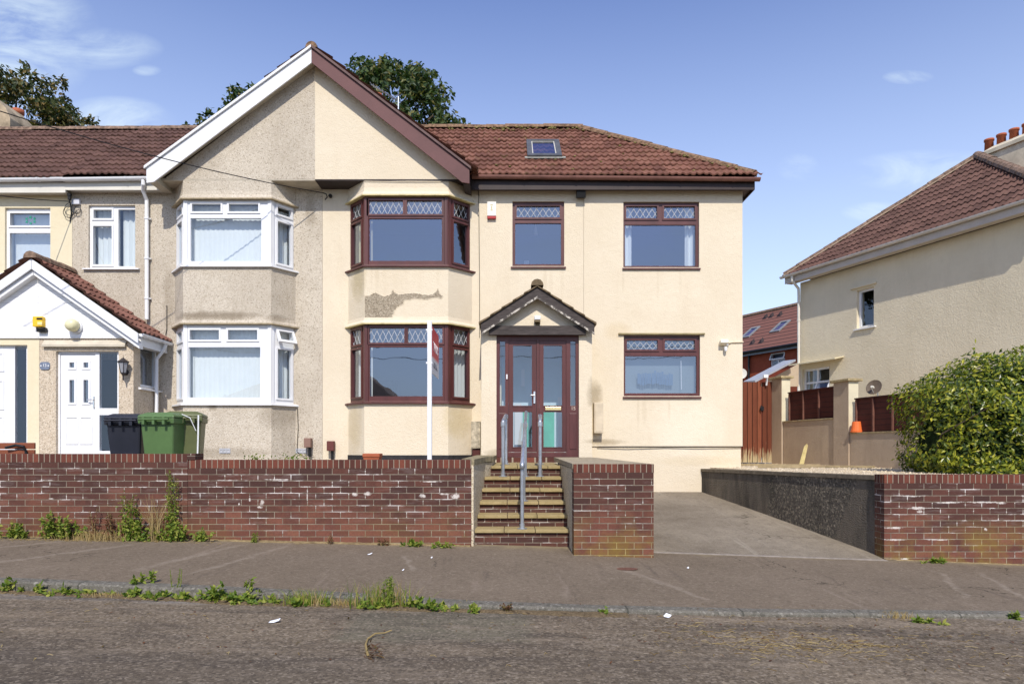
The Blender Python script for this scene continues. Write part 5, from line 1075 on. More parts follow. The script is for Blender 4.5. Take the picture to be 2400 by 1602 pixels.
# ---- timber gate
gt = thing('timber_gate', 'weathered red timber double gate between the cream house and the buff wall', 'gate', (5.4, 16, ZC-.36))
k = Mat('red_stained_timber', rough=.85, spec=.15); pz = k.sep(); bd = k.math('DIVIDE', pz[0], .115); fr = k.math('FRACT', bd)
w0 = k.n('ShaderNodeTexWhiteNoise', noise_dimensions='1D'); k.t.links.new(k.math('FLOOR', bd), w0.inputs['W'])
c = k.mix(w0.outputs[0], (.10, .030, .017), (.25, .083, .042)); c = k.mix(k.mr(k.noise(9, 6, .7, k.map((3, 1, .25))), .42, .7, 0, .6), c, (.09, .025, .015))
bl = k.math('ADD', k.mr(pz[2], ZC+.35, ZC-.36), k.mr(k.noise(9, 5, .6, k.map((4, 1, .3))), .3, .7, -.45, .35)); c = k.mix(k.mr(bl, .5, .85), c, (.42, .34, .20))
c = k.mix(k.mr(k.math('ABSOLUTE', k.math('SUBTRACT', fr, .5)), .42, .475), c, (.012, .006, .005)); k.color(c); k.bump(k.mr(k.math('ABSOLUTE', k.math('SUBTRACT', fr, .5)), .42, .5, 1, 0), .8, .012); M['gate'] = k.m
for (x0, x1) in ((4.46, 5.30), (5.36, 5.845), (5.865, 6.21)):
    mb = MB(); rg = random.Random(int(x0*9)); xx = x0
    while xx < x1 - .02:
        e = min((math.floor(xx/.115 + .02)+1)*.115, x1); mb.box(xx+.002, e-.002, 16.0+rg.uniform(-.006, .006), 16.03, ZC-.33, ZC+1.56+rg.uniform(-.012, .012)); xx = e
    mb.box(x0+.02, x1-.02, 16.031, 16.08, ZC+1.2, ZC+1.3); mb.box(x0+.02, x1-.02, 16.031, 16.08, ZC+.0, ZC+.1); mb.build('gate_leaf', M['gate'], gt)
mb = MB(); mb.box(5.82, 5.89, 15.965, 15.995, ZC+.88, ZC+.98); mb.tube([(5.83, 15.96, ZC+.86), (5.8, 15.94, ZC+.93), (5.83, 15.96, ZC+1.0)], .012, 6); mb.build('latch', M['dark'], gt)
mb = MB(); mb.box(5.302, 5.358, 16.0, 16.06, ZC-.35, ZC+1.5); mb.build('gate_post', M['gate'], gt)
# lean-to roof and floodlight beyond the gate
t = thing('lean_to', 'pale corrugated lean-to roof sloping down beside the right house', 'lean-to', (7.0, 19, ZC-.3))
a, b = P(1770, 896, 17.5), P(1865, 846, 18.5); mb = MB(); bk_ = Vector((-.12, .55, .03)); mb.prism([a, b, b + bk_, a + bk_], (0, 0, .05)); mb.build('lean_to_roof', simple('grey_sheeting', (.34, .36, .40), .4, .15, 4), t)
mb = MB(); mb.prism([P(1775, 905, 18.4), P(1872, 905, 18.9), P(1872, 852, 18.9)], (0, .08, 0)); mb.build('lean_to_wall', M['low_wall'], t)
p = P(1793, 884, 15.9); t = thing('security_light', 'small white security light on top of the gate beside the first pier', 'light', (p.x, p.y, p.z-.12))
mb = MB(); mb.box(p.x-.06, p.x+.05, p.y-.09, p.y-.02, p.z-.02, p.z+.06); mb.build('lamp_head', M['white'], t, bevel=.012)
mb = MB(); mb.tube([(p.x, p.y-.02, p.z), (p.x+.05, p.y, p.z-.02), (p.x+.05, p.y+.05, p.z-.18)], .022, 8); mb.build('bracket', M['white'], t)
def dish(p, r, nrm, mat, label):
    nrm = Vector(nrm).normalized(); t = thing('satellite_dish', label, 'satellite dish', p - UP*r)
    mb = MB(); prof = [(0.001, 0), (r*.35, r*.02), (r*.7, r*.09), (r, r*.2), (r*1.02, r*.21), (r*.7, r*.06), (.001, -.02)]; mb.lathe(p, prof, 20, nrm); mb.build('reflector', mat, t, smooth=True)
    f = p + nrm*r*.85 - UP*r*.15; mb = MB(); mb.tube([p - UP*r*.9 + nrm*r*.15, f - UP*.04], .012, 6); mb.build('feed_arm', M['galv'], t); mb = MB(); mb.lathe(f, [(.03, 0), (.04, .07), (.03, .1)], 10, -nrm); mb.build('receiver', M['whitegrey'], t)
    mb = MB(); mb.tube([p - nrm*.02, p - nrm*.16 - UP*.02, p - nrm*.2 - UP*r*1.5], .02, 8); mb.build('bracket', M['galv'], t)
_, _, p = on_rwall(2050, 908, .30); dish(p, .20, (-.75, -.55, .30), simple('brown_mesh_dish', (.13, .10, .075), .5, .2, 14), 'brown satellite dish above the fence on the right house wall')
p = on_f(1747, 877) - fn*.3; dish(p, .28, (-.3, -.9, .3), M['whitegrey'], 'pale satellite dish on the distant brick house')
# planks and a leaning board on the gravel
tb = [((4.45, 14.2), (6.1, 13.5), .16), ((4.9, 13.1), (6.0, 12.5), .13), ((4.5, 12.5), (5.3, 12.1), .12), ((5.9, 12.9), (6.5, 12.3), .12)]
lb = ['long grey plank on the gravel nearest the gate', 'middle grey plank lying across the gravel', 'short grey plank near the house corner on the gravel', 'short plank on the gravel below the buff wall']
for (a, b, wd), l in zip(tb, lb):
    a, b = Vector((*a, ZC-.355)), Vector((*b, ZC-.35)); e = (b-a).normalized(); s_ = Vector((-e.y, e.x, 0)); mb = MB(); mb.obox(a, b-a, s_*wd, UP*.035); tag(mb.build('plank', M['timber'], None, bevel=.004), l, 'plank', 'planks on the gravel')
a = P(1872, 1080, 14.1); mb = MB(); a.z = ZC-.362; mb.prism([a, a + Vector((.10, .0, 0)), a + Vector((.26, .16, .42)), a + Vector((.24, .16, .46)), a + Vector((.18, .16, .40))], (.01, .03, .0)); tag(mb.build('leaning_board', simple('yellow_board', (.46, .38, .17), .8, .2, 8), None), 'pointed yellowish board leaning against the buff wall', 'board')

# ================================================================== things fixed to the houses and standing in the gardens
def fbox(x0, x1, y0, y1, d, dep): return (X(x0, d), X(x1, d), d-dep, d-.001, Z(y1, d), Z(y0, d))
WF = YF - .002
t = thing('alarm_box', 'white alarm box with red base strip below the cream house gutter', 'alarm box', (X(1152, WF), WF, Z(513, WF)))
b = fbox(1142, 1163, 475, 508, WF, .06); mb = MB(); mb.box(*b); mb.build('cover', simple('alarm_white', (.80, .79, .74), .4), t, bevel=.008)
b2_ = fbox(1142.5, 1162.5, 508.3, 514, WF, .055); mb = MB(); mb.box(*b2_); mb.build('strobe_base', simple('alarm_red', (.35, .03, .03), .4), t)
mb = MB(); cx = X(1152.5, WF); yy = b[2]-.003
for (pw_, y0, y1) in ((.05, 482, 484), (.02, 486, 493), (.045, 494, 496)): mb.box(cx-pw_/2, cx+pw_/2, yy, yy+.003, Z(y1, WF), Z(y0, WF))
mb.build('emblem', simple('gold_print', (.55, .48, .25), .5), t)
t = thing('floodlight', 'small black floodlight under the dark fascia of the extension', 'light', (X(1360, WF), WF, Z(470, WF)))
mb = MB(); mb.prism([(X(1350, WF), WF-.16, Z(455, WF)), (X(1350, WF), WF-.02, Z(447, WF)), (X(1350, WF), WF-.02, Z(466, WF)), (X(1350, WF), WF-.13, Z(469, WF))], (X(1371, WF)-X(1350, WF), 0, 0)); mb.build('lamp_head', M['dark'], t, bevel=.006)
mb = MB(); mb.box(*fbox(1357, 1364, 455, 464, WF, .03)); mb.build('bracket', M['dark'], t)
t = thing('security_light', 'cream sensor light with a conduit near the right corner of the cream house', 'light', (X(1700, WF), WF, Z(822, WF)))
mb = MB(); a = P(1700, 803, WF-.12); mb.obox(a + Vector((-.09, -.02, .0)), (.15, 0, .0), (0, .10, -.04), (0, .02, .07)); mb.build('lamp_head', simple('cream_plastic', (.78, .72, .58), .5), t, bevel=.01)
mb = MB(); mb.lathe(P(1701, 822, WF-.07), [(.025, 0), (.03, .03), (.03, .08)], 10); mb.tube([P(1704, 806, WF-.10), P(1706, 808, WF-.02)], .02, 8); mb.build('sensor', M['white'], t)
mb = MB(); mb.tube([P(1708, 803, WF-.03), P(1715, 801.5, WF-.018), P(1742, 801, WF-.018)], .014, 8); mb.build('conduit', simple('cream_conduit', (.70, .60, .44), .6), t)
t = thing('porch_light', 'white bulkhead light on the brown beam of the gabled porch', 'light', P(1259, 775, PY-.08))
mb = MB(); mb.box(*fbox(1252, 1266.5, 742.5, 752, PY+.02, .14)); mb.build('lamp_head', M['white'], t, bevel=.012)
mb = MB(); mb.box(*fbox(1252.5, 1266, 752.3, 757, PY+.01, .13)); mb.prism([P(1254, 757.2, PY-.02), P(1264.5, 757.2, PY-.02), P(1263, 768, PY-.05), P(1256, 768, PY-.05)], (0, .06, 0)); mb.build('bracket', simple('bronze_bracket', (.14, .10, .05), .5), t)
def meter(label, x0, x1, y0, y1, dep, mat):
    t = thing('meter_box', label, 'meter box', (X((x0+x1)/2, WF), WF, Z(y1, WF))); b = fbox(x0, x1, y0, y1, WF, dep); mb = MB(); mb.box(*b); mb.build('cabinet', mat, t, bevel=.008)
    mb = MB(); mb.box(b[0]+.02, b[1]-.02, b[2]-.008, b[2]+.002, b[4]+.03, b[5]-.03); mb.build('cabinet_door', mat, t, bevel=.003); return t
meter('pale meter box on the wall just right of the porch', 1390, 1411, 944, 1015, .18, simple('faded_meter_plastic', (.58, .50, .38), .7, .15, 6))
meter('flaking grey meter box wedged between the bay and the porch', 1106, 1127, 988, 1050, .22, simple('flaking_meter_paint', (.40, .35, .26), .8, .6, 12))
t = thing('gas_meter', 'dark gas meter under the flaking grey meter box', 'meter', (X(1116, WF), WF-.1, Z(1078, WF))); mb = MB(); mb.box(*fbox(1108, 1126, 1052, 1072, WF, .18)); mb.build('meter_case', simple('dark_red_meter', (.07, .018, .015), .5), t, bevel=.012)
mb = MB(); mb.tube([P(1112, 1072, 12.8), P(1112, 1090, 12.8)], .014, 8); mb.build('supply_pipe', M['dark'], t)
for (px, y0, y1, l, mt) in ((725, 1026, 1048, 'tan vent terminal on a stem at the foot of the pebbledashed wall', simple('tan_vent', (.22, .13, .10), .6)), (778, 1033, 1056, 'dark brown vent terminal at the foot of the cream wall', simple('brown_vent', (.12, .035, .03), .6))):
    t = thing('vent_terminal', l, 'vent', P(px, 1080, 12.8)); mb = MB(); mb.box(*fbox(px-8, px+8, y0, y1, WF-.02, .14)); mb.build('hood', mt, t, bevel=.012)
    mb = MB(); mb.tube([P(px+1, y1-1, 12.82), P(px+1, y1+22, 12.82)], .03, 8); mb.build('stem', M['dark'], t)
for (px, l) in ((527, 'grey air brick low under the white bay window'), (706, 'grey air brick low beside the tan vent')):
    mb = MB(); dz = 12.472 if px < 650 else YF-.003
    for q in range(3): mb.plate((X(px-12+q*8.2, dz), dz-.012, Z(1061, dz)), (1, 0, 0), UP, (0, -1, 0), .056, .075, [(.010, .046, .012, .063)], .011)
    mb.box(X(px-13, dz), X(px+13, dz), dz-.004, dz, Z(1062, dz), Z(1050, dz)); tag(mb.build('air_brick', simple('grey_air_brick', (.42, .43, .46), .7, .1, 9), None), l, 'air brick')
mb = MB(); band(mb, offs([(a, b) for a, b in bayA], .012, YF+.02), ZC-.62, ZC-.125); mb.build('plinth_band', simple('black_plinth', (.025, .024, .026), .8, .4, 9), houseA)
mb = MB(); mb.tube([P(697, 955, 12.885), P(699, 1000, 12.885), P(696, 1058, 12.885), P(712, 1068, 12.86), P(734, 1066, 12.86)], .006, 6); mb.tube([P(391, 715, 12.885), P(391, 770, 12.885), P(388, 785, 12.88)], .006, 6); tag(mb.build('wall_cable', M['dark'], None), 'thin black cables clipped to the pebbledash below the bay windows', 'cable')
# porch fittings of the white porch
t = thing('alarm_box', 'yellow and black alarm box on the white porch cladding', 'alarm box', P(95, 778, QY-.05))
b = fbox(84, 107, 743, 767, QY-.03, .09); mb = MB(); mb.box(*b); mb.build('cover', simple('alarm_yellow', (.80, .50, .03), .4), t, bevel=.012)
mb = MB(); mb.prism([P(85, 767.2, QY-.11), P(95, 770, QY-.11), P(106, 767.2, QY-.11), P(106, 777, QY-.10), P(86, 777, QY-.10)], (0, .06, 0)); mb.build('strobe_base', M['dark'], t)
mb = MB(); mb.box(*fbox(86, 99, 744.5, 748.5, QY-.121, .006)); mb.build('sounder_slot', M['dark'], t); mb = MB(); mb.box(*fbox(88, 99, 754, 761, QY-.121, .005)); mb.build('print', simple('pale_print', (.80, .66, .3), .5), t)
t = thing('globe_light', 'round cream bulkhead light on the white porch cladding', 'light', P(180, 783, QY-.05)); c = P(180, 766, QY-.032)
mb = MB(); mb.lathe(c, [(.11, 0), (.115, .04), (.11, .05)], 20, (0, -1, 0)); mb.build('base_ring', M['white'], t, smooth=True)
mb = MB(); mb.lathe(c + Vector((-.01, -.05, .01)), [(.105, 0), (.112, .06), (.10, .11), (.07, .14), (.03, .155), (.001, .158)], 20, (-.1, -1, .12)); mb.build('diffuser', simple('cream_diffuser', (.70, .66, .42), .3), t, smooth=True)
t = thing('house_plaque', 'grey slate house number plaque left of the white panelled door', 'sign', P(106, 867, QY-.01)); c = P(106, 857, QY-.002)
mb = MB(); pts = [(c.x + .088*math.copysign(abs(math.cos(a))**.45, math.cos(a)), c.y, c.z + .068*math.copysign(abs(math.sin(a))**.7, math.sin(a))) for a in [i*math.pi/14 for i in range(28)]]; mb.prism(pts, (0, -.015, 0)); mb.build('slate', simple('blue_slate', (.16, .19, .26), .5, .2, 14), t)
text('13', .075, (c.x, c.y-.017, c.z+.005), RF, M['white'], 'numerals', t)
mb = MB()
for sx in (-1, 1): mb.box(c.x+sx*.065-.012, c.x+sx*.065+.012, c.y-.018, c.y-.0155, c.z-.01, c.z+.01)
mb.build('ornament', M['white'], t)
t = thing('wall_lantern', 'dark metal coach lantern on the porch wall right of the white door', 'lantern', P(289, 895, QY-.1)); ir = simple('dark_iron', (.05, .045, .05), .4, .2, 9, .5, .4); c = P(289, 860, QY-.12)
mb = MB(); mb.lathe(c + UP*.08, [(.10, 0), (.105, .012), (.05, .05), (.012, .08), (.001, .1)], 6); mb.build('cap', ir, t); mb = MB(); mb.lathe(c - UP*.10, [(.045, 0), (.08, .17), (.08, .178)], 6); mb.build('lantern_glass', simple('smoked_glass', (.30, .31, .34), .15, .1, 5, .6), t)
mb = MB()
for i in range(6): a = i*math.pi/3; mb.tube([c + Vector((.047*math.cos(a), .047*math.sin(a), -.10)), c + Vector((.083*math.cos(a), .083*math.sin(a), .08))], .006, 5)
mb.lathe(c - UP*.14, [(.001, -.02), (.02, 0), (.05, .035), (.05, .045)], 6); mb.build('lantern_frame', ir, t)
mb = MB(); q = P(295, 872, QY); mb.lathe((q.x, q.y-.002, q.z), [(.055, 0), (.05, .02), (.02, .03)], 12, (0, -1, 0)); mb.tube([q, q + Vector((0, -.09, -.06)), c - UP*.22, c - UP*.14], .012, 7); mb.build('wall_arm', ir, t)
# overhead cables
t = thing('cable_bracket', 'tangled black cable bracket with a grey box under the left eaves', 'bracket', P(164, 500, WF))
mb = MB(); mb.tube([P(163, 458, WF), P(163, 462, WF-.12), P(163, 476, WF-.13)], .012, 7); mb.lathe(P(163, 468, WF-.13), [(.03, 0), (.034, .05), (.02, .06)], 8); mb.lathe(P(163, 460, WF-.12), [(.04, 0), (.045, .04), (.02, .06)], 8); mb.build('insulator', M['dark'], t)
mb = MB(); mb.box(*fbox(172, 190, 468, 481, WF, .06)); mb.build('junction_box', simple('grey_box', (.58, .60, .66), .5), t, bevel=.01)
mb = MB()
for (r, cx, cy) in ((15, 165, 490), (12, 178, 488), (9, 182, 492), (13, 160, 497)):
    mb.tube([P(cx + r*math.cos(a)*.9, cy + r*math.sin(a), WF-.03-.02*math.sin(a*.5)) for a in [i*math.pi/8 for i in range(15)]], .006, 5)
mb.tube([P(165, 475, WF-.05), P(167, 500, WF-.02), P(164, 520, WF-.02)], .010, 5); mb.build('loose_cable', M['dark'], t)
def sagging(name, label, a, b, sag, r):
    mb = MB(); mb.tube([a + (b-a)*(i/24) - UP*sag*4*(i/24)*(1-i/24) for i in range(25)], r, 6); return tag(mb.build(name, M['dark'], None), label, 'cable')
sagging('overhead_cable', 'black overhead cable reaching the bracket under the left eaves', P(-420, 380, 9.5), P(163, 472, WF-.14), .1, .008)
sagging('overhead_cable', 'black overhead cable crossing the gable to the hook on the party line', P(-300, 160, 9.0), P(757, 452, WF-.15), .16, .008)
t = thing('cable_hook', 'black cable hook and insulator on the party line between the bays', 'hook', P(768, 458, WF)); mb = MB(); mb.tube([P(757, 452, WF-.15), P(765, 455, WF-.13), P(767, 462, WF-.1), P(762, 468, WF-.06)], .011, 7); mb.build('hook_arm', M['dark'], t); mb = MB(); mb.lathe(P(775, 460, WF-.01), [(.035, 0), (.035, .04), (.015, .06)], 10, (0, -1, 0)); mb.build('insulator', M['dark'], t)
# chimney stack with pot behind the gable and the television aerial
mb = MB(); c = P(872, 250, 16.4); mb.box(c.x-.7, c.x+.30, 16.2, 16.9, ZC+6.6, ZC+8.1); chA = mb.build('chimney', M['right_render'], houseA); mb = MB(); mb.lathe((c.x+.10, 16.5, ZC+8.1), [(.13, 0), (.10, .05), (.10, .34), (.13, .36), (.13, .44), (.09, .44), (.08, .2)], 14); mb.build('chimney_pot', M['terracotta'], chA, smooth=True)
t = thing('television_aerial', 'thin metal television aerial on a mast behind the brown bargeboard', 'aerial', P(933, 290, 16.0)); D = 16.0
mb = MB(); mb.tube([P(933, 300, D), P(934, 226, D)], .018, 7); mb.build('mast', M['galv'], t)
mb = MB(); mb.tube([P(870, 198, D-.5), P(940, 240, D+.2)], .012, 6)
for i in range(9): q = P(873+i*7.0, 200+i*4.2, D-.47+i*.07); mb.tube([q - Vector((.02, .16, .02)), q + Vector((.02, .16, .02))], .006, 5)
mb.build('boom', M['galv'], t)
mb = MB()
for i in range(6): mb.tube([P(915, 228-i*2+i*9, D-.1), P(935, 222+i*8, D+.05)], .007, 5)
mb.build('reflector', M['galv'], t)

# ---- handrails
def flange(mb, p): mb.lathe(p, [(.06, 0), (.06, .01), (.032, .014), (.032, .06)], 12)
def knuckle(mb, p): mb.lathe(p - UP*.035, [(.028, 0), (.032, .005), (.032, .065), (.028, .07)], 10)
t = thing('handrail', 'long central galvanised handrail running up the yellow steps', 'handrail', (.17, 8.9, ZC-1))
r0, r1 = Vector((.125, 8.37, ZC-.19)), Vector((.206, 9.98, ZC+.53)); e = (r1-r0)
mb = MB(); mb.tube([r0 - UP*.06 - Vector((0, .035, 0)), r0 - Vector((0, .02, 0)), r0 + e*.5, r1], .0235, 10); mb.build('rail', M['galv'], t, smooth=True)
for f, hz in ((0, tz[0]), (.375, tz[2]), (.745, tz[4])):
    p = r0 + e*f; mb = MB(); mb.tube([Vector((p.x, p.y, ZC+hz)), p], .0235, 10); flange(mb, Vector((p.x, p.y, ZC+hz))); knuckle(mb, p - UP*.02); mb.build('post', M['galv'], t)
for x0, x1, l in ((X(1179, 9.62), X(1186, 10.8), 'short galvanised handrail left of the front door'), (X(1266, 9.62), X(1266, 10.8), 'short galvanised handrail right of the central rail')):
    t = thing('handrail', l, 'handrail', (x0, 10.1, ZC-.4), 'pair of short handrails before the porch'); a, b = Vector((x0, 9.62, ZC+.36)), Vector((x1, 10.8, ZC+.52))
    mb = MB(); mb.tube([a - UP*.03, a + Vector((0, .02, .03)), a + (b-a)*.5 + UP*.02, b + Vector((0, .0, .0)), b + Vector((0, .03, -.03))], .0235, 10); mb.build('rail', M['galv'], t, smooth=True)
    for p, hz in ((a, tz[4]), (b, tz[5])): mb = MB(); mb.tube([Vector((p.x, p.y, ZC+hz)), p], .0235, 10); flange(mb, Vector((p.x, p.y, ZC+hz))); knuckle(mb, p - UP*.02); mb.build('post', M['galv'], t)

# ---- for sale board
t = thing('sale_board', 'red and white estate agent board on a tall white post behind the brick wall', 'sign', (X(1007, 8.47), 8.47, GZ))
mb = MB(); xp = X(1007, 8.47); mb.box(xp-.027, xp+.027, 8.445, 8.495, GZ-.1, Z(752, 8.47)); mb.build('post', M['white'], t, bevel=.004)
bx0 = X(1012.2, 8.5); by0, by1 = 8.50, 9.26; zt, zb = Z(764, 8.5), Z(873, 8.5); k = Mat('board_print', rough=.4); pz = k.sep(); k.color(k.mix(k.mr(pz[2], zt-.355, zt-.40), (.66, .012, .04), (.66, .66, .67)))
mb = MB(); mb.box(bx0-.004, bx0+.004, by0, by1, zb, zt); mb.build('board', k.m, t)
RB = Matrix.Rotation(R(90), 3, 'Z') @ Matrix.Rotation(R(90), 3, 'X')
text('TAYLORS', .165, (bx0+.0055, (by0+by1)/2, zt-.235), RB, simple('board_white', (.78, .74, .74), .5), 'agent_name', t, .78)
text('FOR SALE', .11, (bx0+.0055, (by0+by1)/2-.03, zb+.115), RB, simple('board_grey', (.16, .16, .19), .5), 'sale_text', t, .95)
mb = MB()
for zz in (zt-.05, zb+.12): mb.box(xp-.045, xp+.034, 8.46, 8.49, zz-.01, zz+.01)
mb.build('bracket', M['white'], t)

# ---- wheelie bins
def bin_(label, x, y, rz, mat, hgt=1.07, strings=False):
    t = thing('wheelie_bin', label, 'wheelie bin', (x, y, GZ-.085), 'wheelie bins behind the brick wall'); z0 = GZ-.08; g = hgt; Rz = Matrix.Rotation(rz, 3, 'Z') @ Matrix.Diagonal((.90, .90, 1))
    tr = lambda p: Vector((x, y, z0)) + Rz @ Vector(p)
    def ring(hw, hd, z): return [tr(p) for p in ((-hw, -hd, z), (hw, -hd, z), (hw, hd, z), (-hw, hd, z))]
    mb = MB(); a = ring(.20, .22, .05) + ring(.265, .31, g-.11); mb.add(a, [(0, 3, 2, 1), (4, 5, 6, 7), (0, 1, 5, 4), (1, 2, 6, 5), (2, 3, 7, 6), (3, 0, 4, 7)]); mb.build('bin_body', mat, t, bevel=.03, smooth=False)
    mb = MB(); a = ring(.285, .33, g-.16) + ring(.288, .335, g-.08); mb.add(a, [(0, 3, 2, 1), (4, 5, 6, 7), (0, 1, 5, 4), (1, 2, 6, 5), (2, 3, 7, 6), (3, 0, 4, 7)]); mb.build('rim', mat, t, bevel=.012)
    mb = MB(); a = ring(.295, .345, g-.078) + ring(.285, .33, g-.04) + ring(.20, .24, g); mb.add(a, [(0, 3, 2, 1), (8, 9, 10, 11)] + [(4*l+i, 4*l+(i+1) % 4, 4*l+4+(i+1) % 4, 4*l+4+i) for l in (0, 1) for i in range(4)]); mb.build('lid', mat, t, bevel=.015)
    mb = MB(); mb.tube([tr((-.24, -.39, g-.10)), tr((.24, -.39, g-.10))], .016, 8)
    for sx in (-.16, 0, .16): mb.obox(tr((sx-.02, -.40, g-.17)), Rz @ Vector((.04, 0, 0)), Rz @ Vector((0, .07, 0)), (0, 0, .10))
    mb.build('handle', mat, t)
    for sx in (-.25, .25): mb = MB(); mb.lathe(tr((sx, -.22, .10)), [(.10, -.025), (.10, .025)], 14, Rz @ Vector((1, 0, 0))); mb.build('wheel', M['dark'], t)
    if strings:
        mb = MB(); mb.tube([tr((-.12, -.42, g-.06)), tr((-.2, -.43, g-.1)), tr((-.24, -.42, g-.25))], .008, 5); mb.tube([tr((-.05, -.42, g-.05)), tr((-.04, -.43, g-.2)), tr((-.06, -.42, g-.36)), tr((-.09, -.42, g-.34))], .009, 5); mb.tube([tr((.0, -.42, g-.05)), tr((.12, -.43, g-.10)), tr((.2, -.40, g-.28))], .006, 5); mb.tube([tr((.24, -.42, g-.06)), tr((.235, -.43, g-.4)), tr((.22, -.42, .3))], .011, 5); mb.build('white_string', M['white'], t)
    return t
gm = simple('green_bin_plastic', (.082, .15, .052), .45, .12, 5, .4); om = simple('olive_bin_plastic', (.10, .115, .045), .5, .15, 5, .4); dm = simple('navy_black_plastic', (.018, .020, .030), .4, .15, 5, .4)
bin_('black wheelie bin, leftmost of the bins by the white door', X(286, 9.6), 9.88, .05, dm, 1.07)
bin_('bright green wheelie bin in the middle of the three bins', X(370, 9.45), 9.72, -.06, gm, 1.08)
bin_('olive green wheelie bin with white strings, rightmost of the bins', X(418, 9.75), 9.98, .30, om, 1.11, True)
# garden bench at the left edge
t = thing('garden_bench', 'reddish timber garden bench with black iron arms behind the left end of the wall', 'bench', (X(20, 9.4), 9.5, GZ-.085)); bw = simple('bench_timber', (.20, .062, .030), .6, .3, 8, .3, 0, .2, 30, (.3, 1, 4)); ztb = Z(1037, 9.4); xr = X(83, 9.4); xl = xr - 1.3; g0 = GZ-.08
mb = MB()
for i in range(4): mb.box(xl, xr, 9.38, 9.41, ztb-.085-.095*i, ztb-.095*i)
mb.build('backrest', bw, t, bevel=.006)
mb = MB(); 
for i in range(4): mb.box(xl, xr, 9.44+.1*i, 9.53+.1*i, g0+.42, g0+.45)
mb.build('seat', bw, t)
for xx in (xl+.06, xr-.10):
    mb = MB(); mb.tube([(xx, 9.36, g0), (xx, 9.36, ztb-.12), (xx-.02, 9.34, ztb-.05), (xx-.12, 9.33, ztb-.035), (xx-.26, 9.33, ztb-.07)], .018, 8); mb.tube([(xx, 9.36, ztb-.2), (xx, 9.85, ztb-.2), (xx, 9.86, g0)], .018, 8); mb.build('iron_arm', M['dark'], t)
# terracotta trough on the garden side of the wall
t = thing('plant_trough', 'orange terracotta trough just showing above the brick wall coping', 'planter', (X(873, 9.2), 9.2, GZ-.08)); zt = Z(1062, 9.2)
mb = MB(); x0, x1 = X(853, 9.2), X(893, 9.2); mb.box(x0, x1, 9.1, 9.32, zt-.05, zt); mb.build('rim', M['terracotta'], t, bevel=.008)
mb = MB(); mb.add([(x0+.05, 9.14, zt-.3), (x1-.05, 9.14, zt-.3), (x1-.05, 9.28, zt-.3), (x0+.05, 9.28, zt-.3), (x0+.01, 9.11, zt-.051), (x1-.01, 9.11, zt-.051), (x1-.01, 9.31, zt-.051), (x0+.01, 9.31, zt-.051)], [(0, 3, 2, 1), (4, 5, 6, 7), (0, 1, 5, 4), (1, 2, 6, 5), (2, 3, 7, 6), (3, 0, 4, 7)]); mb.build('trough_body', M['terracotta'], t)
mb = MB(); mb.box(x0-.1, x1+.1, 9.0, 9.4, GZ-.081, zt-.301); mb.build('stand', M['timber'], t)

# ================================================================== trees, hedge and weeds
def leaf_mat(name, cols, rough=.55, spec=.35, trans=.25):
    k = Mat(name, rough=rough, spec=spec); c = k.ramp(k.isl, [(i/(len(cols)-1), c) for i, c in enumerate(cols)]); k.color(c)
    tb = k.n('ShaderNodeBsdfTranslucent'); k.t.links.new(k.mix(1, c, (1.0, 1.25, .5), 'MULTIPLY'), tb.inputs[0]); mx = k.n('ShaderNodeMixShader'); mx.inputs[0].default_value = trans
    k.t.links.new(k.b.outputs[0], mx.inputs[1]); k.t.links.new(tb.outputs[0], mx.inputs[2]); o = [n for n in k.t.nodes if n.type == 'OUTPUT_MATERIAL'][0]; k.t.links.new(mx.outputs[0], o.inputs[0]); return k.m
M['leaf_dark'] = leaf_mat('dark_tree_leaf', [(.016, .036, .012), (.028, .058, .016), (.046, .084, .020), (.085, .115, .028), (.17, .14, .035)])
M['leaf_bronze'] = leaf_mat('bronze_tree_leaf', [(.020, .034, .011), (.036, .056, .016), (.062, .080, .022), (.12, .105, .028), (.20, .13, .04)])
M['laurel'] = leaf_mat('laurel_leaf', [(.028, .052, .010), (.070, .110, .012), (.15, .19, .016), (.30, .32, .022), (.50, .46, .045)], .34, .5, .35)
M['weed'] = leaf_mat('weed_leaf', [(.065, .12, .016), (.14, .205, .025), (.23, .28, .04), (.36, .35, .08)], .6, .3, .35)
M['straw'] = leaf_mat('dry_straw', [(.20, .13, .05), (.33, .24, .10), (.46, .36, .18)], .8, .2, .2)
M['rust_weed'] = leaf_mat('dry_dock', [(.08, .035, .02), (.15, .07, .035), (.11, .10, .03)], .8, .2, .2)
M['bark'] = simple('bark', (.09, .07, .05), .9, .3, 9, .1, 0, .6, 30, (1, 1, .2))
def leaf(mb, p, dr, nr, L, w, fold=.2):
    s_ = dr.cross(nr); s_.normalize(); up = s_.cross(dr); b = len(mb.v)
    mid = p + dr*(L*.45); mb.v += [tuple(p), tuple(mid + s_*w + up*w*fold), tuple(p + dr*L), tuple(mid - s_*w + up*w*fold)]; mb.f += [(b, b+1, b+2), (b, b+2, b+3)]
def rdir(rg):
    while True:
        v = Vector((rg.uniform(-1, 1), rg.uniform(-1, 1), rg.uniform(-1, 1)))
        if .05 < v.length < 1: return v.normalized()
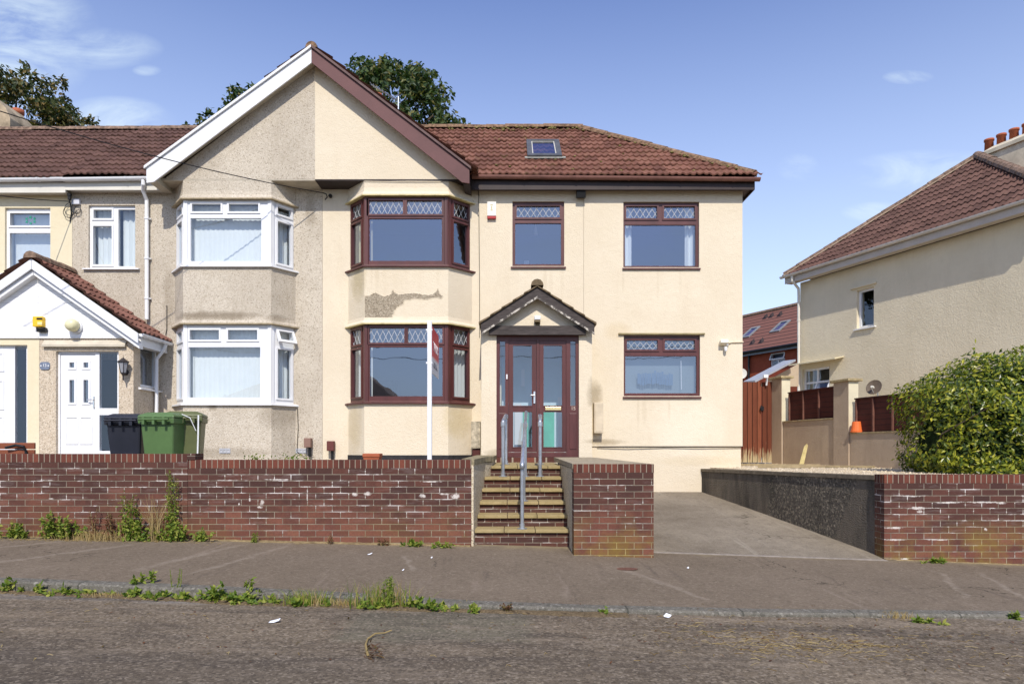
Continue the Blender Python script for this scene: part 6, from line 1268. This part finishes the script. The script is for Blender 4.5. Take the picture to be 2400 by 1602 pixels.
def tree(name, label, d, clumps, fill, mat, base_z, trunk_x, leafL=.24, seed=1, dens=1.0, group=None):
    """clumps = (px, py, r px) round the outline, fill = (cx, cy, rx, ry) ellipse of inner clumps"""
    rg = random.Random(seed); t = thing(name, label, 'tree', (trunk_x, d, base_z), group); mb = MB(); cs = []
    for px, py, r in clumps: cs.append((P(px, py, d + rg.uniform(-.5, .5)), r*1.15*d/F, rg.uniform(.8, 1.2)))
    cx, cy, rx, ry, n = fill; c = P(cx, cy, d); rX, rZ = rx*d/F, ry*d/F
    for i in range(n):
        v = rdir(rg); v *= rg.uniform(.55, 1)**.5; cs.append((c + Vector((v.x*rX, v.y*rX*.75, v.z*rZ)), rg.uniform(.11, .19)*rX, rg.uniform(.7, 1.1)))
    for (q, r, asp) in cs:
        for i in range(int(dens*(14 + 120*r*r/(leafL*leafL*14)))):
            v = rdir(rg); rad = r*rg.uniform(.45, 1.05); p = q + Vector((v.x, v.y, v.z*asp))*rad; o = (v + UP*.25 + rdir(rg)*.9).normalized(); dd_ = o.cross(rdir(rg)); 
            if dd_.length < .05: continue
            leaf(mb, p, (dd_.normalized() - UP*.35).normalized(), o, leafL*rg.uniform(.7, 1.3), leafL*rg.uniform(.22, .34))
    mb.build('crown', mat, t, recalc=False)
    mb = MB(); tp = Vector((trunk_x, d, base_z)); tz_ = c.z - rZ*.3; mb.tube([tp, tp + (c-tp)*.3 + Vector((.1, 0, 0)), Vector((trunk_x, d, tz_)), c + UP*rZ*.4], .38, 10, .08)
    for i in range(9):
        v = rdir(rg); e = c + Vector((v.x*rX*.75, v.y*rX*.5, abs(v.z)*rZ*.7)); s0 = Vector((trunk_x, d, tz_ - rg.uniform(0, 2.0))); mb.tube([s0, s0 + (e-s0)*.5 + UP*.3, e], .15, 7, .03)
    mb.build('trunk', M['bark'], t); return t
tree('broadleaf_tree', 'big dark green tree rising behind the shared gable', 26, [(832, 143, 9), (838, 165, 16), (866, 160, 18), (880, 175, 18), (912, 162, 17), (936, 150, 8), (938, 168, 12), (966, 170, 16), (978, 158, 7), (960, 190, 20), (1000, 195, 18), (1013, 172, 6), (1012, 225, 16), (995, 220, 22), (1030, 250, 14), (1020, 265, 20), (1050, 275, 12), (1072, 285, 11), (1092, 294, 7), (845, 190, 22), (830, 180, 14),
     (478, 276, 14), (490, 264, 8), (520, 268, 16), (470, 292, 10), (548, 218, 15), (556, 208, 10), (535, 236, 12), (588, 206, 8), (575, 220, 14), (560, 245, 25), (600, 220, 15), (440, 299, 5), (425, 301, 4), (1040, 290, 14), (900, 140, 5), (868, 148, 8), (990, 172, 7), (520, 300, 30), (560, 270, 30), (620, 250, 28)], (905, 345, 190, 190, 200), M['leaf_dark'], ZC-2.1, -6.4, .205, 5, 1.25, 'trees behind the houses')
tree('broadleaf_tree', 'bronze green tree behind the roof at the left edge', 30, [(60, 150, 7), (60, 165, 7), (8, 172, 18), (-25, 165, 22), (45, 185, 20), (70, 178, 14), (90, 190, 18), (118, 192, 16), (147, 186, 6), (148, 200, 6), (130, 215, 20), (142, 240, 16), (150, 268, 16), (170, 262, 14), (165, 285, 20), (200, 285, 14), (218, 284, 12), (230, 296, 8), (120, 260, 24)], (10, 330, 165, 160, 200), M['leaf_bronze'], ZC-2.1, -22, .215, 9, 1.25, 'trees behind the houses')
# laurel hedge
t = thing('laurel_hedge', 'rounded glossy laurel bush above the brick wall at the right edge', 'hedge', (7.6, 10.1, ZC-.36)); rg = random.Random(21); mb = MB(); hc = Vector((7.50, 10.1, ZC-.12)); hr = Vector((1.66, 1.30, 1.60))
def hedge_r(v): return 1 + .07*math.sin(5*math.atan2(v.z, v.x)+1) + .05*math.sin(9*v.x+3*v.y) + .04*math.sin(11*v.z+5*v.x)
for i in range(40000):
    v = rdir(rg)
    if v.y > .55: continue
    hol = math.sin(7.3*v.x+2.1)*math.sin(6.1*v.z+.7)*math.sin(5.3*v.y+1.9) + .5*math.sin(13*v.x+9*v.z)
    k_ = hedge_r(v)*(1 - .22*rg.random()**1.5)
    if hol > .52 and k_ > .80*hedge_r(v) and rg.random() < .8: k_ *= .82
    a = math.copysign(abs(v.x)**.74, v.x); c_ = v.z**.86 if v.z > 0 else v.z*.5
    p = hc + Vector((a*hr.x*k_, v.y*hr.y*k_, c_*hr.z*k_))
    if p.z < ZC-.36: continue
    if p.x > 10: continue
    o = (Vector((v.x/hr.x, v.y/hr.y, v.z/hr.z)).normalized()*1.0 + rdir(rg)*.75 + UP*.2).normalized(); dd_ = (o.cross(rdir(rg)) + UP*rg.uniform(-.5, .5))
    dd_ = dd_ - o*dd_.dot(o)*.8
    if dd_.length < .05: continue
    leaf(mb, p, dd_.normalized(), o, rg.uniform(.055, .105), rg.uniform(.013, .021), .3)
for i in range(50):                                 # stray shoots beyond the clipped surface
    v = rdir(rg)
    if v.y > .2 or v.z < -.1: continue
    p0 = hc + Vector((math.copysign(abs(v.x)**.74, v.x)*hr.x*.97, v.y*hr.y*.97, v.z**.86*hr.z*.97 if v.z > 0 else v.z*.5*hr.z)); dr_ = (v*.5 + UP*.7 + rdir(rg)*.4).normalized(); L_s = rg.uniform(.08, .2)
    for j in range(7): leaf(mb, p0 + dr_*(L_s*j/6), (dr_*.6 + rdir(rg)).normalized(), (rdir(rg)+UP*.4).normalized(), rg.uniform(.05, .10), rg.uniform(.012, .02), .3)
mb.build('foliage', M['laurel'], t, recalc=False)
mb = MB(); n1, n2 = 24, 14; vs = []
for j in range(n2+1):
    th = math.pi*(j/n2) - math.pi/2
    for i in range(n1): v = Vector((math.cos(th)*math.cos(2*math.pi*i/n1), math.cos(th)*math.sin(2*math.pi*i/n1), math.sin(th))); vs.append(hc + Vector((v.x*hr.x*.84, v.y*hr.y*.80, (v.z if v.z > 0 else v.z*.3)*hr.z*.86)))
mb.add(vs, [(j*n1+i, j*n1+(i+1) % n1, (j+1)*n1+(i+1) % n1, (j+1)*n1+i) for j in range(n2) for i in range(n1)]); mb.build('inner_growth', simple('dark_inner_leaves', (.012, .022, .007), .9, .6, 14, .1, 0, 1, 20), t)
mb = MB()
for i in range(14):
    x = 6.2 + i*.2; mb.tube([(x, 10.1, ZC-.36), (x+rg.uniform(-.2, .2), 9.6, ZC+.2), (x+rg.uniform(-.4, .4), 9.1, ZC+rg.uniform(.3, .9))], .016, 5, .006)
mb.build('branch', M['bark'], t)

# ---- weeds: each clump is a plant
def gz(x, y): return zpav(x, y) if y > kd(x)+.02 else zroad(x, y)
def weed(label, px, y, hpx, wpx, kind, seed, cat='weed', name='weed', group='weeds along the wall and kerb'):
    x = X(px, y); z = gz(x, y); sc = y/F; h, w = hpx*sc, wpx*sc; rg = random.Random(seed); t = thing(name, label, cat, (x, y, z), group); lm, stm = MB(), MB()
    if kind == 'broad':
        ns = max(4, int(w/.028))
        for i in range(ns):
            bx, by = rg.gauss(0, w*.3), rg.gauss(0, .035); hh = h*rg.uniform(.35, 1)*max(.35, 1-abs(bx)/(w*.8+.01)); tip = Vector((x+bx*1.25+rg.uniform(-.03, .03), y+by-.02, z+hh)); b0 = Vector((x+bx*.8, y+by, z-.005))
            stm.tube([b0, (b0+tip)/2 + Vector((rg.uniform(-.01, .01), 0, 0)), tip], .003, 4, .0015)
            for j in range(int(9 + hh*75)):
                p = b0 + (tip-b0)*rg.uniform(.12, 1); dr = (rdir(rg)*.9 + Vector((0, -.35, .25))).normalized(); leaf(lm, p, dr, (UP*.8 + rdir(rg)*.5 + Vector((0, -.5, 0))).normalized(), rg.uniform(.028, .066), rg.uniform(.009, .019), .25)
        lm.build('leaves', M['weed'], t, recalc=False); stm.build('stems', M['weed'], t)
    elif kind in ('tall', 'dock'):
        for i in range(3 if kind == 'tall' else 2):
            bx = rg.uniform(-.04, .04); b0 = Vector((x+bx, y, z)); tip = Vector((x+bx+rg.uniform(-.05, .05), y-.01, z+h*rg.uniform(.75, 1))); stm.tube([b0, b0+(tip-b0)*.5+Vector((rg.uniform(-.02, .02), 0, 0)), tip], .0045, 5, .002)
            for j in range(int(40+h*130)):
                f = rg.random(); p = b0 + (tip-b0)*f; dr = (rdir(rg) + Vector((0, -.3, .2))).normalized(); s_ = (1-.55*f) * (w/.2)**.5; leaf(lm, p + rdir(rg)*w*.3*(1-f*.7), dr, (UP*.7 + rdir(rg)*.6).normalized(), rg.uniform(.03, .06)*s_, rg.uniform(.009, .017)*s_)
        lm.build('leaves', M['weed' if kind == 'tall' else 'rust_weed'], t, recalc=False); stm.build('stems', M['weed' if kind == 'tall' else 'straw'], t)
    else:                                             # grass or straw blades
        for i in range(int(40 + w*420)):
            bx, by = rg.gauss(0, w*.33), rg.gauss(0, .03); hh = h*rg.uniform(.3, 1); ln = rg.gauss(0, .28); b0 = Vector((x+bx, y+by, z-.004)); s_ = Vector((rg.uniform(.0016, .0032), rg.uniform(-.001, .001), 0)); pts = [b0 + Vector((ln*hh*f*f*1.2, -.1*hh*f, hh*f*(1-.12*f))) for f in (0, .4, .75, 1)]; m_b = stm if (kind == 'straw' or rg.random() < .28) else lm
            b_ = len(m_b.v)
            for q, f in zip(pts, (1, .9, .55, .1)): m_b.v += [tuple(q - s_*f), tuple(q + s_*f)]
            m_b.f += [(b_, b_+1, b_+3, b_+2), (b_+2, b_+3, b_+5, b_+4), (b_+4, b_+5, b_+7, b_+6)]
        if lm.v: lm.build('blades', M['weed'], t, recalc=False)
        if stm.v: stm.build('dry_blades', M['straw'], t, recalc=False)
    return t
WY = 8.10
for i, a in enumerate([
    ('low leafy weed at the far left foot of the brick wall', 18, WY, 52, 70, 'broad'), ('small upright weed second along the left wall foot', 50, WY, 46, 30, 'broad'),
    ('bushy green weed below the wooden bench end', 122, WY, 78, 62, 'broad'), ('wide leafy weed beside the straw heap', 168, WY, 60, 78, 'broad'),
    ('dark reddish dock beside the straw heap', 214, WY, 78, 26, 'dock'), ('brown dock between the straw heap and the big weed', 252, WY, 66, 46, 'dock'),
    ('big double stemmed weed below the green bins', 300, WY, 118, 70, 'tall'), ('leafy clump at the base of the big double stemmed weed', 325, WY-.03, 55, 95, 'broad'),
    ('bare dry stalks left of the tallest weed', 366, WY, 130, 20, 'straw'), ('tallest weed climbing past the joint between the two walls', 402, WY, 185, 46, 'tall'), ('leafy clump at the base of the tallest weed', 415, WY-.03, 62, 80, 'broad'),
    ('small bright weed right of the wall joint', 474, WY, 36, 30, 'broad'), ('tiny weed at the foot of the middle wall, left of centre', 592, WY, 26, 14, 'tall'), ('tiny rusty weed at the foot of the middle wall', 776, WY, 26, 12, 'dock'),
    ('small rusty weed right of centre on the middle wall foot', 898, WY, 16, 26, 'dock'), ('flat green weed on the pavement left of the steps', 972, WY-.04, 17, 46, 'broad'), ('flat bright weed closest to the bottom step', 1034, WY-.05, 16, 44, 'broad'),
    ('low weed at the foot of the right hand brick wall', 2186, WY-.02, 14, 46, 'broad'),
    ('flattened straw heap at the foot of the left wall', 225, WY-.06, 34, 120, 'straw')]):
    weed(*a, seed=100+i)
def ky(px, o): 
    d = 5.7
    for _ in range(20): d = kd(X(px, d)) + o
    return d
for i, a in enumerate([
    ('leafy kerb weed at the left edge of the photo', 20, -.03, 36, 70, 'broad'), ('kerb weed second from the left', 96, -.03, 32, 36, 'broad'), ('low kerb weed third from the left', 148, -.03, 22, 50, 'broad'), ('yellowish low kerb weed fourth from the left', 200, -.03, 18, 46, 'broad'),
    ('bushy weed growing on top of the kerb stone', 344, .12, 34, 44, 'broad'), ('low weed in the gutter below the kerb top weed', 310, -.03, 20, 80, 'broad'), ('creeping green mat in the gutter under the single tall stalk', 380, -.05, 15, 90, 'broad'), ('low mixed mat between the dense kerb clump and the pointed one', 555, -.06, 22, 90, 'broad'), ('flat green mat under the first grass tuft', 690, -.07, 18, 110, 'broad'), ('dry grass fringe between the two grass tufts', 812, -.04, 26, 90, 'straw'), ('flat green mat under the largest grass tuft', 880, -.08, 20, 120, 'broad'), ('low trailing mat right of the leafy clump by the largest tuft', 1035, -.05, 14, 80, 'broad'), ('dry straw fringe at the left end of the kerb', 250, -.05, 16, 90, 'straw'),
    ('single tall green stalk at the kerb', 413, .02, 78, 8, 'tall'), ('small dark weed beside the tall stalk', 440, -.03, 22, 60, 'broad'),
    ('dense leafy kerb clump left of the grasses', 515, -.04, 40, 90, 'broad'), ('pointed leafy kerb clump with a tall tip', 585, -.04, 56, 70, 'broad'), ('small kerb clump before the first grass tuft', 640, -.03, 30, 40, 'broad'),
    ('first yellowish grass tuft along the kerb', 730, -.05, 52, 110, 'grass'), ('largest grass tuft with tall green spikes at the kerb', 895, -.05, 82, 110, 'grass'), ('two green spikes growing through the largest grass tuft', 915, -.06, 84, 40, 'tall'), ('leafy clump right of the largest grass tuft', 985, -.05, 34, 80, 'broad'),
    ('small lone kerb weed before the steps', 1110, -.04, 24, 22, 'broad'), ('tiny dry weed at the kerb before the planter block', 1185, -.04, 18, 34, 'dock'), ('tiny weed on the dropped kerb', 1425, .0, 10, 18, 'broad'),
    ('brown dead weed on the dropped kerb at the right', 2100, .0, 22, 50, 'straw'), ('small weed on the kerb near the right edge', 2372, .0, 16, 28, 'broad'), ('low creeping weed in the gutter at the right', 2165, -.16, 9, 70, 'broad')]):
    l, px, o, h, w, kd_k = a; weed(l, px, ky(px, o), h, w, kd_k, seed=300+i)
# garden weeds showing over the middle wall
for i, (l, px, h, w) in enumerate((('yellow green weed tips over the coping, left of the tan vent', 600, 16, 60), ('bright weed tips over the coping beside the tan vent', 683, 20, 60))):
    x = X(px, 8.6); sc = 8.6/F; t = thing('weed', l, 'weed', (x, 8.6, GZ-.08), 'weeds along the wall and kerb'); lm = MB(); rg = random.Random(70+i)
    for j in range(260):
        p = Vector((x + rg.gauss(0, w*sc*.3), 8.6 + rg.gauss(0, .08), 0)); p.z = GZ-.08 + rg.random()**.6*(ZC-.138+h*sc*.8*rg.uniform(.3, 1)-(GZ-.08)); leaf(lm, p, (rdir(rg)+UP*.4).normalized(), rdir(rg), rg.uniform(.03, .05), rg.uniform(.006, .012))
    lm.build('leaves', M['weed'], t, recalc=False)
# ---- litter on the road and pavement
mb = MB(); rg = random.Random(44)
def twig(mb, x, y, L, a, r, z=None):
    z = gz(x, y)+r*.8; dx, dy = math.cos(a)*L/2, math.sin(a)*L/2; mb.tube([(x-dx, y-dy, gz(x-dx, y-dy)+r), (x+rg.uniform(-.01, .01), y+rg.uniform(-.01, .01), z+rg.uniform(0, .012)), (x+dx, y+dy, gz(x+dx, y+dy)+r)], r, 4)
for i in range(1000):
    q = rg.random()
    if i > 520: px, d = (rg.gauss(230, 130), 8.06-abs(rg.gauss(0, .07))) if i < 760 else (rg.uniform(0, 1150), None)
    elif q < .45: px, d = rg.gauss(1880, 130), rg.gauss(4.62, .16)
    elif q < .7: px, d = rg.uniform(1500, 2400), rg.uniform(4.1, 5.5)
    elif q < .85: px, d = rg.uniform(0, 2400), rg.uniform(3.9, 5.6)
    else: px = rg.uniform(0, 1300); d = ky(px, -rg.uniform(.02, .14))
    if d is None: d = ky(px, -rg.uniform(.01, .09))
    x = X(px, d); twig(mb, x, d, rg.uniform(.02, .10 if q < .7 else .06), rg.gauss(0, .7) if q < .7 else rg.random()*3.1, rg.uniform(.0008, .0022))
o = mb.build('dry_litter', M['straw']); o['kind'] = 'stuff'
mb = MB()
for i in range(420):
    px, d = (rg.uniform(0, 2400), rg.uniform(3.95, 5.7)) if rg.random() < .6 else (rg.uniform(1500, 2400), rg.gauss(4.75, .25)); x = X(px, d); leaf(mb, Vector((x, d, gz(x, d)+.004)), (Vector((rg.uniform(-1, 1), rg.uniform(-1, 1), .12))).normalized(), UP, rg.uniform(.012, .04), rg.uniform(.003, .009), .3)
o = mb.build('leaf_fragments', M['rust_weed'], recalc=False); o['kind'] = 'stuff'
def ground_pt(px, py):
    d = 5.0
    for _ in range(40): d = (ZC - gz(X(px, d), d)) * F / (py - HY)
    return Vector((X(px, d), d, gz(X(px, d), d)))
t = thing('dry_plant', 'curled dry brown plant stem lying on the grey road patch', 'dead plant', ground_pt(870, 1520)); path = [(862, 1538), (857, 1518), (862, 1500), (880, 1491), (902, 1486), (918, 1483)]
mb = MB(); mb.tube([ground_pt(*p) + UP*(.012+.01*(i % 2)) for i, p in enumerate(path)], .008, 6, .004)
mb.build('stem', M['straw'], t); mb = MB()
for i in range(60): p = ground_pt(860+rg.uniform(-8, 30), 1535+rg.uniform(-25, 8)) + UP*.01; leaf(mb, p, (rdir(rg)*.6 + Vector((.7, -.2, .05))).normalized(), UP, rg.uniform(.03, .07), rg.uniform(.003, .009))
mb.build('leaves', M['rust_weed'], t, recalc=False)
wp = simple('scrap_paper', (.80, .82, .86), .6)
for (px, py, w, h, a, l) in ((629, 1460, .075, .03, .05, 'white paper strip on the road at the left'), (861, 1300, .05, .02, .1, 'white paper scrap on the pavement under the middle wall'), (1010, 1308, .018, .018, .3, 'tiny white scrap on the pavement left of the steps'), (942, 1337, .022, .012, .2, 'tiny white scrap in mid pavement'), (1566, 1448, .05, .03, .8, 'crumpled white scrap in the gutter by the drive'), (1612, 1332, .018, .014, .3, 'tiny white scrap on the pavement by the drive')):
    p = ground_pt(px, py); mb = MB(); u = Vector((math.cos(a), math.sin(a), .1))*w; v = Vector((-math.sin(a), math.cos(a), .08))*h*1.6
    mb.quad(p+UP*.006, p+u*.5+UP*.002, p+u*.5+v+UP*.008, p+v+UP*.004); mb.quad(p+u*.5+UP*.002, p+u+UP*.012, p+u+v+UP*.016, p+u*.5+v+UP*.008); tag(mb.build('paper_scrap', wp, None, recalc=False), l, 'litter')
p = ground_pt(1470, 1333); mb = MB(); mb.prism([(p.x + .11*math.cos(a), p.y + .07*math.sin(a), p.z+.003) for a in [i*math.pi/8 for i in range(16)]], (0, 0, .003)); tag(mb.build('stopcock_cover', simple('rusty_iron', (.14, .065, .045), .8, .4, 30), None), 'small rusty stopcock cover set in the pavement', 'cover')

# ---- the other side of the street, seen only mirrored in the panes
t = thing('detached_house', 'plain buff house across the street behind the camera, mirrored in the lower bay window', 'house', (-13, -24, ZC-1.4))
mb = MB(); mb.box(-19, -8.2, -30, -21, ZC-1.6, ZC+3.4); mb.build('wall', M['right_render'], t)
mb = MB(); e = [(-19.4, -30.4, ZC+3.4), (-7.8, -30.4, ZC+3.4), (-7.8, -20.6, ZC+3.4), (-19.4, -20.6, ZC+3.4)]; mb.add(e + [(-15, -25.5, ZC+6.4), (-12.4, -25.5, ZC+6.4)], [(0, 1, 5, 4), (1, 2, 5), (2, 3, 4, 5), (3, 0, 4), (3, 2, 1, 0)]); mb.build('roof', M['ridge_brown'], t)
mb = MB(); mb.box(-17, -15.4, -21.03, -20.95, ZC+.4, ZC+1.8); mb.box(-12, -10.2, -21.03, -20.95, ZC+.4, ZC+1.8); mb.build('window', M['white'], t)
for x, l in ((-27, 'left'), (24, 'right')):
    tp = thing('telegraph_pole', 'wooden telegraph pole behind the camera at the far %s of the opposite pavement' % l, 'pole', (x, -6.2, ZC-1.3)); mb = MB(); mb.tube([(x, -6.2, ZC-1.3), (x, -6.2, ZC+6.6)], .13, 10, .09); mb.build('pole_shaft', M['bark'], tp); mb = MB(); mb.box(x-.05, x+.05, -6.8, -5.6, ZC+5.6, ZC+5.7); mb.build('crossarm', M['timber'], tp)
for k_, (z, y, sg) in enumerate(((5.7, -6.0, 1.1), (5.72, -6.5, 1.6))): sagging('overhead_cable', 'overhead cable strung along the opposite pavement, %s of the two' % ('nearer' if k_ == 0 else 'farther'), Vector((-27, y, ZC+z)), Vector((24, y, ZC+z)), sg, .014)

# ---- soil and dead matter gathered in the gutter and along the wall foot
def soil_strip(name, x0, x1, yf, sgn, w, mat, seed):
    rg = random.Random(seed); mb = MB(); n = int((x1-x0)/.05); vs = []
    ww = .5
    for i in range(n+1):
        x = x0 + (x1-x0)*i/n; ww = min(1.2, max(.15, ww + rg.uniform(-.16, .16))); y0 = yf(x); y1 = y0 + sgn*w*ww
        for f, h in ((0, .016), (.5, .012), (1, -.004)): y = y0 + (y1-y0)*f; vs.append((x, y, gz(x, y) + h + rg.uniform(-.003, .003)))
    mb.add(vs, [(3*i+j, 3*i+3+j, 3*i+4+j, 3*i+1+j) for i in range(n) for j in (0, 1)]); return struct(mb.build(name, mat, smooth=True))
ks = Mat('gutter_soil', rough=.95, spec=.1); ks.color(ks.mix(ks.mr(ks.noise(38, 6, .75), .35, .65), (.085, .060, .036), (.24, .18, .105))); ks.bump(ks.noise(70, 4, .7), 1, .02)
soil_strip('gutter_soil', -8, .9, lambda x: kd(x)-.03, -1, .11, ks.m, 3)
kw = Mat('straw_soil', rough=.95, spec=.1); kw.color(kw.mix(kw.mr(kw.noise(30, 6, .75, kw.map((.4, 1, 1))), .35, .65), (.15, .11, .06), (.38, .29, .15))); kw.bump(kw.noise(60, 4, .7), 1, .02)
soil_strip('wall_foot_soil', -8, -.5, lambda x: 8.185, -1, .10, kw.m, 9)
soil_strip('wall_foot_soil', 4.47, 9, lambda x: 8.185, -1, .06, kw.m, 12)
